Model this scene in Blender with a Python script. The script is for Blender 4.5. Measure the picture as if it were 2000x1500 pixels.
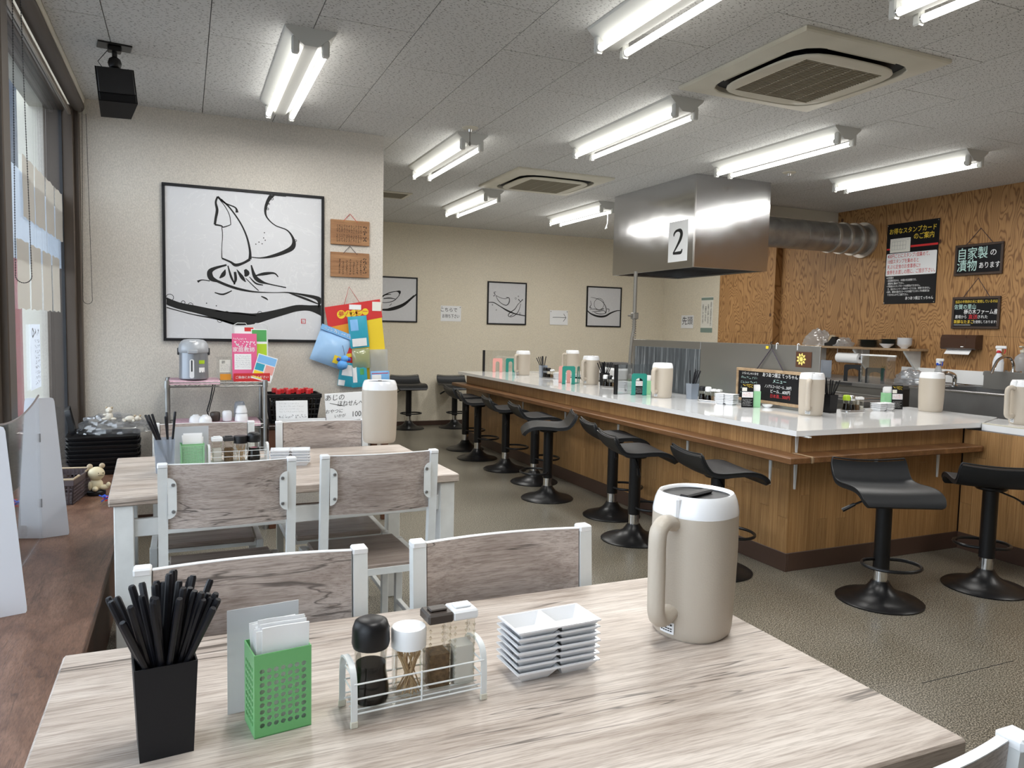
import bpy, math, random
from mathutils import Vector, Matrix
for _o in list(bpy.data.objects): bpy.data.objects.remove(_o)
S = bpy.context.scene
COL = S.collection
R = math.radians
PI = math.pi

# ------------------------------------------------------------------ camera, world, exposure
cam = bpy.data.objects.new('camera', bpy.data.cameras.new('camera'))
COL.objects.link(cam)
cam.data.sensor_fit = 'HORIZONTAL'; cam.data.sensor_width = 36; cam.data.lens = 26.316
cam.data.clip_start = 0.05
def cam_matrix(yaw, pitch, roll, loc):
    f = Vector((math.sin(yaw)*math.cos(pitch), math.cos(yaw)*math.cos(pitch), -math.sin(pitch)))
    r = Vector((math.cos(yaw), -math.sin(yaw), 0)); u = r.cross(f)
    r2 = math.cos(roll)*r + math.sin(roll)*u; u2 = -math.sin(roll)*r + math.cos(roll)*u
    m = Matrix((r2, u2, -f)).transposed().to_4x4(); m.translation = loc
    return m
cam.matrix_world = cam_matrix(0.413097, 0.07335, 0.021341, Vector((0, 0, 1.3215)))
S.camera = cam
world = bpy.data.worlds.new('overcast_sky'); S.world = world; world.use_nodes = True
bg = world.node_tree.nodes['Background']
bg.inputs[0].default_value = (0.93, 0.965, 1.0, 1); bg.inputs[1].default_value = 1.25
S.view_settings.view_transform = 'Standard'; S.view_settings.look = 'None'
S.view_settings.exposure = 1.87; S.view_settings.gamma = 1.0; S.view_settings.use_curve_mapping = False
TUBE_STRENGTH = 1.6
TUBE_WATTS = 2.5

# ------------------------------------------------------------------ mesh helpers
class MB:
    def __init__(s): s.v = []; s.f = []
    def add(s, vs, fs):
        n = len(s.v); s.v += [tuple(p) for p in vs]; s.f += [tuple(i+n for i in q) for q in fs]; return s
    def box(s, x0, x1, y0, y1, z0, z1, b=0, m=None):
        if b <= 0:
            vs = [(x, y, z) for z in (z0, z1) for y in (y0, y1) for x in (x0, x1)]
            fs = [(0,2,3,1),(4,5,7,6),(0,1,5,4),(2,6,7,3),(0,4,6,2),(1,3,7,5)]
        else:
            b = min(b, (x1-x0)*.49, (y1-y0)*.49, (z1-z0)*.49)
            c = ((x0+x1)/2, (y0+y1)/2, (z0+z1)/2); h = ((x1-x0)/2, (y1-y0)/2, (z1-z0)/2)
            vs = []; idx = {}
            for sx in (-1, 1):
                for sy in (-1, 1):
                    for sz in (-1, 1):
                        for a in range(3):
                            sg = (sx, sy, sz); p = []
                            for k in range(3):
                                d = h[k] if k == a else h[k]-b
                                p.append(c[k]+sg[k]*d)
                            idx[(sx, sy, sz, a)] = len(vs); vs.append(p)
            fs = []
            for a in range(3):
                u, w = (a+1) % 3, (a+2) % 3
                for sg in (-1, 1):
                    q = []
                    for (su, sw) in ((-1,-1),(1,-1),(1,1),(-1,1)):
                        t = [0,0,0]; t[a] = sg; t[u] = su; t[w] = sw; q.append(idx[(t[0],t[1],t[2],a)])
                    fs.append(tuple(q if sg > 0 else q[::-1]))
                for su in (-1, 1):
                    for sw in (-1, 1):
                        t0 = [0,0,0]; t0[a] = -1; t0[u] = su; t0[w] = sw
                        t1 = list(t0); t1[a] = 1
                        q = [idx[(*t0, u)], idx[(*t1, u)], idx[(*t1, w)], idx[(*t0, w)]]
                        fs.append(tuple(q if su*sw < 0 else q[::-1]))
            for sx in (-1, 1):
                for sy in (-1, 1):
                    for sz in (-1, 1):
                        q = [idx[(sx,sy,sz,a)] for a in range(3)]
                        fs.append(tuple(q if sx*sy*sz > 0 else q[::-1]))
        if m is not None: vs = [m @ Vector(p) for p in vs]
        return s.add(vs, fs)
    def cyl(s, p0, p1, r0, r1=None, n=12, caps=True):
        r1 = r0 if r1 is None else r1
        p0, p1 = Vector(p0), Vector(p1); d = (p1-p0).normalized()
        a = d.orthogonal().normalized(); b = d.cross(a)
        vs = [p + (a*math.cos(2*PI*i/n)+b*math.sin(2*PI*i/n))*r for p, r in ((p0, r0), (p1, r1)) for i in range(n)]
        fs = [(i, (i+1) % n, n+(i+1) % n, n+i) for i in range(n)]
        if caps: fs += [tuple(range(n-1, -1, -1)), tuple(range(n, 2*n))]
        return s.add(vs, fs)
    def tube(s, pts, r, n=8, closed=False, caps=True):
        P = [Vector(p) for p in pts]; m = len(P)
        rr = r if isinstance(r, (list, tuple)) else [r]*m
        T = []
        for i in range(m):
            if closed: d = P[(i+1) % m]-P[i-1]
            else: d = P[min(i+1, m-1)]-P[max(i-1, 0)]
            T.append(d.normalized())
        a = T[0].orthogonal().normalized(); vs = []
        for i in range(m):
            a = (a-T[i]*a.dot(T[i])); a = a.normalized() if a.length > 1e-6 else T[i].orthogonal().normalized()
            b = T[i].cross(a)
            vs += [P[i]+(a*math.cos(2*PI*k/n)+b*math.sin(2*PI*k/n))*rr[i] for k in range(n)]
        fs = []
        for i in range(m if closed else m-1):
            j = (i+1) % m
            fs += [(i*n+k, i*n+(k+1) % n, j*n+(k+1) % n, j*n+k) for k in range(n)]
        if caps and not closed: fs += [tuple(range(n-1, -1, -1)), tuple((m-1)*n+k for k in range(n))]
        return s.add(vs, fs)
    def lathe(s, prof, n=24, c=(0, 0, 0), sq=0, capb=True, capt=True, ax=1.0, ay=1.0):
        """prof: (r,z) list from bottom to top; sq>0 pushes the section towards a rounded square"""
        vs = []
        for r, z in prof:
            for k in range(n):
                t = 2*PI*k/n; cx, cy = math.cos(t), math.sin(t)
                if sq: 
                    e = 2+sq; q = (abs(cx)**e+abs(cy)**e)**(-1/e); cx *= q; cy *= q
                vs.append((c[0]+r*cx*ax, c[1]+r*cy*ay, c[2]+z))
        m = len(prof); fs = []
        for i in range(m-1):
            fs += [(i*n+k, i*n+(k+1) % n, (i+1)*n+(k+1) % n, (i+1)*n+k) for k in range(n)]
        if capb: fs.append(tuple(range(n-1, -1, -1)))
        if capt: fs.append(tuple((m-1)*n+k for k in range(n)))
        return s.add(vs, fs)
    def prism(s, poly, z0, z1, m=None):
        n = len(poly)
        vs = [(x, y, z0) for x, y in poly]+[(x, y, z1) for x, y in poly]
        if m is not None: vs = [m @ Vector(p) for p in vs]
        fs = [(i, (i+1) % n, n+(i+1) % n, n+i) for i in range(n)]+[tuple(range(n-1, -1, -1)), tuple(range(n, 2*n))]
        return s.add(vs, fs)
    def grid(s, fn, nu, nv):
        vs = [fn(i/nu, j/nv) for j in range(nv+1) for i in range(nu+1)]
        fs = [(j*(nu+1)+i, j*(nu+1)+i+1, (j+1)*(nu+1)+i+1, (j+1)*(nu+1)+i) for j in range(nv) for i in range(nu)]
        return s.add(vs, fs)
    def slab(s, fn, nu, nv, t):
        """curved sheet fn(u,v)->Vector given a real thickness t along its normal"""
        e = 1e-3; top = []; bot = []
        for j in range(nv+1):
            for i in range(nu+1):
                u, v = i/nu, j/nv; p = Vector(fn(u, v))
                du = Vector(fn(min(u+e, 1), v))-Vector(fn(max(u-e, 0), v)); dv = Vector(fn(u, min(v+e, 1)))-Vector(fn(u, max(v-e, 0)))
                nn = du.cross(dv).normalized(); top.append(p+nn*t/2); bot.append(p-nn*t/2)
        w = nu+1; N = len(top); fs = []
        for j in range(nv):
            for i in range(nu):
                a, b, c, d = j*w+i, j*w+i+1, (j+1)*w+i+1, (j+1)*w+i
                fs += [(a, b, c, d), (N+d, N+c, N+b, N+a)]
        ring = [i for i in range(w)]+[j*w+nu for j in range(1, nv+1)]+[nv*w+i for i in range(nu-1, -1, -1)]+[j*w for j in range(nv-1, 0, -1)]
        for k in range(len(ring)):
            a, b = ring[k], ring[(k+1) % len(ring)]; fs.append((a, N+a, N+b, b))
        return s.add(top+bot, fs)
    def xf(s, m): s.v = [tuple(m @ Vector(p)) for p in s.v]; return s
    def mesh(s, name, mat=None, smooth=35):
        me = bpy.data.meshes.new(name); me.from_pydata(s.v, [], s.f); me.update()
        if mat: me.materials.append(mat)
        if smooth:
            me.polygons.foreach_set('use_smooth', [True]*len(me.polygons))
            me.set_sharp_from_angle(angle=R(smooth))
        return me
    def build(s, name, mat, parent=None, loc=None, rz=0, smooth=35):
        return put(name, s.mesh(name, mat, smooth), parent, loc, rz)
def put(name, me, parent=None, loc=None, rz=0):
    o = bpy.data.objects.new(name, me); COL.objects.link(o)
    if parent: o.parent = parent
    if loc: o.location = loc
    if rz: o.rotation_euler = (0, 0, rz)
    return o
def rrect(w, h, r, n=4, cx=0, cy=0):
    pts = []
    for sx, sy, a0 in ((1, 1, 0), (-1, 1, 90), (-1, -1, 180), (1, -1, 270)):
        for k in range(n+1):
            a = R(a0+90*k/n); pts.append((cx+sx*(w/2-r)+r*math.cos(a), cy+sy*(h/2-r)+r*math.sin(a)))
    return pts
def XZ(): return Matrix(((1,0,0,0),(0,0,-1,0),(0,1,0,0),(0,0,0,1)))   # polygon in x,z ; extrusion along -y
def smooth_path(pts, k=6, closed=False):
    out = []; n = len(pts)
    rng = range(n if closed else n-1)
    for i in rng:
        if closed: p = [pts[(i+j) % n] for j in (-1, 0, 1, 2)]
        else: p = [pts[max(0, min(n-1, i+j))] for j in (-1, 0, 1, 2)]
        for j in range(k):
            t = j/k
            out.append(tuple(.5*((2*b)+(c-a)*t+(2*a-5*b+4*c-d)*t*t+(3*b-a-3*c+d)*t**3) for a, b, c, d in zip(*p)))
    if not closed: out.append(tuple(pts[-1]))
    return out
# ------------------------------------------------------------------ things
def tag(o, label, cat, group=None):
    o['label'] = label; o['category'] = cat
    if group: o['group'] = group
    return o
def thing(name, label, cat, loc=(0, 0, 0), rz=0, group=None):
    o = bpy.data.objects.new(name, None); COL.objects.link(o); o.empty_display_size = .05
    o.location = loc; o.rotation_euler = (0, 0, rz)
    return tag(o, label, cat, group)
def struct(o): o['kind'] = 'structure'; return o
CHILD = {}
def copy_tree(o, parent=None):
    c = o.copy(); COL.objects.link(c)
    if parent: c.parent = parent
    for ch in KIDS(o): copy_tree(ch, c)
    return c
def KIDS(o): return [x for x in list(o.children)]
def dup(o, loc, rz, label, group=None):
    c = copy_tree(o); c.location = loc; c.rotation_euler = (0, 0, rz); c['label'] = label
    if group: c['group'] = group
    return c
# flat ink strokes: ribbons on the local plane y = yy (x right, z up)
def ribbon(mb, pts, yy, sx=1, sz=1, ox=0, oz=0, k=5):
    P = smooth_path(pts, k); vs = []
    for i, (x, z, w) in enumerate(P):
        a = P[max(0, i-1)]; b = P[min(len(P)-1, i+1)]
        dx, dz = (b[0]-a[0])*sx, (b[1]-a[1])*sz; l = math.hypot(dx, dz) or 1
        nx, nz = -dz/l, dx/l; X, Z = ox+x*sx, oz+z*sz; h = w*sx/2
        vs += [(X+nx*h, yy, Z+nz*h), (X-nx*h, yy, Z-nz*h)]
    fs = [(2*i, 2*i+1, 2*i+3, 2*i+2) for i in range(len(P)-1)]
    mb.add(vs, fs)
def ring(mb, cx, cz, r, w, yy, n=14):
    vs = []
    for k in range(n):
        t = 2*PI*k/n
        vs += [(cx+(r+w/2)*math.cos(t), yy, cz+(r+w/2)*math.sin(t)), (cx+(r-w/2)*math.cos(t), yy, cz+(r-w/2)*math.sin(t))]
    fs = [(2*k, 2*k+1, (2*k+3) % (2*n), (2*k+2) % (2*n)) for k in range(n)]
    mb.add(vs, fs)
def flat(mb, x0, x1, z0, z1, yy): mb.add([(x0, yy, z0), (x1, yy, z0), (x1, yy, z1), (x0, yy, z1)], [(0, 1, 2, 3)])
def scribble(mb, x0, x1, z0, z1, yy, n, seed=0, w=.12):
    """n illegible brush characters in a row filling the box"""
    rg = random.Random(seed); cw = (x1-x0)/n; h = z1-z0
    for i in range(n):
        for _ in range(4):
            a = (x0+cw*(i+.1+.75*rg.random()), z0+h*rg.random()); b = (a[0]+cw*rg.uniform(-.4, .5), a[1]+h*rg.uniform(-.45, .45))
            b = (min(max(b[0], x0), x1), min(max(b[1], z0), z1))
            d = Vector((b[0]-a[0], b[1]-a[1])); 
            if d.length < h*.1: continue
            nn = Vector((-d.y, d.x)).normalized()*h*w/2
            mb.add([(a[0]+nn.x, yy, a[1]+nn.y), (a[0]-nn.x, yy, a[1]-nn.y), (b[0]-nn.x, yy, b[1]-nn.y), (b[0]+nn.x, yy, b[1]+nn.y)], [(0, 1, 2, 3)])
TEXTS = []
def text(s, parent, x, z, h, mat, yy, align='CENTER', bold=0, shear=0, rot=0, name='lettering', sx=1.0, spacing=1.0):
    cu = bpy.data.curves.new(name, 'FONT'); cu.body = s; cu.size = h; cu.align_x = align; cu.align_y = 'CENTER'
    cu.resolution_u = 3; cu.offset = min(bold, h*.006); cu.shear = shear; cu.space_line = spacing
    cu.materials.append(mat)
    o = bpy.data.objects.new(name, cu); COL.objects.link(o); o.parent = parent
    o.location = (x, yy, z); o.rotation_euler = (R(90), rot, 0); o.scale = (sx, 1, 1)
    TEXTS.append(o); return o
def finish_texts():
    bpy.context.view_layer.update(); dg = bpy.context.evaluated_depsgraph_get()
    for o in [x for x in bpy.data.objects if x.type == "FONT"]:
        me = bpy.data.meshes.new_from_object(o.evaluated_get(dg), depsgraph=dg)
        n = put(o.name+'_print', me, o.parent); n.location = o.location; n.rotation_euler = o.rotation_euler; n.scale = o.scale
        nm = o.name.split('.')[0]; bpy.data.objects.remove(o); n.name = nm
# ------------------------------------------------------------------ materials
def mat(name, col, rough=.5, metal=0, spec=.5, var=0, vscale=8, bump=0, bscale=40, stretch=(1, 1, 1), trans=0, coat=0, rnd=0, alpha=1, emit=0, sss=0, space='Object'):
    m = bpy.data.materials.new(name); m.use_nodes = True; nt = m.node_tree; N = nt.nodes; L = nt.links
    p = N['Principled BSDF']
    p.inputs['Base Color'].default_value = (*col, 1); p.inputs['Roughness'].default_value = rough
    p.inputs['Metallic'].default_value = metal; p.inputs['Specular IOR Level'].default_value = spec
    if trans: p.inputs['Transmission Weight'].default_value = trans
    if coat: p.inputs['Coat Weight'].default_value = coat; p.inputs['Coat Roughness'].default_value = .08
    if sss: p.inputs['Subsurface Weight'].default_value = sss; p.inputs['Subsurface Radius'].default_value = (.01, .01, .01)
    if alpha < 1: p.inputs['Alpha'].default_value = alpha
    if emit: p.inputs['Emission Color'].default_value = (*col, 1); p.inputs['Emission Strength'].default_value = emit
    if var or bump:
        vec = coords(nt, stretch, space, rnd)
        if var:
            nz = N.new('ShaderNodeTexNoise'); nz.inputs['Scale'].default_value = vscale; nz.inputs['Detail'].default_value = 6
            L.new(vec, nz.inputs['Vector'])
            r = N.new('ShaderNodeValToRGB'); r.color_ramp.elements[0].position = .3; r.color_ramp.elements[1].position = .7
            r.color_ramp.elements[0].color = (*[c*(1-var) for c in col], 1); r.color_ramp.elements[1].color = (*[min(1, c*(1+var)) for c in col], 1)
            L.new(nz.outputs['Fac'], r.inputs[0]); L.new(r.outputs[0], p.inputs['Base Color'])
        if bump:
            nb = N.new('ShaderNodeTexNoise'); nb.inputs['Scale'].default_value = bscale; nb.inputs['Detail'].default_value = 4
            L.new(vec, nb.inputs['Vector']); bp = N.new('ShaderNodeBump'); bp.inputs['Strength'].default_value = bump; bp.inputs['Distance'].default_value = .004
            L.new(nb.outputs['Fac'], bp.inputs['Height']); L.new(bp.outputs[0], p.inputs['Normal'])
    return m
def coords(nt, stretch=(1, 1, 1), space='Object', rnd=0):
    N = nt.nodes; L = nt.links
    if space == 'World': out = N.new('ShaderNodeNewGeometry').outputs['Position']
    else: out = N.new('ShaderNodeTexCoord').outputs['Object']
    mp = N.new('ShaderNodeMapping'); mp.inputs['Scale'].default_value = stretch; L.new(out, mp.inputs['Vector']); out = mp.outputs[0]
    if rnd:
        oi = N.new('ShaderNodeObjectInfo'); ml = N.new('ShaderNodeMath'); ml.operation = 'MULTIPLY'; ml.inputs[1].default_value = rnd
        L.new(oi.outputs['Random'], ml.inputs[0]); ad = N.new('ShaderNodeVectorMath'); ad.operation = 'ADD'
        L.new(out, ad.inputs[0]); L.new(ml.outputs[0], ad.inputs[1]); out = ad.outputs[0]
    return out
def ramp(nt, fac, stops):
    r = nt.nodes.new('ShaderNodeValToRGB'); e = r.color_ramp.elements
    while len(e) < len(stops): e.new(.5)
    for el, (p, c) in zip(e, stops): el.position = p; el.color = (*c, 1) if len(c) == 3 else c
    nt.links.new(fac, r.inputs[0]); return r.outputs[0]
def noise(nt, vec, scale, detail=4, rough=.5, dist=0):
    n = nt.nodes.new('ShaderNodeTexNoise'); n.inputs['Scale'].default_value = scale; n.inputs['Detail'].default_value = detail
    n.inputs['Roughness'].default_value = rough; n.inputs['Distortion'].default_value = dist
    nt.links.new(vec, n.inputs['Vector']); return n.outputs['Fac']
def mixc(nt, fac, a, b, mode='MIX'):
    m = nt.nodes.new('ShaderNodeMix'); m.data_type = 'RGBA'; m.blend_type = mode
    for i, v in ((0, fac), (6, a), (7, b)):
        if hasattr(v, 'default_value'): nt.links.new(v, m.inputs[i])
        elif i == 0: m.inputs[i].default_value = v
        else: m.inputs[i].default_value = (*v, 1)
    return m.outputs[2]
def bumpn(nt, h, strength, dist=.002):
    b = nt.nodes.new('ShaderNodeBump'); b.inputs['Strength'].default_value = strength; b.inputs['Distance'].default_value = dist
    nt.links.new(h, b.inputs['Height']); nt.links.new(b.outputs[0], nt.nodes['Principled BSDF'].inputs['Normal'])
def newmat(name, rough=.5):
    m = bpy.data.materials.new(name); m.use_nodes = True; p = m.node_tree.nodes['Principled BSDF']; p.inputs['Roughness'].default_value = rough
    return m, m.node_tree, p
def clear(name, tint=(1, 1, 1), gloss=.06, rough=.02, haze=0.0, hazecol=(1, 1, 1), tintmix=1.0):
    """thin clear plastic or glass sheet: light passes straight, a little is mirrored, a little scattered"""
    m = bpy.data.materials.new(name); m.use_nodes = True; nt = m.node_tree; N = nt.nodes; L = nt.links
    N.remove(N['Principled BSDF']); out = N['Material Output']
    t = N.new('ShaderNodeBsdfTransparent'); t.inputs[0].default_value = (*tint, 1)
    g = N.new('ShaderNodeBsdfGlossy'); g.inputs['Roughness'].default_value = rough; g.inputs[0].default_value = (1, 1, 1, 1)
    fr = N.new('ShaderNodeFresnel'); fr.inputs[0].default_value = 1.45
    ad = N.new('ShaderNodeMath'); ad.operation = 'MULTIPLY'; ad.inputs[1].default_value = gloss/.034; L.new(fr.outputs[0], ad.inputs[0])
    cl = N.new('ShaderNodeClamp'); cl.inputs['Max'].default_value = .6; L.new(ad.outputs[0], cl.inputs[0])
    mx = N.new('ShaderNodeMixShader'); L.new(cl.outputs[0], mx.inputs[0]); L.new(t.outputs[0], mx.inputs[1]); L.new(g.outputs[0], mx.inputs[2]); res = mx.outputs[0]
    if haze:
        d = N.new('ShaderNodeBsdfDiffuse'); d.inputs[0].default_value = (*hazecol, 1)
        tr = N.new('ShaderNodeBsdfTranslucent'); tr.inputs[0].default_value = (*hazecol, 1)
        h0 = N.new('ShaderNodeMixShader'); h0.inputs[0].default_value = .5; L.new(d.outputs[0], h0.inputs[1]); L.new(tr.outputs[0], h0.inputs[2])
        h = N.new('ShaderNodeMixShader'); h.inputs[0].default_value = haze; L.new(res, h.inputs[1]); L.new(h0.outputs[0], h.inputs[2]); res = h.outputs[0]
    L.new(res, out.inputs[0]); return m
def grainwood(name, dark, mid, light, axis=0, scale=1.0, crack=.6, rough=.5, rnd=7, fine=1.0, lines=.45, objvar=0, ax=1.0):
    m, nt, p = newmat(name, rough)
    st = [5*scale]*3; st[axis] = .55*scale*ax
    n1 = noise(nt, coords(nt, st, 'Object', rnd), 1.6, 6, .6, .9)
    st2 = [280*scale*fine]*3; st2[axis] = 9*scale*ax
    n2 = noise(nt, coords(nt, st2, 'Object', rnd), 1.0, 4, .65, .4)
    st3 = [60*scale]*3; st3[axis] = 2.6*scale*ax
    n3 = noise(nt, coords(nt, st3, 'Object', rnd*1.3), 1.0, 5, .65, .7)
    c = ramp(nt, n1, [(.30, dark), (.48, mid), (.66, light)])
    c = mixc(nt, lines, c, ramp(nt, n2, [(.38, (.42, .37, .34)), (.54, (1, 1, 1))]), 'MULTIPLY')
    c = mixc(nt, lines*1.1, c, ramp(nt, n3, [(.34, (.60, .55, .52)), (.56, (1, 1, 1))]), 'MULTIPLY')
    if crack:
        st4 = [6*scale]*3; st4[axis] = .32*scale
        n4 = noise(nt, coords(nt, st4, 'Object', rnd*1.7), 1.4, 4, .6, .8)
        k = ramp(nt, n4, [(.490, (0, 0, 0)), (.4985, (1, 1, 1)), (.5015, (1, 1, 1)), (.510, (0, 0, 0))])
        st5 = [2.5*scale]*3; st5[axis] = 1.3*scale
        n5 = noise(nt, coords(nt, st5, 'Object', rnd*2.1), 1.5, 2)
        k2 = mixc(nt, 1.0, k, ramp(nt, n5, [(.47, (0, 0, 0)), (.54, (1, 1, 1))]), 'MULTIPLY')
        kk = nt.nodes.new('ShaderNodeMath'); kk.operation = 'MULTIPLY'; kk.inputs[1].default_value = crack; nt.links.new(k2, kk.inputs[0])
        c = mixc(nt, kk.outputs[0], c, tuple(x*.28 for x in dark))
    if objvar:
        oi = nt.nodes.new('ShaderNodeObjectInfo')
        c = mixc(nt, 1.0, c, ramp(nt, oi.outputs['Random'], [(0, (1-objvar, 1-objvar*1.05, 1-objvar*1.15)), (1, (1, 1, 1))]), 'MULTIPLY')
    nt.links.new(c, p.inputs['Base Color']); bumpn(nt, n2, .2, .0008)
    return m
# ------------------------------------------------------------------ material library
M = {}
M['white_metal'] = mat('white_metal', (.72, .74, .73), .4, var=.05, vscale=20)
M['white_plastic'] = mat('white_plastic', (.82, .83, .84), .28)
M['white_gloss'] = mat('white_gloss', (.86, .87, .89), .12)
M['porcelain'] = mat('porcelain', (.83, .84, .86), .1, coat=.4)
M['paper'] = mat('paper', (.84, .85, .86), .85)
M['tissue'] = mat('tissue', (.93, .93, .93), .9)
M['paper_cream'] = mat('paper_cream', (.80, .79, .72), .85)
M['kraft_paper'] = mat('kraft_paper', (.62, .59, .53), .9, var=.06, vscale=14)
M['beige_plastic'] = mat('beige_plastic', (.50, .44, .365), .42, bump=.12, bscale=300)
M['black_plastic'] = mat('black_plastic', (0.007, 0.007, 0.008), 0.38, spec=.35)
M['black_matte'] = mat('black_matte', (0.008, 0.008, 0.01), 0.55, spec=.35)
M['black_stick'] = mat('black_stick', (.007, .007, .010), .42, spec=.35)
M['black_leather'] = mat('black_leather', (.011, .012, .014), .40, spec=.4, bump=.1, bscale=220)
M['black_metal'] = mat('black_metal', (0.007, 0.007, 0.008), 0.33, spec=.35)
M['charcoal'] = mat('charcoal', (.03, .03, .032), .5)
M['chrome'] = mat('chrome', (.72, .72, .72), .14, metal=1)
M['screw'] = mat('screw', (.45, .46, .48), .3, metal=1)
M['green_plastic'] = mat('green_plastic', (.16, .46, .17), .42)
M['green_mesh'] = mat('green_mesh', (.30, .62, .34), .5)
M['teal_plastic'] = mat('teal_plastic', (.012, .23, .18), .45)
M['pink_plastic'] = mat('pink_plastic', (.78, .36, .32), .45)
M['lime_plastic'] = mat('lime_plastic', (.42, .62, .03), .35)
M['blue_plastic'] = mat('blue_plastic', (.02, .08, .5), .35)
M['red_plastic'] = mat('red_plastic', (.55, .02, .025), .35)
M['red_paper'] = mat('red_paper', (.62, .03, .03), .6)
M['pink_paper'] = mat('pink_paper', (.75, .12, .28), .6)
M['green_paper'] = mat('green_paper', (.08, .36, .1), .6)
M['blue_paper'] = mat('blue_paper', (.22, .48, .82), .5)
M['teal_paper'] = mat('teal_paper', (.03, .35, .48), .4)
M['yellow_paper'] = mat('yellow_paper', (.85, .62, .03), .45)
M['orange_paper'] = mat('orange_paper', (.8, .33, .03), .45)
M['ink'] = mat('ink', (.008, .008, .008), .75)
M['ink_red'] = mat('ink_red', (.55, .03, .04), .7)
M['ink_white'] = mat('ink_white', (.85, .86, .87), .7)
M['ink_yellow'] = mat('ink_yellow', (.85, .62, .06), .7)
M['ink_teal'] = mat('ink_teal', (.5, .72, .68), .8)
M['ink_grey'] = mat('ink_grey', (.25, .25, .27), .7)
M['ink_blue'] = mat('ink_blue', (.1, .22, .55), .7)
M['board_black'] = mat('board_black', (.006, .006, .008), .4, spec=.3)
M['brown_frame'] = mat('brown_frame', (.055, .035, .026), .45, var=.15, vscale=6)
M['bronze_alu'] = mat('bronze_alu', (.085, .066, .052), .42, metal=.35)
M['dark_gasket'] = mat('dark_gasket', (.012, .013, .016), .5)
M['aluminium'] = mat('aluminium', (.42, .38, .33), .4, metal=.6)
M['cream_paint'] = mat('cream_paint', (.68, .65, .56), .6)
M['cream_plastic'] = mat('cream_plastic', (.62, .59, .49), .42, var=.06, vscale=5)
M['fixture_white'] = mat('fixture_white', (.56, .56, .53), .45)
M['grille_dirty'] = mat('grille_dirty', (.30, .27, .20), .6)
M['dark_slot'] = mat('dark_slot', (.006, .006, .007), .6)
M['baseboard'] = mat('baseboard', (.065, .036, .025), .45)
M['tube_light'] = mat('tube_light', (1.0, .985, .94), .4, emit=TUBE_STRENGTH)
M['galvanised'] = mat('galvanised', (.34, .34, .33), .38, metal=.85, var=.18, vscale=9)
M['steel_dark'] = mat('steel_dark', (.36, .36, .36), .34, metal=.9, var=.12, vscale=4)
M['pipe_grey'] = mat('pipe_grey', (.22, .21, .19), .45, metal=.4)
M['clear_acrylic'] = clear('clear_acrylic', (.96, .97, .97), .05)
M['smoke_edge'] = mat('smoke_edge', (.20, .17, .16), .3)
M['window_glass'] = clear('window_glass', (.86, .90, .94), .012, .01)
M['bottle_glass'] = clear('bottle_glass', (.93, .92, .88), .022, .03)
M['frosted'] = clear('frosted', (.82, .84, .86), .05, .25, .62, (.70, .72, .74))
M['frosted_blue'] = clear('frosted_blue', (.84, .87, .91), .05, .2, .34, (.62, .68, .76))
M['poly_bag'] = clear('poly_bag', (.80, .82, .85), .12, .12, .16, (.75, .77, .80))
M['soy'] = mat('soy', (.004, .002, .0015), .12, spec=.3)
M['pepper'] = mat('pepper', (.19, .12, .06), .85, var=.4, vscale=160)
M['salt'] = mat('salt', (.83, .83, .82), .9)
M['toothpick'] = mat('toothpick', (.58, .42, .25), .7)
M['steel_rim'] = mat('steel_rim', (.6, .6, .6), .25, metal=1)
M['pot_grey'] = mat('pot_grey', (.30, .32, .35), .3, metal=.55)
M['pot_lid'] = mat('pot_lid', (.42, .44, .47), .35, metal=.2)
M['purple_basket'] = mat('purple_basket', (.075, .055, .058), .5)
M['tan_band'] = mat('tan_band', (.42, .33, .22), .6)
M['toy_cream'] = mat('toy_cream', (.62, .54, .36), .45)
M['plush'] = mat('plush', (.68, .63, .54), .95, bump=.5, bscale=120)
M['dark_wood'] = mat('dark_wood', (.022, .011, .008), .35, var=.25, vscale=6, stretch=(1, 8, 8))
M['red_brown_wood'] = mat('red_brown_wood', (.085, .032, .014), .45, var=.25, vscale=6)
M['cup_brown'] = mat('cup_brown', (.05, .036, .03), .4)
M['string_red'] = mat('string_red', (.5, .05, .04), .8)
M['string_dark'] = mat('string_dark', (.05, .04, .06), .8)
M['cloth_pink'] = mat('cloth_pink', (.55, .36, .42), .9, var=.2, vscale=60)
M['green_plant'] = mat('flower_yellow', (.85, .68, .18), .6)
M['blue_bag'] = mat('pale_blue_film', (.36, .58, .86), .22, bump=.3, bscale=25)
M['plush_blue'] = mat('plush_blue', (.12, .36, .75), .9)
M['brown_cap'] = mat('brown_cap', (.045, .034, .028), .4)
M['clear_green'] = clear('clear_green_film', (.8, .85, .75), .12, .1, .4, (.72, .80, .62))
M['divider_white'] = mat('divider_white', (.74, .77, .84), .45)
def glow_paper(name, col):
    m = bpy.data.materials.new(name); m.use_nodes = True; nt = m.node_tree; p = nt.nodes['Principled BSDF']; p.inputs['Base Color'].default_value = (*col, 1); p.inputs['Roughness'].default_value = .9
    tr = nt.nodes.new('ShaderNodeBsdfTranslucent'); tr.inputs[0].default_value = (*col, 1); mx = nt.nodes.new('ShaderNodeMixShader'); mx.inputs[0].default_value = .5
    nt.links.new(p.outputs[0], mx.inputs[1]); nt.links.new(tr.outputs[0], mx.inputs[2]); nt.links.new(mx.outputs[0], nt.nodes['Material Output'].inputs[0]); return m
M['paper_glow'] = glow_paper('thin_white_paper', (.85, .88, .92)); M['kraft_glow'] = glow_paper('thin_beige_paper', (.66, .63, .58))
M['poly_bag_white'] = clear('milky_bag', (.85, .86, .87), .12, .12, .4, (.80, .80, .80))
M['plate_dark'] = mat('plate_dark', (.10, .10, .085), .35)
M['white_bottle'] = mat('white_bottle', (.72, .76, .82), .35)
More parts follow.
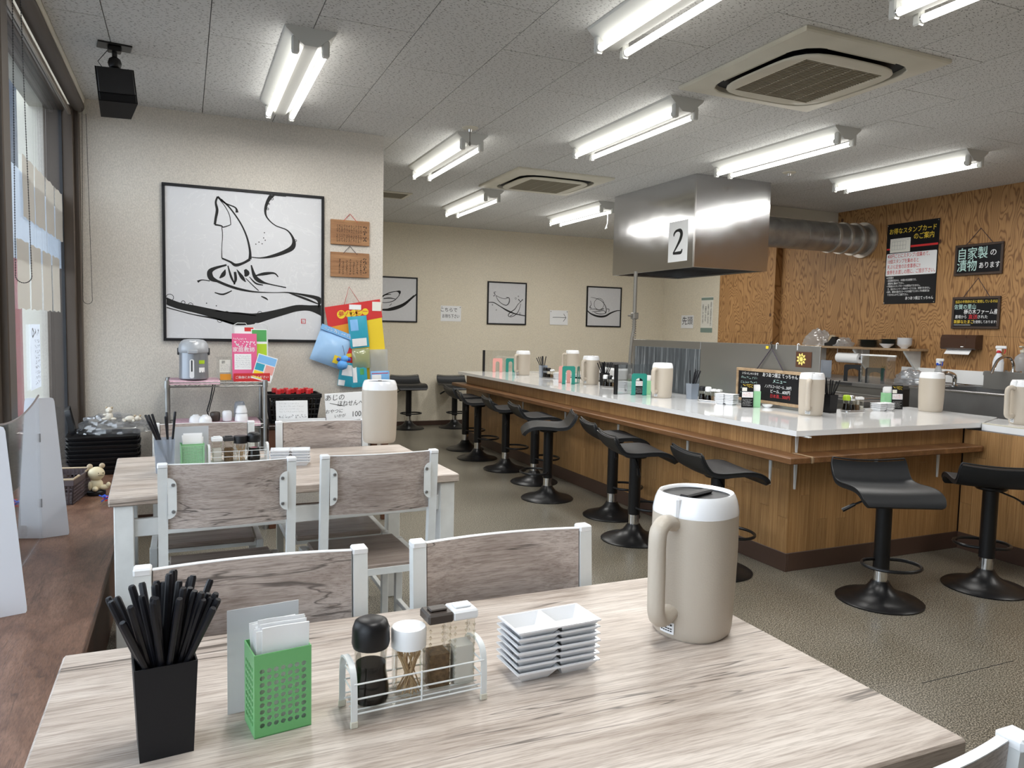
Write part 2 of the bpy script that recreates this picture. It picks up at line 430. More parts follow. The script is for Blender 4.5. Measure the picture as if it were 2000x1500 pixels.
M['speaker_black'] = mat('speaker_black', (.003, .003, .0035), .5, spec=.2)
M['blind_fabric'] = mat('blind_fabric', (.115, .10, .088), .7)
M['rust'] = mat('rust', (.2, .07, .03), .8)
M['pavement'] = mat('pavement', (.12, .12, .12), .9, var=.12, vscale=3, space='World')
M['facade_grey'] = mat('facade_grey', (.040, .052, .072), .8, var=.08, vscale=1.5, space='World')
M['facade_pale'] = mat('facade_pale', (.16, .18, .2), .8, space='World')
M['banner_red'] = mat('banner_red', (.20, .03, .04), .8, var=.08, vscale=20)
M['counter_white'] = mat('counter_white', (.84, .85, .86), .07, coat=.3)
M['dispenser_brown'] = mat('dispenser_brown', (.06, .03, .02), .18)

M['oak'] = grainwood('whitewashed_oak', (.39, .32, .265), (.56, .485, .425), (.67, .60, .54), axis=0, crack=.95, rough=.42, lines=.52, ax=1.5)
M['oak_back'] = grainwood('whitewashed_oak_veneer', (.34, .28, .25), (.50, .43, .39), (.61, .54, .495), axis=0, scale=1.2, crack=.9, rough=.5, rnd=13, lines=.52, ax=1.5)
M['oak_seat'] = grainwood('greyed_oak_seat', (.20, .155, .13), (.31, .25, .215), (.40, .335, .29), axis=0, scale=1.2, crack=.5, rough=.45, rnd=5)
M['bench_wood'] = grainwood('rustic_brown_board', (.115, .058, .037), (.165, .087, .055), (.23, .13, .088), axis=1, scale=1.3, crack=.6, rough=.4, rnd=0, lines=.6, ax=3.5)
M['shelf_wood'] = grainwood('brown_shelf_board', (.11, .048, .018), (.19, .088, .033), (.27, .135, .055), axis=1, scale=.9, crack=0, rough=.45)
M['plank_pale'] = grainwood('pale_shelf_board', (.30, .20, .11), (.42, .29, .17), (.5, .36, .22), axis=1, scale=1, crack=0, rough=.5)
M['plaque_wood'] = grainwood('plaque_cedar', (.26, .12, .05), (.36, .18, .08), (.44, .24, .11), axis=0, scale=2.2, crack=0, rough=.6)
M['stave'] = grainwood('counter_stave', (.28, .145, .052), (.40, .22, .085), (.50, .295, .125), axis=2, scale=1.0, crack=.0, rough=.42, rnd=40, lines=.35, objvar=.22)

def plywood():
    m, nt, p = newmat('knotty_plywood', .55)
    v = coords(nt, (1, 2.6, .75), 'World')
    base = noise(nt, v, 1.15, 3, .5, .35)
    ml = nt.nodes.new('ShaderNodeMath'); ml.operation = 'MULTIPLY'; ml.inputs[1].default_value = 240; nt.links.new(base, ml.inputs[0])
    sn = nt.nodes.new('ShaderNodeMath'); sn.operation = 'SINE'; nt.links.new(ml.outputs[0], sn.inputs[0])
    ma = nt.nodes.new('ShaderNodeMath'); ma.operation = 'MULTIPLY_ADD'; ma.inputs[1].default_value = .5; ma.inputs[2].default_value = .5; nt.links.new(sn.outputs[0], ma.inputs[0])
    c = ramp(nt, ma.outputs[0], [(.0, (.43, .235, .092)), (.70, (.37, .195, .072)), (.95, (.225, .108, .038))])
    big = noise(nt, coords(nt, (1, 1, 1), 'World'), 1.6, 3)
    c = mixc(nt, .5, c, ramp(nt, big, [(.3, (.72, .70, .66)), (.7, (1, 1, 1))]), 'MULTIPLY')
    vo = nt.nodes.new('ShaderNodeTexVoronoi'); vo.inputs['Scale'].default_value = 3.1; nt.links.new(coords(nt, (1, 1, .8), 'World'), vo.inputs['Vector'])
    k = ramp(nt, vo.outputs['Distance'], [(.035, (1, 1, 1)), (.075, (0, 0, 0))])
    c = mixc(nt, k, c, (.06, .022, .01))
    nt.links.new(c, p.inputs['Base Color']); return m
M['plywood'] = plywood()
def floor_mat():
    m, nt, p = newmat('speckled_vinyl', .3)
    v = coords(nt, (1, 1, 1), 'World')
    a = noise(nt, v, 190, 2, .6); b = noise(nt, v, 1.1, 4, .6); d = noise(nt, v, 70, 2)
    c = ramp(nt, a, [(.40, (.032, .029, .022)), (.5, (.155, .140, .108)), (.60, (.46, .425, .35))])
    c = mixc(nt, .5, c, ramp(nt, d, [(.35, (.72, .72, .72)), (.65, (1, 1, 1))]), 'MULTIPLY')
    c = mixc(nt, .85, c, ramp(nt, b, [(.25, (.70, .67, .62)), (.75, (1, 1, 1))]), 'MULTIPLY')
    nt.links.new(c, p.inputs['Base Color'])
    return m
M['floor'] = floor_mat()
def wallpaper(name, col):
    m, nt, p = newmat(name, .85)
    v = coords(nt, (1, 1, .55), 'World'); n = noise(nt, v, 170, 3, .6); b = noise(nt, coords(nt, (1, 1, 1), 'World'), 1.4, 4)
    c = ramp(nt, n, [(.34, tuple(x*.84 for x in col)), (.66, tuple(min(1, x*1.08) for x in col))])
    c = mixc(nt, .5, c, ramp(nt, b, [(.3, (.90, .88, .84)), (.7, (1, 1, 1))]), 'MULTIPLY')
    nt.links.new(c, p.inputs['Base Color']); bumpn(nt, n, .25, .0012); return m
M['wall_light'] = wallpaper('linen_wallpaper', (.64, .60, .54))
M['wall_cream'] = wallpaper('cream_wallpaper', (.80, .735, .60))
def ceiling_mat():
    m, nt, p = newmat('fissured_ceiling_tile', .9)
    v = coords(nt, (1, 1, 1), 'World')
    wv = nt.nodes.new('ShaderNodeTexNoise'); wv.inputs['Scale'].default_value = 45; nt.links.new(v, wv.inputs['Vector'])
    ad = nt.nodes.new('ShaderNodeVectorMath'); ad.operation = 'MULTIPLY_ADD'; nt.links.new(wv.outputs['Color'], ad.inputs[0]); ad.inputs[1].default_value = (.02, .02, .0); nt.links.new(v, ad.inputs[2])
    vo = nt.nodes.new('ShaderNodeTexVoronoi'); vo.inputs['Scale'].default_value = 24; vo.voronoi_dimensions = '2D'
    mp = nt.nodes.new('ShaderNodeMapping'); mp.inputs['Rotation'].default_value = (0, 0, .6); mp.inputs['Scale'].default_value = (1, 3.4, 1); nt.links.new(ad.outputs[0], mp.inputs['Vector'])
    nt.links.new(mp.outputs[0], vo.inputs['Vector'])
    k = ramp(nt, vo.outputs['Distance'], [(.085, (1, 1, 1)), (.12, (0, 0, 0))])
    vo2 = nt.nodes.new('ShaderNodeTexVoronoi'); vo2.inputs['Scale'].default_value = 21; vo2.voronoi_dimensions = '2D'
    mp2 = nt.nodes.new('ShaderNodeMapping'); mp2.inputs['Rotation'].default_value = (0, 0, -.9); mp2.inputs['Scale'].default_value = (1, 3.6, 1); nt.links.new(ad.outputs[0], mp2.inputs['Vector'])
    nt.links.new(mp2.outputs[0], vo2.inputs['Vector'])
    k2 = ramp(nt, vo2.outputs['Distance'], [(.075, (1, 1, 1)), (.105, (0, 0, 0))])
    b = noise(nt, v, 1.0, 4); c0 = ramp(nt, b, [(.3, (.60, .60, .585)), (.7, (.66, .66, .645))])
    c = mixc(nt, k, c0, (.06, .058, .055)); c = mixc(nt, k2, c, (.08, .078, .075))
    st = noise(nt, v, .55, 3); nt.links.new(c, p.inputs['Base Color']); return m
M['ceiling'] = ceiling_mat()
def brushed(name, col, rough):
    m, nt, p = newmat(name, rough); p.inputs['Metallic'].default_value = 1; p.inputs['Base Color'].default_value = (*col, 1)
    n = noise(nt, coords(nt, (60, 60, 60), 'Object'), 6, 2)
    big = noise(nt, coords(nt, (1, 1, 1), 'Object'), 2.2, 2)
    nt.links.new(ramp(nt, n, [(.3, (rough*.9,)*3), (.7, (rough*1.1,)*3)]), p.inputs['Roughness'])
    bumpn(nt, big, .18, .03); return m
M['steel_brushed'] = brushed('brushed_steel', (.60, .60, .61), .15)
M['steel_panel'] = brushed('splash_steel', (.36, .355, .34), .42)
def streaked():
    m, nt, p = newmat('streaked_grey_board', .45)
    n = noise(nt, coords(nt, (30, 30, 1.5), 'Object'), 1.2, 5, .65); 
    nt.links.new(ramp(nt, n, [(.35, (.03, .036, .042)), (.55, (.075, .085, .095)), (.72, (.30, .32, .33))]), p.inputs['Base Color']); return m
M['streaked'] = streaked()
def washi():
    m, nt, p = newmat('fibrous_white_paper', .85)
    v = coords(nt, (1, 1, 1), 'Object'); n = noise(nt, v, 3, 3, .5, 3.5)
    k = ramp(nt, n, [(.485, (0, 0, 0)), (.5, (1, 1, 1)), (.515, (0, 0, 0))])
    c = mixc(nt, k, (.645, .65, .67), (.70, .705, .72)); nt.links.new(c, p.inputs['Base Color']); return m
M['washi'] = washi()

# ------------------------------------------------------------------ the room
CEIL = 2.6715
fl = struct(MB().box(-.9, 6.9, -2.6, 9.8, -.06, 0).build('floor', M['floor'], smooth=0))
MB().box(2.58, 3.12, 1.9055, 1.9085, 0, .0006).build('sheet_seam', M['dark_gasket'], fl, smooth=0)
ceil = struct(MB().box(-.56, 6.8, -2.6, 9.8, CEIL+.010, CEIL+.09).build('ceiling', M['dark_gasket'], smooth=0))
tile_me = MB().box(-.5, .5, -.5, .5, 0, 1).mesh('ceiling_tile', M['ceiling'], 0)
TW, TL, GAP = .4345, .908, .004
k = 0; x = .12-TW*2
while x < 6.75:
    x0, x1 = max(x, -.545), min(x+TW, 6.8)
    i = int(round((x-.12)/TW)); y = 3.905-TL*9 + (.454 if i % 2 else 0)
    while y < 9.7:
        y0, y1 = max(y, -2.55), min(y+TL, 9.75)
        if y1-y0 > .1 and x1-x0 > .05:
            t = put('ceiling_tile', tile_me, ceil, ((x0+x1)/2, (y0+y1)/2, CEIL)); t.scale = (x1-x0-GAP, y1-y0-GAP, .0099)
        y += TL
    x += TW
struct(MB().box(-.80, 1.315, 5.366, 5.50, 0, CEIL+.02).build('wall_middle', M['wall_light'], smooth=0))
struct(MB().box(-.80, 6.9, 9.666, 9.80, 0, CEIL+.02).build('wall_back', M['wall_cream'], smooth=0))
struct(MB().box(.0, 6.9, -2.6, -2.5, 0, CEIL+.02).box(-.8, 0, -2.6, -2.5, 0, CEIL+.02).build('wall_front', M['wall_cream'], smooth=0))
wr = MB(); wr.box(6.625, 6.9, -2.6, 7.06, 0, CEIL+.02); wr.box(6.525, 6.9, 7.06, 8.05, 0, CEIL+.02)
wr = struct(wr.build('wall_right', M['dark_gasket'], smooth=0))
MB().box(6.75, 6.9, 8.05, 9.70, 0, CEIL+.02).build('papered_section', M['wall_cream'], wr, smooth=0)
sheet_me = MB().box(-.5, .5, -.5, .5, -.5, .5).mesh('plywood_sheet', M['plywood'], 0)
def sheet(x, y0, y1, z0, z1, t=.024):
    o = put('plywood_sheet', sheet_me, wr, (x+t/2, (y0+y1)/2, (z0+z1)/2)); o.scale = (t, y1-y0-.0015, z1-z0-.0015)
y = 7.06
while y > -2.5:
    y2 = max(y-.93, -2.55); sheet(6.6, y2, y, 0, 1.345); sheet(6.6, y2, y, 1.345, CEIL+.02); y -= .93
sheet(6.5, 7.035, 8.05, 0, 1.345); sheet(6.5, 7.035, 8.05, 1.345, CEIL+.02)
o = put('plywood_sheet', sheet_me, wr, (6.5625, 7.048, (CEIL+.02)/2)); o.scale = (.124, .024, CEIL+.02)
wl = MB(); wl.box(-.84, -.665, -2.6, 5.366, 0, .43); wl.box(-.84, -.64, -2.6, 5.366, 2.59, CEIL+.09); wl.box(-.9, -.80, 5.366, 9.8, 0, CEIL+.02)
struct(wl.build('wall_left', M['cream_paint'], smooth=0))
struct(MB().box(-.578, -.545, -2.5, 5.366, CEIL-.035, CEIL+.012, .004).box(-.59, -.578, -2.5, 5.366, CEIL-.06, CEIL-.02).build('trim_1', M['cream_paint']))
struct(MB().box(4.82, 6.60, 6.22, 6.46, CEIL-.11, CEIL-.001).build('trim_2', M['cream_paint'], smooth=0))
struct(MB().box(1.315, 6.75, 9.652, 9.666, 0, .062, .003).build('baseboard_back', M['baseboard']))
struct(MB().box(-.66, 1.315, 5.352, 5.366, 0, .062, .003).build('baseboard_middle', M['baseboard']))
def window(n, y0, y1):
    w = MB()
    w.box(-.74, -.60, y0, y0+.055, .43, 2.60, .004); w.box(-.74, -.60, y1-.055, y1, .43, 2.60, .004)
    w.box(-.74, -.645, y0, y1, 2.555, 2.60, .004); w.box(-.74, -.60, y0, y1, .43, .475, .004)
    w = struct(w.build('window_%d' % n, M['bronze_alu']))
    g = MB(); g.box(-.672, -.655, y0+.055, y0+.068, .475, 2.555); g.box(-.672, -.655, y1-.068, y1-.055, .475, 2.555); g.build('gasket', M['dark_gasket'], w, smooth=0)
    MB().box(-.667, -.661, y0+.055, y1-.055, .475, 2.555).build('pane', M['window_glass'], w, smooth=0)
window(1, 3.30, 5.30); window(2, 1.18, 3.18); window(3, -.94, 1.06); 
mul = MB().box(-.76, -.575, 3.18, 3.30, .43, 2.60, .004).box(-.76, -.575, 1.06, 1.18, .43, 2.60, .004).box(-.76, -.575, 5.30, 5.366, .43, 2.60, .004).box(-.76, -.575, -1.1, -.94, .43, 2.60, .004)
struct(mul.build('trim_3', M['bronze_alu']))
struct(MB().box(-.84, -.70, -2.6, -1.1, .43, 2.6).build('wall_left_end', M['cream_paint'], smooth=0))
# outside
struct(MB().box(-16, -.84, -10, 40, -.25, -.12).build('pavement', M['pavement'], smooth=0))
bl = thing('apartment_building', 'blue grey building seen dimly through the window', 'building', (0, 0, -.12))
MB().box(-14, -2.2, 20, 26, 0, 9).build('wall', M['facade_grey'], bl, smooth=0)
MB().box(-3.9, -3.28, 19.9, 20, .5, 2.6).build('balcony_panel', M['facade_pale'], bl, smooth=0)
wn = MB().box(-3.8, -3.4, 19.86, 19.9, .7, 2.4).build('window', M['dark_gasket'], bl, smooth=0)
g = MB()
for i in range(5): g.box(-3.8+.1*i-.008, -3.8+.1*i+.008, 19.84, 19.862, .7, 2.4)
for i in range(8): g.box(-3.8, -3.4, 19.84, 19.862, .7+.24*i-.008, .7+.24*i+.008)
g.build('window_bars', M['facade_pale'], wn, smooth=0)
bn = thing('red_banner', 'faded red banner with white brush swirls outside the window', 'banner', (-1.06, 7.3, -.12))
MB().box(-.30, .14, -.005, .005, .35, 2.15).build('cloth', M['banner_red'], bn, smooth=0)
s = MB()
ribbon(s, [(-.02, 1.62, .02), (0, 1.50, .05), (.06, 1.40, .07), (.13, 1.34, .06)], -.0065)
ribbon(s, [(.0, 1.68, .012), (.06, 1.6, .02), (.12, 1.55, .02)], -.0065)
ribbon(s, [(.02, .98, .03), (-.02, .92, .05), (.02, .84, .06), (.11, .78, .05)], -.0065)
ribbon(s, [(.02, 1.0, .02), (.08, 1.02, .03), (.12, .98, .02)], -.0065)
for i in range(4): ribbon(s, [(-.01, .70-.09*i, .03), (.02, .66-.09*i, .035), (.06, .69-.09*i, .03), (.10, .64-.09*i, .035)], -.0065)
s.build('brush_swirls', M['ink_white'], bn, smooth=0)
MB().cyl((.15, 0, 0), (.15, 0, 2.25), .012).build('pole', M['white_metal'], bn)
MB().box(-.32, .16, -.01, .01, 2.15, 2.17).build('cross_bar', M['white_metal'], bn)
# ------------------------------------------------------------------ dining tables
def make_table(label, loc, rz, L=1.235, D=.77, H=.7415):
    t = thing('dining_table', label, 'table', loc, rz, 'dining tables with white legs')
    MB().box(-L/2, L/2, -D/2, D/2, H-.032, H, .004).build('tabletop', M['oak'], t)
    for sx in (-1, 1):
        for sy in (-1, 1):
            cx, cy = sx*(L/2-.045), sy*(D/2-.04)
            MB().box(cx-.03, cx+.03, cy-.03, cy+.03, 0, H-.032, .003).build('leg', M['white_metal'], t)
    for sy in (-1, 1): MB().box(-L/2+.075, L/2-.075, sy*(D/2-.04)-.012, sy*(D/2-.04)+.012, H-.145, H-.085, .002).build('rail', M['white_metal'], t)
    for sx in (-1, 1): MB().box(sx*(L/2-.045)-.012, sx*(L/2-.045)+.012, -D/2+.07, D/2-.07, H-.145, H-.085, .002).build('rail', M['white_metal'], t)
    return t
make_table('whitewashed oak dining table in front, under the biggest pitcher', (.42, 1.075, 0), 0)
make_table('second whitewashed oak dining table, with two chair backs in front of it', (.367, 3.16, 0), R(2.2), D=.80)

# ------------------------------------------------------------------ dining chairs (front towards +y, back at y = 0)
def make_chair():
    t = thing('dining_chair', 'x', 'chair')
    W, H, SD = .43, .867, .40
    for sx in (-1, 1):
        cx = sx*(W/2-.015)
        m = MB(); m.tube([(cx, .045, 0), (cx, .03, .42), (cx, .0, H)], .015, 4)
        m = MB()
        for (za, ya, zb, yb) in ((0, .045, .43, .03), (.43, .03, H, 0)):
            m.add([(cx-.0145, ya-.0145, za), (cx+.0145, ya-.0145, za), (cx+.0145, ya+.0145, za), (cx-.0145, ya+.0145, za),
                   (cx-.0145, yb-.0145, zb), (cx+.0145, yb-.0145, zb), (cx+.0145, yb+.0145, zb), (cx-.0145, yb+.0145, zb)],
                  [(0, 3, 2, 1), (4, 5, 6, 7), (0, 1, 5, 4), (1, 2, 6, 5), (2, 3, 7, 6), (3, 0, 4, 7)])
        po = m.build('back_post', M['white_metal'], t, smooth=0)
        MB().box(cx-.0155, cx+.0155, -.0165, .0165, H-.012, H+.003, .003).build('end_cap', M['white_plastic'], po)
        MB().box(cx-.0145, cx+.0145, SD+.01, SD+.039, 0, .425, .002).build('leg', M['white_metal'], t)
        MB().box(cx-.0125, cx+.0125, .035, SD+.03, .400, .425, .002).build('seat_rail', M['white_metal'], t)
        MB().box(cx-.010, cx+.010, .05, SD+.015, .14, .16, .002).build('stretcher', M['white_metal'], t)
    MB().box(-W/2+.03, W/2-.03, .05, .07, .400, .425).build('seat_rail', M['white_metal'], t, smooth=0)
    MB().box(-W/2+.03, W/2-.03, SD+.012, SD+.032, .400, .425).build('seat_rail', M['white_metal'], t, smooth=0)
    MB().box(-W/2+.036, W/2-.036, .055, SD+.045, .418, .438, .004).build('seat', M['oak_seat'], t)
    z0, z1 = H-.215, H-.004; hw = W/2-.0315
    def fn(u, v):
        x = (u*2-1)*hw; return (x, .004+.030*(1-v)*.35-.020*(1-(x/hw)**2)+.001, z0+(z1-z0)*v)
    MB().slab(fn, 14, 3, .013).build('backrest', M['oak_back'], t)
    MB().slab(lambda u, v: tuple(a+b for a, b in zip(fn(u, 1), (0, (v-.5)*.013, .0012))), 14, 1, .0016).build('edge_banding', M['white_plastic'], t)
    for sx in (-1, 1):
        # half-round fixing plate behind each end of the back, two screws each
        x0 = sx*(W/2-.030); pts = []
        n = 6
        for k in range(n+1): a = R(90*k/n); pts.append((x0-sx*.026*math.sin(a), z1-.055+.028*math.cos(a)-.012))
        for k in range(n+1): a = R(90+90*k/n); pts.append((x0-sx*.026*math.sin(a), z0+.055+.028*math.cos(a)+.012))
        if sx > 0: pts = pts[::-1]
        pl = MB().prism(pts, 0, .002, Matrix.Translation((0, -.014, 0)) @ XZ()).build('fixing_plate', M['white_metal'], t, smooth=0)
        for z in (z1-.062, z0+.062):
            MB().cyl((x0-sx*.016, -.0155, z), (x0-sx*.016, -.0205, z), .0065, .005, 10).build('screw', M['screw'], pl)
    return t
ch = make_chair()
G = 'dining chairs round the two tables'
ch.location = (.131, 2.615, 0); ch.rotation_euler.z = R(1.5); ch['group'] = G
ch['label'] = 'left one of the two chairs with screwed plates behind their backs, second table'
dup(ch, (.645, 2.635, 0), R(2), 'right one of the two chairs with screwed plates behind their backs, second table')
dup(ch, (.125, 1.508, 0), R(180), 'chair at the far side of the front table, behind the black chopsticks')
dup(ch, (.65, 1.508, 0), R(180), 'chair at the far side of the front table, behind the stack of dishes')
dup(ch, (.08, 3.66, 0), R(180), 'chair beyond the second table, in front of the wire rack')
dup(ch, (.60, 3.61, 0), R(180), 'chair beyond the second table, partly hidden by the pitcher')
dup(ch, (.675, .525, 0), R(0), 'chair at the near side of the front table, only a corner in view')

# ------------------------------------------------------------------ bar stools (facing +x, origin on the floor)
def make_stool():
    t = thing('bar_stool', 'x', 'stool')
    MB().lathe([(.205, 0), (.206, .006), (.195, .014), (.15, .024), (.10, .042), (.065, .066), (.046, .092), (.040, .104)], 36).build('base', M['black_metal'], t)
    MB().lathe([(.0335, .10), (.0335, .165)], 20).build('chrome_sleeve', M['chrome'], t)
    co = MB().lathe([(.038, .165), (.038, .53)], 20).build('column', M['black_metal'], t)
    MB().lathe([(.07, .53), (.075, .536), (.075, .545), (.05, .55)], 16).build('seat_mount', M['black_metal'], co)
    pts = [(.034, 0, .205)]
    ringp = [(.075+.105*math.cos(a), .13*math.sin(a), .212) for a in [R(-170+340*k/28) for k in range(29)]]
    ringp = [(-.0, -.036, .212)]+[(.10+.115*math.cos(R(a)), .135*math.sin(R(a)), .212) for a in range(-140, 141, 10)]+[(-.0, .036, .212)]
    MB().tube(ringp, .0085, 8).build('foot_ring', M['black_metal'], t)
    MB().tube([(-.01, -.03, .525), (-.02, -.10, .50), (-.03, -.145, .475)], .005, 6).tube([(-.028, -.135, .481), (-.042, -.19, .445)], [.009, .011], 8).build('lift_lever', M['black_metal'], t)
    prof = smooth_path([(-.195, .668), (-.186, .640), (-.160, .600), (-.125, .572), (-.06, .566), (.02, .572), (.10, .574), (.155, .562), (.190, .538), (.203, .518)], 4)
    def fn(u, v):
        i = u*(len(prof)-1); a = int(min(i, len(prof)-2)); f = i-a
        x = prof[a][0]*(1-f)+prof[a+1][0]*f; z = prof[a][1]*(1-f)+prof[a+1][1]*f
        w = .195*(1-.10*max(0, (u-.8)/.2)**2-.05*max(0, (.15-u)/.15)**2)
        s = (v*2-1); return (x, s*w, z+.012*s*s*(1-u))
    st = MB().slab(fn, 30, 12, .026).build('seat', M['black_leather'], t, smooth=60)
    edge = [Vector(fn(u, 0)) for u in [k/24 for k in range(25)]]+[Vector(fn(1, v)) for v in [k/8 for k in range(1, 9)]]+[Vector(fn(1-k/24, 1)) for k in range(1, 25)]+[Vector(fn(0, 1-k/8)) for k in range(1, 8)]
    MB().tube([p+Vector((0, 0, .010)) for p in edge], .0045, 5, closed=True).build('piping', M['black_leather'], st)
    return t
st = make_stool()
G = 'black bar stools along the counter and wall'
STOOLS = [(2.66, 9.40, -88, 'bar stool against the far wall, nearer to the hanging toy packets'),
 (3.277, 9.36, -92, 'bar stool against the far wall, beside the far end of the counter'),
 (2.80, 7.63, -4, 'farthest of the stools drawn up along the long counter'),
 (2.72, 7.05, -14, 'second farthest of the stools along the long counter, set slightly out'),
 (2.76, 6.42, -10, 'third farthest stool along the long counter, lever hanging on its near side'),
 (2.77, 5.80, -10, 'stool standing right behind the one turned away from the counter'),
 (2.60, 5.20, 158, 'stool turned the other way round, its raised edge towards the counter'),
 (2.80, 4.56, -14, 'rear stool of the close pair under the middle of the counter'),
 (2.61, 3.98, -14, 'front stool of the close pair under the middle of the counter'),
 (2.70, 3.29, -12, 'stool half hidden behind the big pitcher on the front table'),
 (3.19, 2.62, -114, 'stool facing the viewer before the short side of the counter'),
 (3.90, 2.56, 48, 'stool at the right edge of the picture with its raised edge towards the viewer')]
for i, (x, y, a, lab) in enumerate(STOOLS):
    if i == 0: st.location = (x, y, 0); st.rotation_euler.z = R(a); st['label'] = lab; st['group'] = G
    else: dup(st, (x, y, 0), R(a), lab)

# ------------------------------------------------------------------ the counter
CT = .8035
stave_me = MB().box(-.5, .5, 0, 1, 0, 1).mesh('stave', M['stave'], 0)
def staves(parent, x0, y0, x1, y1, z0, z1, seed):
    """cladding of upright wooden staves from (x0,y0) to (x1,y1), outside on the left of that direction"""
    d = Vector((x1-x0, y1-y0)); L = d.length; d.normalize(); n = max(1, round(L/.0745)); w = L/n; rg = random.Random(seed); ang = math.atan2(d.y, d.x)
    cuts0 = None
    for i in range(n):
        c = z0+(z1-z0)*rg.uniform(.22, .78)
        if cuts0 is not None and abs(c-cuts0) < .12: c = z0+z1-c
        cuts0 = c
        for a, b in ((z0, c), (c, z1)):
            p = Vector((x0, y0))+d*(w*(i+.5))
            o = put('stave', stave_me, parent, (p.x, p.y, a)); o.rotation_euler = (0, 0, ang); o.scale = (w-.0012, .009, b-a-.0012)
XF, YF = 3.065, 3.135      # faces of the long and the short side
cb = thing('bar_counter', 'long wooden counter base clad in upright staves, running to the far wall side', 'counter', (0, 0, 0))
MB().box(XF+.009, 3.70, YF+.009, 8.33, 0, CT-.03).build('carcass', M['dark_wood'], cb, smooth=0)
staves(cb, XF+.009, YF, XF+.009, 8.34, .105, CT-.03, 1)
MB().box(XF-.006, XF+.012, YF-.006, 8.34, 0, .105, .002).build('kick_board', M['baseboard'], cb)
cs = thing('bar_counter', 'short wooden counter base behind the stool that faces the viewer', 'counter', (0, 0, 0))
MB().box(3.72, 4.50, YF+.009, 3.80, 0, CT-.03).build('carcass', M['dark_wood'], cs, smooth=0)
staves(cs, 4.470, YF+.009, 3.72, YF+.009, .105, CT-.03, 2); staves(cb, 3.72, YF+.009, XF+.009, YF+.009, .105, CT-.03, 5)
MB().box(3.72, 4.475, YF-.006, YF+.012, 0, .105, .002).build('kick_board', M['baseboard'], cs); MB().box(XF+.012, 3.72, YF-.006, YF+.012, 0, .105, .002).build('kick_board', M['baseboard'], cb)
cr = thing('bar_counter', 'wooden counter base at the right edge, running towards the viewer', 'counter', (0, 0, 0))
MB().box(4.484, 4.90, .4, YF-.01, 0, CT-.045).build('carcass', M['dark_wood'], cr, smooth=0)
staves(cr, 4.484, .4, 4.484, YF-.006, .105, CT-.045, 3)
MB().box(4.470, 4.486, .4, YF-.006, 0, .105, .002).build('kick_board', M['baseboard'], cr)
poly = [(3.03, 3.064), (4.53, 3.064), (4.96, 3.25), (4.96, 3.92), (3.87, 3.92), (3.87, 8.42), (2.985, 8.42)]
tag(MB().prism(poly, CT-.03, CT).build('worktop', M['counter_white'], smooth=0), 'glossy white L-shaped counter top carrying the row of pitchers', 'counter top')
ct = thing('worktop', 'white worktop with a cream edge strip at the right edge of the picture', 'counter top', (0, 0, 0))
MB().prism([(4.53, .4), (4.96, .4), (4.96, 3.24), (4.53, 3.058)], CT-.045, CT-.008).build('slab', M['counter_white'], ct, smooth=0)
MB().prism([(4.53, .4), (4.56, .4), (4.56, 3.07), (4.53, 3.058)], CT-.008, CT-.002).build('edge_strip', M['cream_plastic'], ct, smooth=0)
# narrow wooden shelf under the counter, on white brackets
def bracket(parent, x, y, rz, zt=.636, h=.17):
    mt = Matrix.Translation((x, y, zt)) @ Matrix.Rotation(rz, 4, 'Z')
    P = [(-.011, 0), (.011, 0), (.0045, -h), (-.0045, -h)]
    m = MB(); m.prism(P, 0, .008, mt @ Matrix(((0,0,1,0),(1,0,0,0),(0,1,0,0),(0,0,0,1)))); m.box(0, .10, -.009, .009, -.006, 0, 0, mt)
    m.build('bracket', M['white_metal'], parent, smooth=0)
sh = thing('bag_shelf', 'narrow brown shelf under the edge of the long counter', 'shelf', (0, 0, 0))
MB().box(2.92, XF-.001, 2.985, 8.45, .637, .672, .004).build('board', M['shelf_wood'], sh)
for y in (3.28, 4.05, 4.92, 5.8, 6.7, 7.6): bracket(sh, XF-.001, y, PI)
sh = thing('bag_shelf', 'narrow brown shelf under the edge of the short counter side', 'shelf', (0, 0, 0))
MB().box(XF+.02, 4.455, 2.985, YF-.001, .637, .672, .004).build('board', M['shelf_wood'], sh)
MB().box(XF+.006, XF+.019, 2.985, YF-.001, .636, .673, .002).build('end_block', M['plank_pale'], sh)
for x in (3.10, 3.72, 4.25): bracket(sh, x, YF-.001, -PI/2)
bracket(sh, 3.10, YF-.001, -PI/2, CT-.031, .10)

# ------------------------------------------------------------------ steel splash guard, board on it, hood and duct
sg = thing('splash_guard', 'stainless steel splash guard standing behind the long counter', 'splash guard', (3.85, 0, CT))
MB().box(.0, .012, 3.72, 4.975, .0005, .447, .002).build('steel_sheet', M['steel_panel'], sg)
MB().box(.0, .012, 4.978, 5.98, .385, .447, .002).build('top_rail', M['steel_panel'], sg)
fb = MB().box(.002, .010, 4.978, 5.98, .0005, .385).build('streaked_board', M['streaked'], sg, smooth=0)
MB().box(-.004, .010, 5.94, 5.98, .0005, .385).build('edge_post', M['steel_panel'], sg)
for y in (4.12, 3.92): MB().tube([(-.002, y, .44), (-.004, y, .455), (.006, y, .459), (.016, y, .452)], .0035, 6).tube([(-.002, y, .44), (-.003, y, .415)], .0035, 6).build('white_hook', M['white_plastic'], sg)
MB().box(-.003, -.0005, 4.20, 4.225, .415, .435).build('yellow_note', M['yellow_paper'], sg, smooth=0)
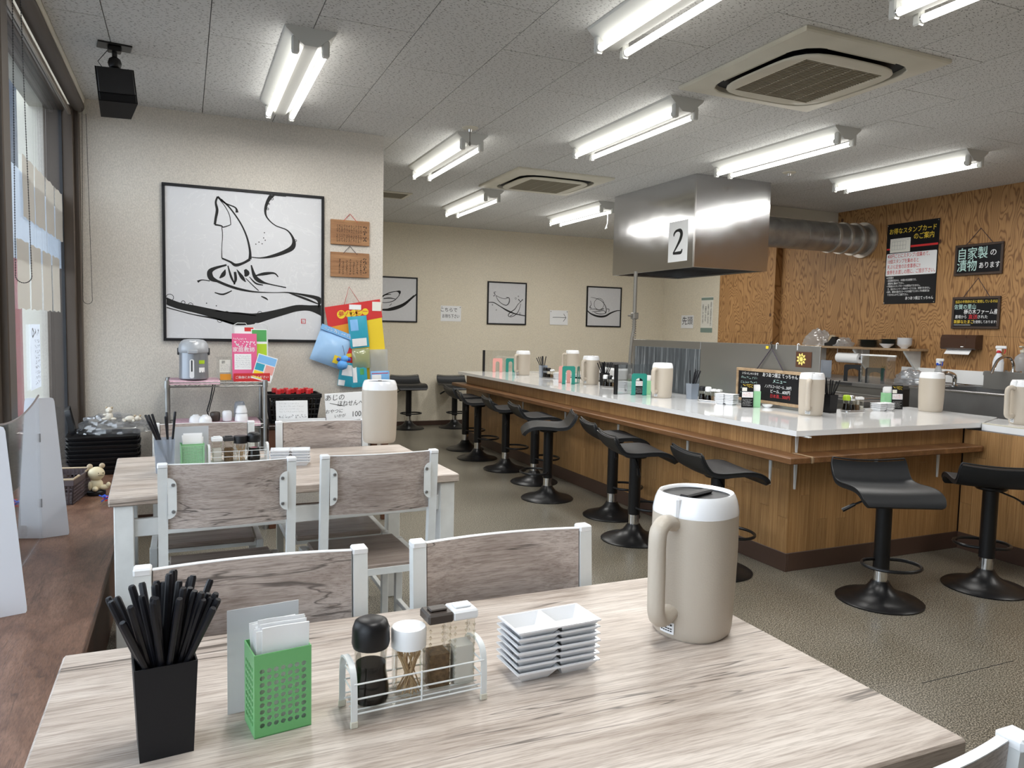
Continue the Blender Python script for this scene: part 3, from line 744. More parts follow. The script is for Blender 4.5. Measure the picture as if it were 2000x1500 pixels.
# chalk board menu
cbz = .93
bd = thing('menu_board', 'black chalk menu board in a wooden frame hanging on the steel guard', 'sign', (3.846, 4.16, .825), -PI/2)
W2, H2 = .345, .245
MB().box(-W2+.02, W2-.02, -.012, -.002, .02, H2-.02).build('slate', M['board_black'], bd, smooth=0)
for x0, x1, z0, z1 in ((-W2, W2, 0, .022), (-W2, W2, H2-.022, H2), (-W2, -W2+.022, .022, H2-.022), (W2-.022, W2, .022, H2-.022)):
    MB().box(x0, x1, -.020, -.001, z0, z1, .003).build('frame_bar', M['plank_pale'], bd)
MB().tube([(-.13, -.012, H2), (0, -.006, .40), (.13, -.012, H2)], .004, 6).build('cord', M['string_dark'], bd)
MB().tube([(0, -.006, .395), (.008, -.010, .42), (-.008, -.010, .437), (0, 0, .446)], .004, 6).build('hook', M['black_metal'], bd)
yb = -.0128
text('あつあつ揚立 てっちゃん', bd, .10, .205, .034, M['ink_white'], yb, sx=.9)
text('メニュー', bd, .10, .165, .034, M['ink_teal'], yb)
text('ノンアルコールビール…300円', bd, .085, .125, .027, M['ink_white'], yb, sx=.72)
text('ビール…600円', bd, .11, .092, .030, M['ink_white'], yb)
text('日本酒…500円', bd, .11, .058, .030, M['ink_red'], yb)
text('いらっしゃいませ', bd, -.20, .205, .022, M['ink_white'], yb)
s = MB()
for i, z in enumerate((.175, .14, .10, .065)): scribble(s, -.30, -.12, z-.008, z+.008, yb, 9, 20+i)
s.build('chalk_notes', M['ink_teal'], bd, smooth=0)
fc = thing('flower_postcard', 'small postcard of a yellow flower stuck on the steel guard', 'postcard', (3.849, 3.86, CT+.30), -PI/2)
MB().box(-.07, .07, -.002, 0, 0, .105).build('card', M['red_brown_wood'], fc, smooth=0)
s = MB()
for k in range(9): a = 2*PI*k/9; ribbon(s, [(-.02, .055, .012), (-.02+.02*math.cos(a), .055+.02*math.sin(a), .022), (-.02+.042*math.cos(a), .055+.042*math.sin(a), .006)], -.0026, k=3)
s.prism([(-.02+.016*math.cos(2*PI*k/12), .055+.016*math.sin(2*PI*k/12)) for k in range(12)], .0027, .0029, XZ()); s.build('flower', M['green_plant'], fc, smooth=0)
# hood
hd = thing('extractor_hood', 'big brushed steel extractor hood over the kitchen', 'extractor hood', (0, 0, 0))
x0, x1, y0, y1, z0, z1, t = 3.99, 4.80, 5.30, 6.62, 1.885, CEIL-.001, .006
MB().box(x0, x0+t, y0+t, y1, z0, z1).build('side_panel', M['steel_brushed'], hd, smooth=0)
MB().box(x0, x1, y0, y0+t, z0, z1).build('front_panel', M['steel_brushed'], hd, smooth=0)
MB().box(x1-t, x1, y0+t, y1, z0, z1).build('side_panel', M['steel_brushed'], hd, smooth=0)
MB().box(x0+t, x1-t, y1-t, y1, z0, z1).build('back_panel', M['steel_brushed'], hd, smooth=0)
MB().box(x0+t, x1-t, y0+t, y1-t, z0+.10, z0+.11).build('filter_plate', M['dark_slot'], hd, smooth=0)
g = MB(); g.box(x0+t, x0+.03, y0+t, y1-t, z0, z0+.012); g.box(x1-.03, x1-t, y0+t, y1-t, z0, z0+.012); g.box(x0+.03, x1-.03, y0+t, y0+.03, z0, z0+.012)
g.box(x0+.03, x1-.03, y1-.03, y1-t, z0, z0+.012); g.build('bottom_lip', M['steel_dark'], hd, smooth=0)
MB().box(x0-.003, x0+.008, y0-.003, y0+.012, z0, z1-.05).build('corner_strip', M['steel_rim'], hd, smooth=0)
pp = thing('number_notice', 'white sheet with a large number 2 taped to the hood', 'notice', (x0-.0005, 5.53, 1.965), -PI/2)
MB().box(-.14, .14, -.001, 0, -.02, .335).build('sheet', M['paper'], pp, smooth=0)
dg2 = [(x, z*.82, w) for x, z, w in [(-.06, .25, .012), (-.058, .275, .02), (-.035, .30, .022), (0, .308, .024), (.035, .298, .036), (.05, .262, .04), (.035, .21, .036), (0, .155, .026), (-.04, .10, .018), (-.066, .068, .012)]]
s = MB(); ribbon(s, dg2, -.0016); ribbon(s, [(-.066, .055, .02), (0, .055, .026), (.05, .057, .026), (.066, .085, .012)], -.0016); s.build('numeral', M['ink'], pp, smooth=0)
du = thing('exhaust_duct', 'round galvanised duct running from the hood to the plywood wall', 'duct', (0, 0, 0))
yd, zd = 5.86, 2.335
MB().cyl((4.80, yd, zd), (6.598, yd, zd), .148, n=32).build('pipe', M['galvanised'], du)
for x in (4.98, 5.16, 5.34, 5.52, 5.70, 5.88, 6.04):
    MB().cyl((x, yd, zd), (x+.008, yd, zd), .1495, n=32).build('seam_ring', M['galvanised'], du)
for x, r_ in ((6.10, .160), (6.26, .163), (6.42, .168), (6.565, .185)): MB().cyl((x, yd, zd), (x+.03, yd, zd), r_, n=32).build('flange', M['aluminium'], du)
gp = thing('gas_pipe', 'thin grey pipe with a flexible hose below the hood', 'pipe', (3.90, 6.05, 0))
MB().cyl((0, 0, 1.45), (0, 0, 1.885), .018, n=12).build('pipe', M['pipe_grey'], gp)
hs = MB(); hs.tube([(0, 0, 1.45), (.0, 0, 1.35), (-.02, .0, 1.26), (-.03, .0, 1.1), (-.04, 0, .8)], .016, 10)
for k in range(9): hs.cyl((0, 0, 1.44-.022*k), (0, 0, 1.43-.022*k), .021, n=10)
hs.build('hose', M['pipe_grey'], gp)
MB().box(-.026, .03, -.03, .03, 1.44, 1.50, .006).cyl((-.02, 0, 1.47), (-.07, 0, 1.47), .007, n=8).build('valve', M['pipe_grey'], gp)

# ------------------------------------------------------------------ ceiling lights, air conditioners and small ceiling fittings
def make_light():
    t = thing('ceiling_light', 'x', 'light')
    L = 1.245; P = [(-.115, 0), (.115, 0), (.112, -.012), (.038, -.074), (.030, -.080), (-.030, -.080), (-.038, -.074), (-.112, -.012)]
    MB().prism(P[::-1], -L/2, L/2, Matrix(((1,0,0,0),(0,0,1,0),(0,1,0,0),(0,0,0,1)))).build('housing', M['fixture_white'], t, smooth=20)
    for sx in (-1, 1):
        MB().cyl((sx*.068, -.580, -.092), (sx*.068, .580, -.092), .0155, n=14).build('tube', M['tube_light'], t)
        la = bpy.data.lights.new('tube_glow', 'AREA'); la.shape = 'RECTANGLE'; la.size = .03; la.size_y = 1.15; la.energy = TUBE_WATTS; la.color = (1.0, .985, .95)
        lo = put('tube_glow', la, t, (sx*.068, 0, -.1095))
        for sy in (-1, 1):
            so = MB().box(sx*.068-.017, sx*.068+.017, sy*.602-.017, sy*.602+.017, -.115, -.040, .006).build('socket', M['fixture_white'], t)
            MB().cyl((sx*.068, sy*.580, -.092), (sx*.068, sy*.586, -.092), .0165, n=12).build('tube_cap', M['steel_rim'], so)
    return t
lt = make_light()
LIGHTS = [(.545, 4.235, 'twin tube ceiling light nearest to the big squid picture'), (2.67, 4.28, 'twin tube ceiling light between the two air conditioners'),
 (3.95, 4.30, 'twin tube ceiling light just above the steel hood'), (5.22, 4.31, 'twin tube ceiling light nearest to the plywood wall'),
 (1.85, 5.61, 'twin tube ceiling light beside the corner of the squid picture wall'), (2.77, 7.50, 'twin tube ceiling light below the far air conditioner in the picture'),
 (4.08, 7.52, 'twin tube ceiling light left of the hood with a pull cord'), (1.78, 2.42, 'twin tube ceiling light cut by the top edge, left of the large air conditioner'),
 (2.62, 1.58, 'twin tube ceiling light in the top right corner of the picture'),
 (.55, 1.05, 'unseen twin tube ceiling light added overhead to brighten the front table'), (5.22, 1.58, 'unseen twin tube ceiling light added on the right, out of the picture'), (5.3, 7.5, 'unseen twin tube ceiling light added behind the hood')]  # last three are unseen and added; the overhead one brightens the front table
for i, (x, y, lab) in enumerate(LIGHTS):
    if i == 0: lt.location = (x, y, CEIL); lt['label'] = lab; lt['group'] = 'twin tube ceiling lights'; o = lt
    else: o = dup(lt, (x, y, CEIL), 0, lab)
    if 'pull cord' in lab: MB().tube([(.068, -.50, -.108), (.07, -.50, -.20), (.05, -.51, -.24), (.03, -.52, -.27)], .003, 5).tube([(.05, -.51, -.235), (.055, -.51, -.26)], .008, 6).build('pull_cord', M['white_plastic'], o)

def superring(a, n=48, e=5.0):
    pts = []
    for k in range(n):
        t = 2*PI*k/n+PI/4*0; c, s_ = math.cos(t), math.sin(t); q = (abs(c)**e+abs(s_)**e)**(-1/e); pts.append((a*c*q, a*s_*q))
    return pts
def make_ac():
    t = thing('air_conditioner', 'x', 'air conditioner'); H = .465
    inner = superring(.375); n = len(inner)
    outer = []
    for (x, y) in inner: q = H/max(abs(x), abs(y)); outer.append((x*q, y*q))
    for i in range(n):   # snap the ring vertices nearest to the corners onto the square corners
        if abs(abs(outer[i][0])-abs(outer[i][1])) < .03: outer[i] = (math.copysign(H, outer[i][0]), math.copysign(H, outer[i][1]))
    m = MB(); lev = [(outer, -.0005), (outer, -.014), ([(x*.985, y*.985) for x, y in outer], -.020), ([(x*1.01, y*1.01) for x, y in inner], -.034), (inner, -.030), (inner, -.001)]
    vs = []; fs = []
    for P, z in lev: vs += [(x, y, z) for x, y in P]
    for l in range(len(lev)-1): fs += [(l*n+k, (l+1)*n+k, (l+1)*n+(k+1) % n, l*n+(k+1) % n) for k in range(n)]
    m.add(vs, fs).build('frame', M['cream_plastic'], t, smooth=25)
    MB().prism([(x*.999, y*.999) for x, y in inner], -.004, -.001).build('recess', M['dark_slot'], t, smooth=0)
    MB().prism(superring(.27), -.036, -.004).build('core', M['dark_slot'], t, smooth=0)  # recess and core near-black: shade of the deep air slots put into the colour
    g = .250; pan = superring(.335, e=4.2); sq = []
    for (x, y) in pan: q = g/max(abs(x), abs(y)); sq.append((x*q, y*q))
    for i in range(n):
        if abs(abs(sq[i][0])-abs(sq[i][1])) < .02: sq[i] = (math.copysign(g, sq[i][0]), math.copysign(g, sq[i][1]))
    lev = [(superring(.28), -.037), (pan, -.037), (pan, -.043), ([(x*.985, y*.985) for x, y in pan], -.046), ([(x*1.03, y*1.03) for x, y in sq], -.048), (sq, -.046), (sq, -.037)]
    vs = []; fs = []
    for P, z in lev: vs += [(x, y, z) for x, y in P]
    for l in range(len(lev)-1): fs += [(l*n+k, (l+1)*n+k, (l+1)*n+(k+1) % n, l*n+(k+1) % n) for k in range(n)]
    MB().add(vs, fs).build('panel', M['cream_plastic'], t, smooth=25)
    gr = MB().prism(sq, -.041, -.038).build('filter', M['grille_dirty'], t, smooth=0)
    sl = MB().box(-g, g, -.0028, .0028, -.047, -.041).mesh('slat', M['grille_dirty'], 0)
    for k in range(30): put('slat', sl, gr, (0, -g+.017*(k+.5), 0))
    for k in range(4): MB().box(-g+.102*(k+1)-.004, -g+.102*(k+1)+.004, -g, g, -.0465, -.041).build('bar', M['grille_dirty'], gr, smooth=0)
    lv = MB().box(-.22, .22, -.005, .005, -.0012, .0012).mesh('louvre', M['cream_plastic'], 0)
    for k in range(4):
        a = k*PI/2; o = put('louvre', lv, t, (.352*math.cos(a+PI/2), .352*math.sin(a+PI/2), -.022)); o.rotation_euler = (R(35), 0, a)
    return t
ac = make_ac(); ac.location = (2.965, 3.05, CEIL); ac['label'] = 'large cream ceiling air conditioner at the upper right'; ac['group'] = 'ceiling air conditioners'
dup(ac, (3.03, 6.27, CEIL), 0, 'smaller looking ceiling air conditioner farther back, left of the hood')
def sprinkler(loc, lab, chain):
    t = thing('sprinkler', lab, 'sprinkler', loc)
    MB().lathe([(.030, -.012), (.052, -.006), (.056, 0)], 20).build('plate', M['cream_plastic'], t)
    MB().lathe([(.012, -.03), (.016, -.012)], 12).build('nozzle', M['steel_rim'], t)
    if chain: MB().tube([(.0, 0, -.02), (0, 0, -.09)], .003, 5).lathe([(.004, -.12), (.010, -.11), (.004, -.09)], 8).build('pull_chain', M['pipe_grey'], t)
sprinkler((1.783, 4.866, CEIL), 'small round ceiling fitting with a hanging chain', True); sprinkler((4.63, 4.906, CEIL), 'small round ceiling fitting above the steel hood', False)
cv = thing('ceiling_vent', 'square slatted ceiling vent beside the partition wall corner', 'vent', (1.95, 7.65, CEIL))
f = MB(); 
for a in ((-.18, .18, -.18, -.15), (-.18, .18, .15, .18), (-.18, -.15, -.15, .15), (.15, .18, -.15, .15)): f.box(*a, -.012, -.0005)
f.build('frame', M['cream_plastic'], cv, smooth=0); MB().box(-.15, .15, -.15, .15, -.003, -.001).build('backing', M['dark_slot'], cv, smooth=0)
sl = MB().box(-.15, .15, -.006, .006, -.010, -.003).mesh('slat', M['grille_dirty'], 0)
for k in range(9): put('slat', sl, cv, (0, -.133+.033*k, 0))
# ceiling loudspeaker
sp = thing('loudspeaker', 'black box loudspeaker hanging from a ball joint on the ceiling', 'loudspeaker', (-.302, 4.28, CEIL), R(8))
MB().box(-.075, .075, -.05, .05, -.008, 0, .002).box(-.03, .03, -.03, .03, -.03, -.008, .004).build('ceiling_plate', M['black_metal'], sp)
MB().cyl((0, 0, -.03), (0, 0, -.14), .012, n=10).lathe([(.012, -.115), (.026, -.105), (.032, -.085), (.026, -.065), (.012, -.055)], 14).build('ball_joint', M['black_metal'], sp)
mt = Matrix.Translation((.0, -.01, -.228)) @ Matrix.Rotation(R(-14), 4, 'X') @ Matrix.Rotation(R(-4), 4, 'Y')
b = MB(); P = [(-.085, -.075), (.085, -.075), (.068, .09), (-.068, .09)]
b.prism(P, -.088, .088, mt); b.build('cabinet', M['speaker_black'], sp, smooth=20)
MB().box(-.079, .079, -.083, -.0755, -.045, .086, .003, mt).build('grille', M['dark_slot'], sp)
MB().box(-.079, .079, -.080, -.0755, -.086, -.048, .002, mt).build('lower_band', M['speaker_black'], sp)
MB().tube([(-.03, .03, -.02), (-.07, .06, -.07), (-.03, .05, -.13)], .002, 5).build('wire', M['black_plastic'], sp)
# roller blinds and their bead chains
def blind(y0, y1, lab, cy, cz, ch):
    t = thing('roller_blind', lab, 'blind', (-.545, 0, 0))
    MB().cyl((-.035, y0, 2.612), (-.035, y1, 2.612), .036, n=20).build('rolled_fabric', M['blind_fabric'], t)
    MB().box(-.078, -.062, y0+.01, y1-.01, 2.538, 2.568, .003).build('bottom_bar', M['aluminium'], t)
    for y in (y0-.006, y1+.002): MB().box(-.075, .004, y, y+.004, 2.572, 2.655, .001).build('end_plate', M['cream_plastic'], t)
    pts = []; w = .025; ox = ch
    for k in range(40): pts.append((ox-w*(.4+.6*k/40), cy, 2.59-(2.59-cz-w)*k/40))
    for k in range(13): a = PI+PI*k/12; pts.append((ox+w*math.cos(a), cy, cz+w+w*math.sin(a)))
    for k in range(40): pts.append((ox+w*(1-.6*k/40), cy, cz+w+(2.59-cz-w)*k/40))
    b = MB(); b.tube(pts, .0011, 4)
    L = 0
    for i in range(len(pts)-1):
        a_, b_ = Vector(pts[i]), Vector(pts[i+1]); n = max(1, int((b_-a_).length/.0085))
        for q in range(n):
            c = a_.lerp(b_, q/n); b.add([(c.x, c.y, c.z+.0028), (c.x+.0028, c.y, c.z), (c.x, c.y+.0028, c.z), (c.x-.0028, c.y, c.z), (c.x, c.y-.0028, c.z), (c.x, c.y, c.z-.0028)],
                [(0,1,2),(0,2,3),(0,3,4),(0,4,1),(5,2,1),(5,3,2),(5,4,3),(5,1,4)])
    b.build('bead_chain', M['black_plastic'], t, smooth=0)
blind(3.32, 5.33, 'rolled up blind beside the partition wall, its chain loop against the wall', 5.27, 1.42, .004)
blind(1.1, 3.25, 'rolled up blind at the left edge with a long bead chain loop', 3.20, 1.45, .016)
# ------------------------------------------------------------------ pitchers (handle towards +x)
def make_pitcher():
    t = thing('pitcher', 'x', 'pitcher')
    MB().lathe([(.055, .004), (.066, 0), (.071, .006), (.0735, .02), (.077, .10), (.0785, .17), (.078, .236)], 40, sq=.35).build('body', M['beige_plastic'], t, smooth=50)
    MB().lathe([(.0782, .236), (.0782, .24), (.0765, .251), (.074, .262), (.070, .272), (.0675, .2755), (.064, .2745), (.062, .268)], 40, sq=.35, capb=False, capt=False).build('collar', M['white_gloss'], t, smooth=60)
    ld = MB().lathe([(.063, .262), (.0625, .269), (.058, .2665), (.02, .2655)], 40, sq=.3).build('lid', M['charcoal_gloss'], t, smooth=60)
    MB().box(-.045, .045, -.010, .010, .266, .2735, .003).build('lid_grip', M['charcoal_gloss'], ld)
    hp = smooth_path([(.068, 0, .220), (.095, 0, .229), (.114, 0, .223), (.123, 0, .204), (.122, 0, .14), (.121, 0, .09), (.119, 0, .062), (.108, 0, .048), (.090, 0, .048), (.070, 0, .056)], 4)
    h = MB(); n = 10; vs = []; P = [Vector(p) for p in hp]
    for i, p in enumerate(P):
        d = (P[min(i+1, len(P)-1)]-P[max(i-1, 0)]).normalized(); nn = Vector((-d.z, 0, d.x))
        for q in range(n): a = 2*PI*q/n; vs.append(p+nn*.0145*math.cos(a)+Vector((0, 1, 0))*.0175*math.sin(a))
    h.add(vs, [(i*n+q, i*n+(q+1) % n, (i+1)*n+(q+1) % n, (i+1)*n+q) for i in range(len(P)-1) for q in range(n)]+[tuple(range(n-1, -1, -1)), tuple((len(P)-1)*n+q for q in range(n))])
    h.build('handle', M['beige_plastic'], t, smooth=60)
    MB().box(.060, .082, -.014, .014, .234, .274, .004).build('spout_clip', M['white_gloss'], t)
    lb = MB(); lb.add([(.0762*math.cos(a), .0762*math.sin(a), z) for z in (.012, .034) for a in (R(-16), R(-8), R(0), R(8))], [(0, 1, 5, 4), (1, 2, 6, 5), (2, 3, 7, 6)]); 
    lb.build('label_sticker', M['paper'], t)
    s = MB(); rg = random.Random(4)
    for z, hh in ((.029, .0035), (.022, .0022), (.0175, .0022)):
        for k in range(5):
            a0 = R(-14+4*k); a1 = R(-14+4*k+3); s.add([(.0768*math.cos(a), .0768*math.sin(a), zz) for zz in (z-hh/2, z+hh/2) for a in (a0, a1)], [(0, 1, 3, 2)])
    s.build('sticker_print', M['ink'], t, smooth=0)
    return t
M['charcoal_gloss'] = mat('charcoal_gloss', (.02, .02, .022), .45, spec=.25)
TZ = .7416; CZ = .8036
pt = make_pitcher(); pt.location = (.905, 1.165, TZ); pt.rotation_euler.z = R(200); pt['group'] = 'beige water pitchers'
pt['label'] = 'big beige water pitcher on the front table'
for (x, y, a, lab) in ((.80, 3.30, 76, 'beige pitcher on the second table, lid and spout side showing'),
  (3.505, 7.70, 200, 'beige pitcher farthest along the counter, beside the pink holder'), (3.60, 6.32, 200, 'beige pitcher between the teal holder and the black chopstick holder'),
  (3.47, 4.95, 200, 'beige pitcher on the counter in front of the streaked board'), (3.735, 3.665, 215, 'beige pitcher at the corner of the counter by the chalk menu'),
  (4.83, 3.64, 5, 'beige pitcher with its handle to the right, in front of the sink')):
    dup(pt, (x, y, CZ), R(a), lab)
dup(pt, (4.80, 2.98, CT-.0079), R(165), 'beige pitcher cut off by the right edge of the picture')

# ------------------------------------------------------------------ chopstick holders and chopsticks
stick_me = MB().lathe([(.0028, 0), (.0040, .10), (.0048, .20), (.0048, .226), (.0036, .229)], 8).mesh('chopstick', M['black_stick'])
def holder(loc, rz, label, material, n, sl, grp, w0=.031, w1=.036, h=.132, seed=1, sub='chopstick', lean=1.0, bias=(0, 0)):
    t = thing('chopstick_holder', label, 'holder', loc, rz, 'chopstick holders')
    b = MB(); th = .002
    def sq(w, z): return [(-w, -w, z), (w, -w, z), (w, w, z), (-w, w, z)]
    vs = sq(w0, 0)+sq(w1, h)+sq(w1-th, h)+sq(w0-th, th)
    b.add(vs, [(3, 2, 1, 0)]+[(i, (i+1) % 4, 4+(i+1) % 4, 4+i) for i in range(4)]+[(4+i, 4+(i+1) % 4, 8+(i+1) % 4, 8+i) for i in range(4)]+[(8+i, 8+(i+1) % 4, 12+(i+1) % 4, 12+i) for i in range(4)]+[(12, 13, 14, 15)])
    b.build('cup', material, t, smooth=0)
    rg = random.Random(seed); spots = []
    for i in range(n):
        for _ in range(400):
            tx, ty = rg.uniform(-1, 1)*(w1-.006), rg.uniform(-1, 1)*(w1-.006)
            bx, by = -tx*.55*lean+rg.uniform(-.25, .25)*w0-bias[0]*.1, -ty*.45*lean+rg.uniform(-.25, .25)*w0-bias[1]*.1
            m_ = .78*w0; bx, by = max(-m_, min(m_, bx)), max(-m_, min(m_, by))
            top = Vector((tx, ty, h)); d = (top-Vector((bx, by, .003))).normalized()
            if abs(top.x) > w1-.006 or abs(top.y) > w1-.006: continue
            if any((Vector((bx, by))-a).length < .0065 and (top.xy-c).length < .0065 for a, c in spots): continue
            break
        spots.append((Vector((bx, by)), top.xy.copy()))
        o = put('chopstick', stick_me); mw = Matrix.Translation(Vector(loc)) @ Matrix.Rotation(rz, 4, 'Z') @ Matrix.Translation((bx, by, .003))
        o.matrix_world = mw @ Vector((0, 0, 1)).rotation_difference(d).to_matrix().to_4x4()
        sc = rg.uniform(.96, 1.04); o.scale = (1, 1, sc)
        tag(o, sl, 'chopsticks', grp)
holder((-.030, 1.092, TZ), R(6), 'tall black chopstick holder at the front left of the front table', M['black_matte'], 34, 'black chopstick standing in the black holder on the front table', 'chopsticks on the front table', w0=.033, w1=.0385, h=.128, seed=5, lean=1.1)
holder((-.075, 3.16, TZ), R(4), 'frosted clear chopstick holder on the second table', M['frosted_blue'], 7, 'black chopstick leaning in the frosted holder on the second table', 'chopsticks on the second table', h=.13, seed=3, lean=.3, bias=(-.18, 0))
holder((3.565, 7.30, CZ), R(0), 'clear chopstick holder far along the counter', M['frosted_blue'], 9, 'black chopstick in the clear holder far along the counter', 'chopsticks far along the counter', seed=11)
holder((3.66, 6.16, CZ), R(0), 'black chopstick holder beside the second farthest counter pitcher', M['black_matte'], 12, 'black chopstick in the black holder in the middle of the counter', 'chopsticks mid counter', seed=12, h=.12)
holder((3.65, 4.80, CZ), R(0), 'frosted clear chopstick holder in front of the streaked board', M['frosted_blue'], 7, 'black chopstick in the frosted holder before the streaked board', 'chopsticks before the streaked board', seed=13, h=.122, lean=.4, bias=(.1, -.1))
holder((3.995, 3.755, CZ), R(0), 'black chopstick holder beside the pitcher at the counter corner', M['black_matte'], 9, 'black chopstick in the holder at the counter corner', 'chopsticks at the counter corner', seed=14, h=.122, bias=(.08, 0), lean=.8)

# ------------------------------------------------------------------ napkin holders
def perforated(mb, w, h, nx, ny, r, mtx, t=.0015, mx=.006, mz0=.012, mz1=.02, seg=10):
    """thin sheet w x h in local x,z with a real grid of round holes"""
    x0, x1, z0, z1 = -w/2+mx, w/2-mx, mz0, h-mz1; cw, chh = (x1-x0)/nx, (z1-z0)/ny
    for yy, flip in ((0, 0), (t, 1)):
        vs = []; fs = []
        def q(*p):
            n = len(vs); vs.extend(p); f = tuple(range(n, n+len(p))); fs.append(f[::-1] if flip else f)
        q((-w/2, yy, 0), (w/2, yy, 0), (w/2, yy, z0), (-w/2, yy, z0)); q((-w/2, yy, z1), (w/2, yy, z1), (w/2, yy, h), (-w/2, yy, h))
        q((-w/2, yy, z0), (x0, yy, z0), (x0, yy, z1), (-w/2, yy, z1)); q((x1, yy, z0), (w/2, yy, z0), (w/2, yy, z1), (x1, yy, z1))
        for i in range(nx):
            for j in range(ny):
                cx, cz = x0+cw*(i+.5), z0+chh*(j+.5); n = len(vs); K = 8
                for k in range(K):
                    a = 2*PI*k/K; ox, oz = ((1, 0), (1, 1), (0, 1), (-1, 1), (-1, 0), (-1, -1), (0, -1), (1, -1))[k]
                    vs.append((cx+ox*cw/2, yy, cz+oz*chh/2)); vs.append((cx+math.cos(a)*r, yy, cz+math.sin(a)*r))
                for k in range(K):
                    a, b = n+2*k, n+2*((k+1) % K); f = (a, b, b+1, a+1); fs.append(f if flip else f[::-1])
        mb.add([mtx @ Vector(v) for v in vs], fs)
    # corner fillers of the square cells and hole walls
    for i in range(nx):
        for j in range(ny):
            cx, cz = x0+cw*(i+.5), z0+chh*(j+.5); vs = []; K = 8
            for k in range(K):
                a = 2*PI*k/K; vs += [(cx+math.cos(a)*r, 0, cz+math.sin(a)*r), (cx+math.cos(a)*r, t, cz+math.sin(a)*r)]
            mb.add([mtx @ Vector(v) for v in vs], [(2*k, 2*((k+1) % K), 2*((k+1) % K)+1, 2*k+1) for k in range(K)])
    e = [(-w/2, 0, 0), (w/2, 0, 0), (w/2, 0, h), (-w/2, 0, h), (-w/2, t, 0), (w/2, t, 0), (w/2, t, h), (-w/2, t, h)]
    mb.add([mtx @ Vector(v) for v in e], [(0, 4, 5, 1), (1, 5, 6, 2), (2, 6, 7, 3), (3, 7, 4, 0)])
def napkins(loc, rz, n, label, grp, w=.062, h=.135, d=.030, yoff=0):
    me = MB()
    me.slab(lambda u, v: (-w/2+w*u, .0015*math.sin(u*5)*v, h*v), 6, 4, .0011)
    m1 = me.mesh('napkin', M['tissue'])
    rg = random.Random(int(abs(loc[0])*100))
    for i in range(n):
        o = put('napkin', m1); hz = rg.uniform(-.004, .004); fan = (i/(n-1)-.5) if n > 1 else 0
        o.matrix_world = Matrix.Translation(Vector(loc)) @ Matrix.Rotation(rz, 4, 'Z') @ Matrix.Translation((rg.uniform(-.002, .004), yoff-d/2+d*i/max(1, n-1), .003)) @ Matrix.Rotation(R(-5*fan*(1 if fan > 0 else .25)), 4, 'X') @ Matrix.Rotation(R(rg.uniform(-2.5, 2.5)), 4, 'Y')
        o.scale = (1, 1, 1+hz/h*1.5); tag(o, label, 'napkin', grp)
nh = thing('napkin_holder', 'green perforated metal napkin box on the front table', 'napkin holder', (.1195, 1.098, TZ), R(8))
W, D, H = .080, .062, .120
b = MB(); perforated(b, W, H, 7, 9, .0037, Matrix.Translation((0, -D/2, 0))); b.build('front_panel', M['green_plastic'], nh, smooth=0)
b = MB(); perforated(b, W, H, 7, 9, .0037, Matrix.Translation((0, D/2-.0015, 0))); b.build('back_panel', M['green_plastic'], nh, smooth=0)
for sx in (-1, 1):
    b = MB(); perforated(b, D-.003, H, 5, 9, .0037, Matrix.Translation((sx*W/2-(.0015 if sx > 0 else 0), 0, 0)) @ Matrix.Rotation(R(-90 if sx < 0 else -90), 4, 'Z')); b.build('side_panel', M['green_plastic'], nh, smooth=0)
MB().box(-W/2, W/2, -D/2, D/2, 0, .0015).build('bottom', M['green_plastic'], nh, smooth=0)
napkins((.1215, 1.098, TZ), R(8), 11, 'folded white napkin standing in the green box on the front table', 'napkins on the front table', w=.066, h=.150, d=.036, yoff=-.002)
tag(MB().box(-.052, .052, -.0008, .0008, 0, .158).build('plastic_card', M['frosted'], None, (.105, 1.152, TZ), R(6), 0), 'blank frosted plastic card behind the green napkin box, front table', 'card')
nh2 = thing('napkin_holder', 'pale green mesh napkin box on the second table', 'napkin holder', (.024, 3.215, TZ), R(4))
W, D, H = .086, .05, .098
for y in (-D/2, D/2-.0015): b = MB(); perforated(b, W, H, 14, 14, .0020, Matrix.Translation((0, y, 0)), mx=.004, mz0=.006, mz1=.008, seg=4); b.build('panel', M['green_mesh'], nh2, smooth=0)
for sx in (-1, 1): MB().box(sx*W/2-(.0015 if sx > 0 else 0), sx*W/2+(0 if sx > 0 else .0015), -D/2+.002, D/2-.002, 0, H).build('side_panel', M['green_mesh'], nh2, smooth=0)
MB().box(-W/2, W/2, -D/2, D/2, 0, .0015).build('bottom', M['green_mesh'], nh2, smooth=0)
MB().tube([(-W/2, -D/2, H), (W/2, -D/2, H), (W/2, D/2, H), (-W/2, D/2, H)], .0018, 6, closed=True).build('rim', M['green_plastic'], nh2)
napkins((.024, 3.215, TZ), R(4), 6, 'folded white napkin in the pale green box on the second table', 'napkins on the second table', w=.07, h=.128, d=.03)
tag(MB().box(-.064, .064, -.0008, .0008, 0, .162).build('plastic_card', M['frosted'], None, (.022, 3.252, TZ), R(4), 0), 'blank frosted plastic card behind the pale green napkin box, second table', 'card')

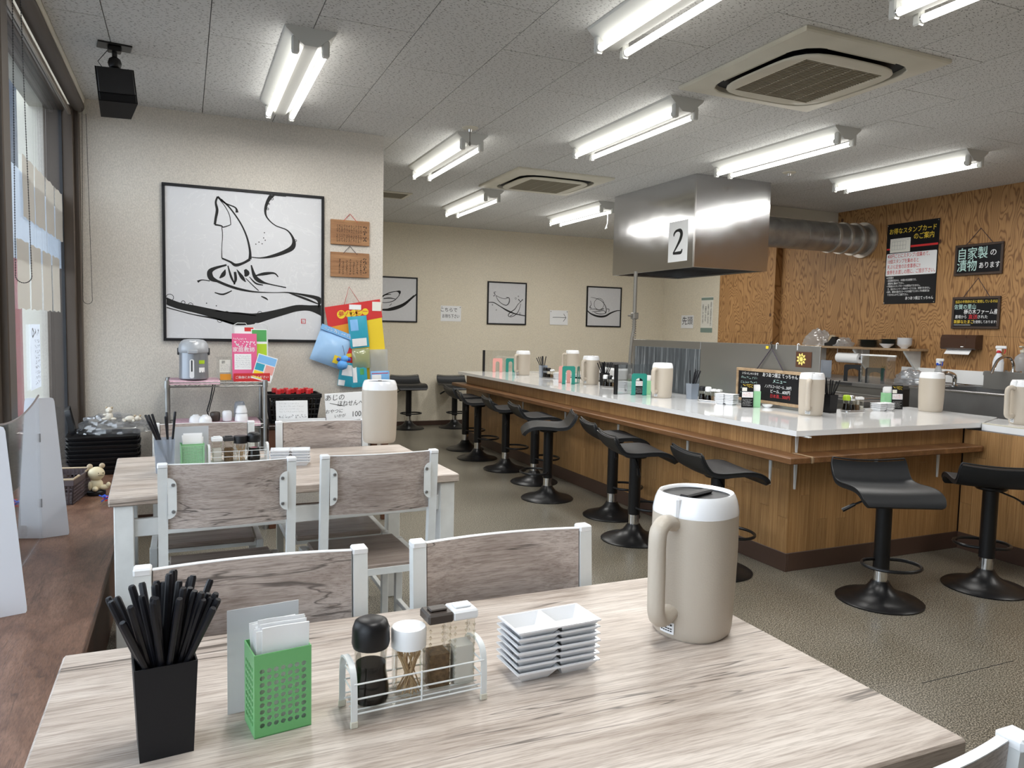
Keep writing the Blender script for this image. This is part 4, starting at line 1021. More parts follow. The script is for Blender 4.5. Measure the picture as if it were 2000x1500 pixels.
# ------------------------------------------------------------------ condiment racks and bottles
def make_rack(loc, rz, label, L=.205, D=.070):
    t = thing('condiment_rack', label, 'rack', loc, rz, 'white wire condiment racks')
    for sx in (-1, 1):
        x = sx*L/2; pts = smooth_path([(x, -D/2, .002), (x, -D/2, .05), (x, -D/2+.006, .078), (x, -D/2+.022, .088), (x, D/2-.022, .088), (x, D/2-.006, .078), (x, D/2, .05), (x, D/2, .002)], 4)
        m = MB(); n = 4; vs = []; P = [Vector(p) for p in pts]
        for i, p in enumerate(P):
            d = (P[min(i+1, len(P)-1)]-P[max(i-1, 0)]).normalized(); nn = Vector((0, -d.z, d.y))
            vs += [p+nn*.0017+Vector((-.0045, 0, 0)), p+nn*.0017+Vector((.0045, 0, 0)), p-nn*.0017+Vector((.0045, 0, 0)), p-nn*.0017+Vector((-.0045, 0, 0))]
        m.add(vs, [(i*4+q, i*4+(q+1) % 4, (i+1)*4+(q+1) % 4, (i+1)*4+q) for i in range(len(P)-1) for q in range(4)]+[(3, 2, 1, 0), tuple((len(P)-1)*4+q for q in range(4))])
        f = m.build('end_hoop', M['white_metal'], t)
        for sy in (-1, 1): MB().box(x-.0055, x+.0055, sy*D/2-.003, sy*D/2+.003, 0, .010, .001).build('foot', M['cream_plastic'], f)
    for sy in (-1, 1):
        for z in (.020, .042, .064): MB().cyl((-L/2, sy*D/2, z), (L/2, sy*D/2, z), .0014, n=6).build('wire', M['white_metal'], t)
        MB().cyl((0, sy*(D/2+.001), .020), (0, sy*(D/2+.001), .066), .0014, n=6).build('wire', M['white_metal'], t)
    for k in range(4): MB().cyl((-L/2, -D/2+.014*(k+1), .019), (L/2, -D/2+.014*(k+1), .019), .0013, n=6).build('wire', M['white_metal'], t)
    for x in (-L/2+.004, L/2-.004):
        for z in (.042, .064): MB().cyl((x, -D/2, z), (x, D/2, z), .0013, n=6).build('wire', M['white_metal'], t)
    MB().box(-L/2+.005, L/2-.005, -D/2+.004, D/2-.004, .0165, .0178).build('drip_sheet', M['clear_acrylic'], t, smooth=0)
    return t
def soy_bottle(loc, rz, label, cap=None, h=1.0, grp='soy sauce bottles', level=.058):
    t = thing('soy_sauce_bottle', label, 'bottle', loc, rz, grp)
    MB().lathe([(.026, 0), (.0285, .006), (.028, .022), (.0235, .048), (.024, .07), (.026, .088)], 24, capt=False).build('bottle', M['bottle_glass'], t)
    MB().lathe([(.025, .0015), (.0270, .007), (.0265, .022), (.0222, .047), (.0225, level)], 24).build('sauce', M['soy'], t)
    c = MB().lathe([(.0265, .083), (.0285, .090), (.0275, .112), (.024, .122), (.018, .125)], 24).build('cap', cap or M['black_plastic'], t, smooth=50)
    MB().cyl((-.024, 0, .103), (-.032, 0, .106), .004, .003, 8).build('spout', cap or M['black_plastic'], c)
    t.scale = (h, h, h); return t
def shaker(loc, rz, label, cap, content, grp, h=.105, w=.0185, lev=.055):
    t = thing('seasoning_shaker', label, 'shaker', loc, rz, grp)
    MB().lathe([(w*.95, 0), (w, .004), (w, h)], 4*6, sq=6, capt=False).build('jar', M['bottle_glass'], t, smooth=0)
    for sx in (-1, 1):
        for sy in (-1, 1):
            bd = MB()
            for k in range(9): bd.lathe([(.0005, -.0035), (.0028, 0), (.0005, .0035)], 5, (sx*w*.88, sy*w*.88, .010+.0105*k))
            bd.build('cut_edge', M['bottle_glass'], t)
    MB().box(-w*.86, w*.86, -w*.86, w*.86, .003, lev).build('seasoning', content, t, smooth=0)
    c = MB().box(-w*1.15, w*1.15, -w*1.15, w*1.15, h, h+.016, .003).build('cap', cap, t)
    MB().box(-w*.75, w*.75, -w*.55, w*.55, h+.016, h+.020, .0015).build('flap', cap, c)
def toothpick_jar(loc, label, n, cap, grp, pick_label, seed=1):
    t = thing('toothpick_jar', label, 'jar', loc, 0, grp)
    MB().lathe([(.023, 0), (.0255, .005), (.026, .078)], 22, capt=False).build('jar', M['bottle_glass'], t)
    MB().lathe([(.027, .074), (.0272, .100), (.0255, .104)], 24).build('cap', cap, t, smooth=50)
    me = MB().cyl((0, 0, 0), (0, 0, .066), .0011, n=5).mesh('toothpick', M['toothpick']); rg = random.Random(seed)
    for i in range(n):
        a, r_ = rg.uniform(0, 2*PI), .020*math.sqrt(rg.random()); a2 = a+rg.uniform(1.8, 4.2); r2 = .021*math.sqrt(rg.uniform(.4, 1))
        p0 = Vector((r_*math.cos(a), r_*math.sin(a), .003)); p1 = Vector((r2*math.cos(a2), r2*math.sin(a2), .066))
        o = put('toothpick', me); o.matrix_world = Matrix.Translation(Vector(loc)+p0) @ Vector((0, 0, 1)).rotation_difference(p1-p0).to_matrix().to_4x4(); tag(o, pick_label, 'toothpick', grp+' toothpicks')
rk = R(3)
make_rack((.3195, 1.082, TZ), rk, 'white wire condiment rack on the front table')
bz = TZ+.0180
soy_bottle((.252, 1.082, bz), R(200), 'black capped soy sauce bottle in the rack on the front table')
toothpick_jar((.3115, 1.085, bz), 'white capped toothpick jar in the rack on the front table', 34, M['white_plastic'], 'front table jar', 'wooden toothpick in the white capped jar on the front table', 2)
shaker((.3585, 1.092, bz), rk, 'brown capped pepper shaker in the rack on the front table', M['brown_cap'] if 'brown_cap' in M else M['charcoal'], M['pepper'], 'seasoning shakers')
shaker((.3995, 1.094, bz), rk, 'white capped salt shaker in the rack on the front table', M['white_plastic'], M['salt'], 'seasoning shakers', lev=.062)
make_rack((.197, 3.225, TZ), R(3), 'white wire condiment rack on the second table', L=.225)
soy_bottle((.258, 3.225, bz), R(180), 'black capped soy sauce bottle in the rack on the second table', h=.92)
toothpick_jar((.206, 3.222, bz), 'black capped toothpick jar in the rack on the second table', 16, M['black_plastic'], 'second table jar', 'wooden toothpick in the black capped jar on the second table', 5)
shaker((.160, 3.225, bz), R(3), 'brown capped pepper shaker in the rack on the second table', M['charcoal'], M['pepper'], 'seasoning shakers', h=.085)
shaker((.116, 3.222, bz), R(3), 'white capped salt shaker in the rack on the second table', M['white_plastic'], M['salt'], 'seasoning shakers', h=.085)

# ------------------------------------------------------------------ divided dishes
def dish_mesh():
    L, D, h = .157, .082, .021; t = .0022; m = MB()
    def lvl(x0, x1, y0, y1, z): return [(x0, y0, z), (x1, y0, z), (x1, y1, z), (x0, y1, z)]
    # outside: rim, two tapering wells
    m.box(-L/2, L/2, -D/2, D/2, h-.0025, h-.0005, .0004) if 0 else None
    rim = lvl(-L/2, L/2, -D/2, D/2, h); rimb = lvl(-L/2, L/2, -D/2, D/2, h-.0025)
    m.add(rim+rimb, [(i, 4+i, 4+(i+1) % 4, (i+1) % 4) for i in range(4)])
    halves = ((-L/2+.004, -.002), (.002, L/2-.004))
    # top faces of the rim around both wells
    a = halves; y0, y1 = -D/2+.004, D/2-.004
    xs = [-L/2, a[0][0], a[0][1], a[1][0], a[1][1], L/2]
    for i in (0, 2, 4): m.add([(xs[i], -D/2, h), (xs[i+1], -D/2, h), (xs[i+1], D/2, h), (xs[i], D/2, h)], [(0, 1, 2, 3)])
    for i in (1, 3):
        m.add([(xs[i], -D/2, h), (xs[i+1], -D/2, h), (xs[i+1], y0, h), (xs[i], y0, h)], [(0, 1, 2, 3)]); m.add([(xs[i], y1, h), (xs[i+1], y1, h), (xs[i+1], D/2, h), (xs[i], D/2, h)], [(0, 1, 2, 3)])
        x0, x1 = xs[i], xs[i+1]; top = lvl(x0, x1, y0, y1, h); bot = lvl(x0+.014, x1-.014, y0+.014, y1-.014, .0025)
        m.add(top+bot, [((i2+1) % 4, i2, 4+i2, 4+(i2+1) % 4)[::-1] if 0 else (i2, (i2+1) % 4, 4+(i2+1) % 4, 4+i2)[::-1] for i2 in range(4)]+[(4, 5, 6, 7)])
        ot = lvl(x0-.002 if i == 1 else x0, x1 if i == 1 else x1+.002, y0-.002, y1+.002, h-.0025); ob = lvl(x0+.012, x1-.012, y0+.012, y1-.012, 0)
        ro = lvl(-L/2 if i == 1 else 0, 0 if i == 1 else L/2, -D/2, D/2, h-.0025)
        m.add(ro+ot, [(i2, 4+i2, 4+(i2+1) % 4, (i2+1) % 4) for i2 in range(4)])
        m.add(ot+ob, [(i2, 4+i2, 4+(i2+1) % 4, (i2+1) % 4) for i2 in range(4)]+[(7, 6, 5, 4)])
    m.add(lvl(-L/2, L/2, -D/2, D/2, h-.0026), [(3, 2, 1, 0)]) if 0 else None
    return m.mesh('divided_dish', M['porcelain'], 0)
dish_me = dish_mesh()
def dishes(loc, rz, n, label_mid, label_top, grp, step=.0115):
    rg = random.Random(n)
    for i in range(n):
        o = put('divided_dish', dish_me, None, (loc[0]+rg.uniform(-.0012, .0012), loc[1]+rg.uniform(-.0012, .0012), loc[2]+step*i), rz+R(rg.uniform(-.8, .8)))
        nm = ('second', 'third', 'fourth', 'fifth', 'sixth', 'seventh')
        tag(o, label_top if i == n-1 else label_mid.replace('dish', 'dish, %s from the top' % nm[n-2-i], 1), 'dish', grp)
dishes((.566, 1.112, TZ), R(2), 7, 'white two-part dish in the stack on the front table', 'topmost white two-part dish of the stack on the front table', 'dishes on the front table')
dishes((.397, 3.17, TZ), R(-8), 5, 'white two-part dish in the stack on the second table', 'topmost white two-part dish of the stack on the second table', 'dishes on the second table')
for (x, y, n, w) in ((3.62, 7.98, 5, 'far end of the counter'), (3.64, 7.02, 5, 'far condiments on the counter'), (3.575, 5.62, 6, 'counter by the streaked board'), (3.64, 4.38, 6, 'counter by the chalk menu'), (4.50, 3.76, 4, 'counter near the sink')):
    dishes((x, y, CZ), R(-70 if x < 4 else 5), n, 'white dish in the stack at the '+w, 'topmost white dish at the '+w, 'dishes at the '+w)
# ------------------------------------------------------------------ pictures and notices on the walls
SQUID = [[(-0.177,0.949,0.0111),(-0.189,0.911,0.0127),(-0.181,0.862,0.0175),(-0.189,0.812,0.0159),(-0.196,0.766,0.0143)],[(-0.196,0.766,0.0111),(-0.157,0.761,0.0095),(-0.145,0.753,0.0079),(-0.117,0.763,0.0064),(-0.097,0.773,0.0048)],[(-0.177,0.944,0.0048),(-0.133,0.89,0.0048),(-0.105,0.834,0.0048),(-0.097,0.773,0.0048)],[(-0.177,0.949,0.0127),(-0.133,0.911,0.0095),(-0.069,0.887,0.0095),(-0.058,0.855,0.0191)],[(-0.157,0.934,0.0095),(-0.101,0.88,0.0095),(-0.038,0.79,0.0095),(0.002,0.701,0.0111),(0.022,0.61,0.0143),(0.022,0.552,0.0206)],[(-0.153,0.753,0.0048),(-0.149,0.699,0.0048),(-0.154,0.616,0.004),(-0.154,0.55,0.0064)],[(-0.154,0.549,0.0111),(-0.101,0.528,0.0127),(-0.069,0.509,0.0206),(-0.022,0.524,0.0159),(0.022,0.552,0.0175)],[(0.169,0.995,0.0318),(0.137,0.946,0.0206),(0.121,0.885,0.0159),(0.133,0.836,0.0095),(0.185,0.789,0.0071),(0.264,0.761,0.0087),(0.304,0.704,0.0175),(0.3,0.652,0.0318),(0.248,0.615,0.027),(0.161,0.58,0.0191),(0.089,0.565,0.0079),(0.03,0.567,0.0064)],[(-0.125,0.507,0.0111),(-0.196,0.482,0.0191),(-0.228,0.456,0.0318),(-0.22,0.416,0.0349),(-0.181,0.397,0.0159)],[(-0.181,0.397,0.0175),(-0.117,0.371,0.0175),(-0.038,0.349,0.0159),(0.058,0.336,0.0095),(0.177,0.336,0.0048),(0.264,0.34,0.0079),(0.375,0.327,0.0159),(0.47,0.305,0.0318),(0.504,0.258,0.0714)],[(0.264,0.34,0.0032),(0.375,0.305,0.0159),(0.478,0.266,0.0064)],[(-0.133,0.477,0.0032),(-0.145,0.444,0.027),(-0.169,0.418,0.0064)],[(-0.117,0.503,0.0064),(-0.097,0.429,0.0143),(-0.073,0.381,0.0064)],[(-0.073,0.464,0.0159),(-0.069,0.414,0.0175),(-0.081,0.38,0.0048)],[(-0.062,0.481,0.0032),(-0.03,0.432,0.0238),(-0.006,0.4,0.0048)],[(-0.01,0.483,0.0159),(0.002,0.459,0.0349),(-0.01,0.437,0.0111)],[(0.03,0.514,0.0079),(0.05,0.444,0.0238),(0.081,0.412,0.027),(0.137,0.394,0.0095),(0.256,0.373,0.0079)],[(0.058,0.445,0.0079),(0.113,0.46,0.0206),(0.177,0.467,0.0111),(0.204,0.443,0.0064)],[(-0.006,0.425,0.0048),(0.042,0.377,0.0064),(0.077,0.345,0.0048)],[(0.018,0.435,0.0048),(0.058,0.394,0.0111),(0.105,0.384,0.0064)],[(-0.497,0.259,0.0445),(-0.419,0.229,0.0437),(-0.316,0.208,0.0476),(-0.22,0.186,0.0556),(-0.133,0.163,0.0714),(-0.062,0.153,0.0873),(0.042,0.155,0.0714),(0.137,0.179,0.0556),(0.232,0.207,0.0476),(0.327,0.235,0.0437),(0.415,0.238,0.0397),(0.504,0.223,0.0794)],[(-0.304,0.388,0.0159),(-0.276,0.401,0.0064),(-0.228,0.397,0.0064)],[(-0.2,0.322,0.0064),(-0.149,0.312,0.0111),(-0.093,0.338,0.0064)],[(0.093,0.308,0.0064),(0.121,0.296,0.0111),(0.137,0.284,0.0048)],[(0.169,0.99,0.0079),(0.208,0.992,0.0127),(0.256,0.994,0.0159)],[(-0.49,0.215,0.0064),(-0.339,0.175,0.0064),(-0.196,0.15,0.0111),(-0.069,0.115,0.0079)],[(-0.196,0.203,0.0064),(-0.085,0.19,0.0048),(0.058,0.177,0.0064)]]
BUBBLES = [(-0.47,0.28,0.0222),(-0.391,0.25,0.0111),(-0.347,0.235,0.0143),(-0.125,0.188,0.0127),(-0.169,0.142,0.0159),(0.085,0.19,0.0159),(0.165,0.965,0.0079),(0.145,0.929,0.004),(0.137,0.895,0.0064),(0.319,0.696,0.0064)]
def framed(name, label, loc, rz, W, H, fw, grp=None):
    t = thing(name, label, 'picture', loc, rz, grp)
    MB().box(-W/2+fw*.5, W/2-fw*.5, -.012, -.002, fw*.5, H-fw*.5).build('picture_paper', M['washi'], t, smooth=0)
    for x0, x1, z0, z1 in ((-W/2, W/2, 0, fw), (-W/2, W/2, H-fw, H), (-W/2, -W/2+fw, fw, H-fw), (W/2-fw, W/2, fw, H-fw)):
        MB().box(x0, x1, -.022, -.0005, z0, z1, .002).build('frame_bar', M['black_matte'], t)
    return t
pic = framed('framed_picture', 'large square ink picture of a squid in a black frame', (.386, 5.366, 1.198), 0, 1.02, 1.01, .018)
for q in SQUID:
    s = MB(); ribbon(s, q, -.0126); s.v = [(max(-.491, min(.491, a)), b, max(.02, min(.99, c))) for a, b, c in s.v]; s.build('brush_stroke', M['ink'], pic, smooth=0)
for x, z, r_ in BUBBLES:
    s = MB(); ring(s, x, z, r_, .0035, -.0128); s.build('ink_ring', M['ink'], pic, smooth=0)
rg = random.Random(3); s = MB()
for x, z in ((.11, .70), (.12, .685), (.10, .66), (.06, .655), (-.25, .25), (-.19, .235), (.08, .67), (.115, .735)): s.prism([(x+.004*math.cos(a), z+.004*math.sin(a)) for a in [2*PI*k/7 for k in range(7)]], -.0128, -.0126, Matrix(((1,0,0,0),(0,0,1,0),(0,1,0,0),(0,0,0,1))))
s.build('ink_spots', M['ink'], pic, smooth=0)
s = MB()
for a in ((.355, .13, .387, .134), (.355, .158, .387, .162), (.355, .134, .359, .158), (.383, .134, .387, .158)): flat(s, a[0], a[2], a[1], a[3], -.0128)
scribble(s, .361, .381, .136, .156, -.0128, 2, 7, .16); s.build('red_seal', M['ink_red'], pic, smooth=0)
far = [('far ink picture of a curled leaf, cut by the partition corner', 2.54, [[(-.30, .16, .012), (-.20, .155, .02), (-.05, .165, .035), (.10, .22, .03), (.22, .32, .02), (.29, .38, .015)], [(-.1, .17, .01), (.1, .24, .014), (.25, .36, .008)],
         [(-.26, .26, .006), (-.18, .33, .008), (-.08, .38, .012), (.02, .40, .010), (.06, .37, .02)], [(-.24, .25, .006), (-.12, .25, .008), (-.02, .28, .01), (.05, .35, .008)], [(-.16, .30, .01), (-.08, .31, .014), (.0, .30, .006)], [(-.05, .24, .006), (-.08, .21, .006)], [(.0, .40, .008), (.06, .40, .02), (.04, .34, .006)], [(-.2, .30, .01), (-.14, .35, .016), (-.06, .36, .006)]]),
       ('far ink picture of two prawns over a wave line', 4.13, [[(-.285, .30, .008), (-.2, .30, .012), (-.1, .25, .012), (.02, .19, .022), (.15, .15, .014), (.285, .13, .012)], [(-.17, .40, .006), (-.14, .34, .008), (-.08, .29, .008), (-.01, .27, .010), (.03, .31, .012), (.03, .37, .010), (-.02, .38, .006)],
         [(-.17, .40, .006), (-.10, .37, .006), (-.03, .36, .006), (.02, .38, .008)], [(-.18, .41, .012), (-.20, .44, .008), (-.17, .45, .006)], [(-.18, .40, .006), (-.21, .39, .01)], [(.20, .32, .006), (.16, .28, .008), (.12, .22, .010), (.05, .17, .012), (.02, .13, .010), (.06, .11, .008), (.13, .14, .010), (.18, .20, .008), (.21, .30, .006)], [(.20, .32, .008), (.24, .36, .012)], [(.21, .32, .006), (.17, .36, .012)], [(.05, .12, .01), (.1, .15, .006)]]),
       ('far ink picture of an egg in a bowl shape, nearest to the hood', 5.69, [[(-.285, .24, .012), (-.22, .19, .02), (-.1, .155, .028), (.02, .16, .028), (.12, .21, .022), (.22, .245, .014), (.285, .25, .010)], [(-.23, .43, .004), (-.16, .42, .006), (-.06, .39, .008), (.01, .33, .010), (.04, .26, .012), (.03, .20, .014)],
         [(-.23, .38, .006), (-.22, .32, .008), (-.24, .28, .012), (-.2, .27, .006)], [(-.24, .25, .006), (-.16, .26, .008), (-.08, .25, .010), (.0, .27, .012)], [(-.2, .22, .006), (-.1, .23, .01), (.0, .24, .008), (.02, .20, .008), (-.08, .19, .010), (-.16, .21, .008)], [(.05, .27, .01), (.09, .26, .008), (.08, .22, .006)]])]
for lab, x, strokes in far:
    t = framed('framed_picture', lab, (x, 9.666, 1.38), 0, .592, .592, .018, 'small framed ink pictures on the far wall')
    for q in strokes: s = MB(); ribbon(s, q, -.0127); s.build('brush_stroke', M['ink'], t, smooth=0)
    s = MB()
    if 'egg' in lab: ring(s, -.085, .335, .083, .006, -.0128, 24)
    elif 'prawns' in lab:
        for a, b_, r_ in ((.13, .37, .012), (.17, .40, .007), (.2, .16, .012), (-.22, .27, .008), (-.16, .2, .006)): ring(s, a, b_, r_, .004, -.0128)
    if s.v: s.build('ink_ring', M['ink'], t, smooth=0)
def notice(name, label, loc, rz, W, H, material='paper', cat='notice', curl=0):
    t = thing(name, label, cat, loc, rz)
    MB().slab(lambda u, v: (-W/2+W*u, -.0015-curl*(1-v)**2, H*v), 3, 5, .0008).build('sheet', M[material], t, smooth=0)
    return t
t = notice('paper_notice', 'white notice asking guests to wait here, pinned to the far wall', (3.31, 9.665, 1.408), 0, .29, .208)
text('こちらで', t, -.03, .150, .062, M['ink'], -.0024, bold=.001); text('お待ち下さい', t, .0, .065, .058, M['ink'], -.0024, sx=.72, bold=.001)
for x in (-.13, .13): MB().cyl((x, -.002, .19), (x, -.008, .19), .006, n=8).build('pin', M['steel_rim'], t)
t = notice('paper_notice', 'white notice with a black arrow pinned to the far wall', (4.95, 9.665, 1.395), 0, .29, .208, curl=.006)
s = MB(); ribbon(s, [(-.10, .105, .006), (0, .108, .006), (.11, .105, .006)], -.0024-.004); ribbon(s, [(.075, .16, .006), (.115, .105, .007), (.07, .05, .006)], -.0024-.004, k=1); s.build('arrow', M['ink'], t, smooth=0)
for x in (-.13, .13): MB().cyl((x, -.002, .19), (x, -.008, .19), .006, n=8).build('pin', M['steel_rim'], t)
t = notice('paper_notice', 'white sheet marking the head of the queue on the right-hand cream wall', (6.749, 9.05, 1.386), -PI/2, .29, .19, curl=.004)
text('先頭', t, 0, .10, .13, M['ink'], -.004)
t = notice('alcohol_notice', 'narrow vertical notice with green bands on the right-hand cream wall', (6.749, 8.61, 1.33), -PI/2, .26, .50, 'paper_cream')
M['band_green'] = mat('band_green', (.22, .30, .26), .7)
for za, zb in ((.455, .49), (.0, .065)): s = MB(); flat(s, -.13, .13, za, zb, -.0022); s.build('green_band', M['band_green'], t, smooth=0)
for i, w in enumerate(('当店では未成年者および', 'お車でお越しの方の', '酒類のご注文を', 'お断りしております')):
    text('\n'.join(w), t, .088-.058*i, .26, .037, M['ink'], -.0023, spacing=.82)
# two wooden plaques
for z, lab, sm, sd in ((1.887, 'upper wooden plaque with dense brush writing, red string', 'string_red', 1), (1.662, 'lower wooden plaque with sparse brush writing, dark string', 'string_dark', 2)):
    t = thing('wooden_plaque', lab, 'plaque', (1.077, 5.366, z), 0, 'wooden plaques beside the squid picture')
    MB().box(-.136, .136, -.016, -.001, 0, .172, .002).build('board', M['plaque_wood'], t)
    MB().tube([(-.045, -.017, .165), (-.04, -.012, .172), (0, -.003, .218), (.04, -.012, .172), (.05, -.017, .162)], .0022, 5).build('string', M[sm], t)
    s = MB()
    cols = 11 if sd == 1 else 7
    for i in range(cols):
        x = .075-.0165*i*(1 if sd == 1 else 1.5)
        for j, (za, zb) in enumerate(((.085, .138), (.020, .074)) if sd == 1 else ((.02, .128-.008*(i % 3)),)):
            n = 7 if sd == 1 else 9
            for q in range(n): scribble(s, x-.0055, x+.0055, za+(zb-za)*q/n, za+(zb-za)*(q+.85)/n, -.0166, 1, sd*1000+i*50+j*20+q, .34)
    for q in range(5): scribble(s, .092, .116, .03+.022*q, .05+.022*q, -.0166, 1, 77+q+sd, .3)
    s.build('brush_writing', M['ink'], t, smooth=0)

# ------------------------------------------------------------------ toy packets hanging on the wall
def packet(label, loc, W, H, material, rz=0, tilt=0, puff=.02, header=None, hh=.04, prints=()):
    t = thing('toy_packet', label, 'packet', loc, rz, 'hanging toy packets')
    t.rotation_euler = (0, R(tilt), rz)
    def fn(s_): return lambda u, v: (-W/2+W*u, -.004-s_*puff*math.sin(PI*u)**.6*math.sin(PI*min(1, v*1.02))**.6-.001*math.sin(17*u+9*v), H*v)
    m = MB(); m.grid(fn(1), 10, 10); m.grid(lambda u, v: fn(.15)(1-u, v), 10, 10); m.build('bag', M[material], t, smooth=60)
    n_ = 0
    for (u0, u1, v0, v1, mm) in prints:
        g_ = MB(); g_.grid(lambda u, v: tuple(a+b for a, b in zip(fn(1)(u0+(u1-u0)*u, v0+(v1-v0)*v), (0, -.0012, 0))), 6, 6); g_.build('print_panel', M[mm], t, smooth=60)
    if header: MB().box(-W/2-.002, W/2+.002, -.010-puff*.2, -.001, H-.002, H+hh).build('header_card', M[header], t, smooth=0)
    return t
hc = thing('header_board', 'red hanging display card with a yellow side, top of the toy packets', 'display card', (1.115, 5.345, .93), 0)
MB().add([(-.215, -.002, .515), (.175, -.002, .585), (.195, -.002, .455), (-.19, -.002, .375), (-.215, 0, .515), (.175, 0, .585), (.195, 0, .455), (-.19, 0, .375)], [(0, 3, 2, 1), (4, 5, 6, 7), (0, 1, 5, 4), (1, 2, 6, 5), (2, 3, 7, 6), (3, 0, 4, 7)]).build('red_card', M['red_paper'], hc, smooth=0)
MB().add([(-.17, -.001, .385), (.19, -.001, .455), (.245, -.001, -.02), (-.10, -.001, .05), (-.17, .001, .385), (.19, .001, .455), (.245, .001, -.02), (-.10, .001, .05)], [(0, 3, 2, 1), (4, 5, 6, 7), (0, 1, 5, 4), (1, 2, 6, 5), (2, 3, 7, 6), (3, 0, 4, 7)]).build('yellow_backing', M['yellow_paper'], hc, smooth=0)
MB().add([(-.165, -.003, .38), (.08, -.003, .435), (.085, -.003, .33), (-.15, -.003, .28), (-.165, -.0015, .38), (.08, -.0015, .435), (.085, -.0015, .33), (-.15, -.0015, .28)], [(0, 3, 2, 1), (4, 5, 6, 7), (0, 1, 5, 4), (1, 2, 6, 5), (2, 3, 7, 6), (3, 0, 4, 7)]).build('orange_backing', M['orange_paper'], hc, smooth=0)
MB().tube([(-.08, -.002, .535), (-.045, .005, .665), (.03, -.002, .555)], .0022, 5).build('string', M['string_red'], hc)
for i, (x, z, c) in enumerate(((-.10, .468, '夢'), (-.05, .474, 'ハ'), (-.012, .480, 'ッ'), (.025, .486, 'ピ'), (.07, .492, 'ー'))):
    s = MB().lathe([(.030 if i < 1 else .024, 0), (.030 if i < 1 else .024, .001)], 16); s.xf(Matrix.Translation((x, -.0025, z)) @ Matrix.Rotation(R(90), 4, 'X')); s.build('yellow_disc', M['yellow_paper'], hc, smooth=0)
    text(c, hc, x, z, .042, M['ink_red'], -.0042, bold=.001)
MB().box(.12, .185, -.0035, -.0022, .50, .565).build('price_label', M['paper_cream'], hc, smooth=0)
MB().box(-.045, .04, -.006, -.0045, .505, .54).build('price_label', M['paper'], hc, smooth=0)
pk = packet('plain pale blue puffed packet with a blue header, left of the toy packets', (.905, 5.335, 1.045), .235, .225, 'blue_bag', tilt=20, puff=.035, header='blue_paper', hh=.035)
s = MB(); scribble(s, -.10, .10, .235, .252, -.0185, 10, 3, .2); s.build('header_print', M['ink_white'], pk, smooth=0)
MB().box(.03, .085, -.046, -.040, .03, .085).build('yellow_tag', M['yellow_paper'], pk, smooth=0)
packet('teal packet in the middle of the toy packets', (1.145, 5.325, 1.165), .135, .225, 'teal_paper', tilt=-6, puff=.012, prints=((.12, .88, .05, .3, 'ink_white'), (.1, .5, .55, .9, 'blue_paper')))
packet('clear packet with pale green contents under the teal one', (1.155, 5.318, 1.02), .125, .14, 'clear_green', tilt=-3, puff=.015)
packet('frosted clear packet at the right of the toy packets', (1.285, 5.328, .935), .135, .22, 'frosted', tilt=-2, puff=.012)
packet('small pale blue packet at the lower right of the toy packets', (1.29, 5.312, .915), .135, .085, 'blue_paper', tilt=-2, puff=.006, prints=((.05, .55, .1, .7, 'paper'), (.05, .95, .78, .84, 'ink_red')))
packet('teal packet at the bottom left of the toy packets', (1.045, 5.326, .89), .12, .17, 'teal_paper', tilt=8, puff=.010, prints=((.15, .9, .45, .9, 'ink_white'), (.02, .4, .02, .25, 'paper')))
packet('teal packet at the bottom right of the toy packets', (1.145, 5.322, .885), .115, .175, 'teal_paper', tilt=-4, puff=.010, prints=((.1, .35, .2, .85, 'ink_white'), (.55, .8, .5, .75, 'green_paper')))
packet('dark red printed packet behind the pale blue one', (1.06, 5.338, 1.05), .09, .13, 'red_paper', tilt=-8, puff=.006, prints=((.1, .9, .35, .55, 'ink_yellow'),))
t = thing('plush_charm', 'small bright blue plush charm hanging among the packets', 'plush toy', (1.01, 5.262, 1.01))
m = MB(); m.lathe([(.001, 0), (.030, .012), (.038, .035), (.030, .058), (.018, .066)], 14); m.lathe([(.001, .055), (.022, .062), (.028, .08), (.02, .097), (.001, .102)], 14, (.015, 0, 0)); m.build('body', M['plush_blue'], t, smooth=60)
for x in (-.028, .045): MB().lathe([(.001, 0), (.012, .006), (.014, .018), (.001, .03)], 10, (x, 0, .06)).build('ear', M['blue_plastic'], t, smooth=60)
MB().tube([(.015, 0, .10), (.012, .02, .14), (.01, .045, .17)], .0015, 5).build('string', M['string_dark'], t)
# ------------------------------------------------------------------ wire rack with the hot water pot
wr2 = thing('wire_rack', 'low chrome wire rack holding the hot water pot by the wall', 'rack', (0, 0, 0))
RX0, RX1, RY0, RY1 = -.10, .468, 4.98, 5.30
for x in (RX0, RX1):
    for y in (RY0, RY1): 
        po = MB().cyl((x, y, 0), (x, y, .965), .0125, n=12).build('post', M['galvanised'], wr2)
        MB().cyl((x, y, .92), (x, y, .962), .017, .015, 12).build('collar', M['galvanised'], po)
for z in (.938, .672):
    f = MB(); 
    for y in (RY0, RY1):
        f.cyl((RX0, y, z+.012), (RX1, y, z+.012), .004, n=6); f.cyl((RX0, y, z-.012), (RX1, y, z-.012), .004, n=6)
        pts = [(RX0+(RX1-RX0)*k/20, y, z+(.010 if k % 2 else -.010)) for k in range(21)]; f.tube(pts, .0025, 5)
    for x in (RX0, RX1): f.cyl((x, RY0, z+.012), (x, RY1, z+.012), .004, n=6); f.cyl((x, RY0, z-.012), (x, RY1, z-.012), .004, n=6)
    for k in range(1, 20): f.cyl((RX0+(RX1-RX0)*k/20, RY0, z+.014), (RX0+(RX1-RX0)*k/20, RY1, z+.014), .002, n=5)
    f.build('shelf_grid', M['galvanised'], wr2)
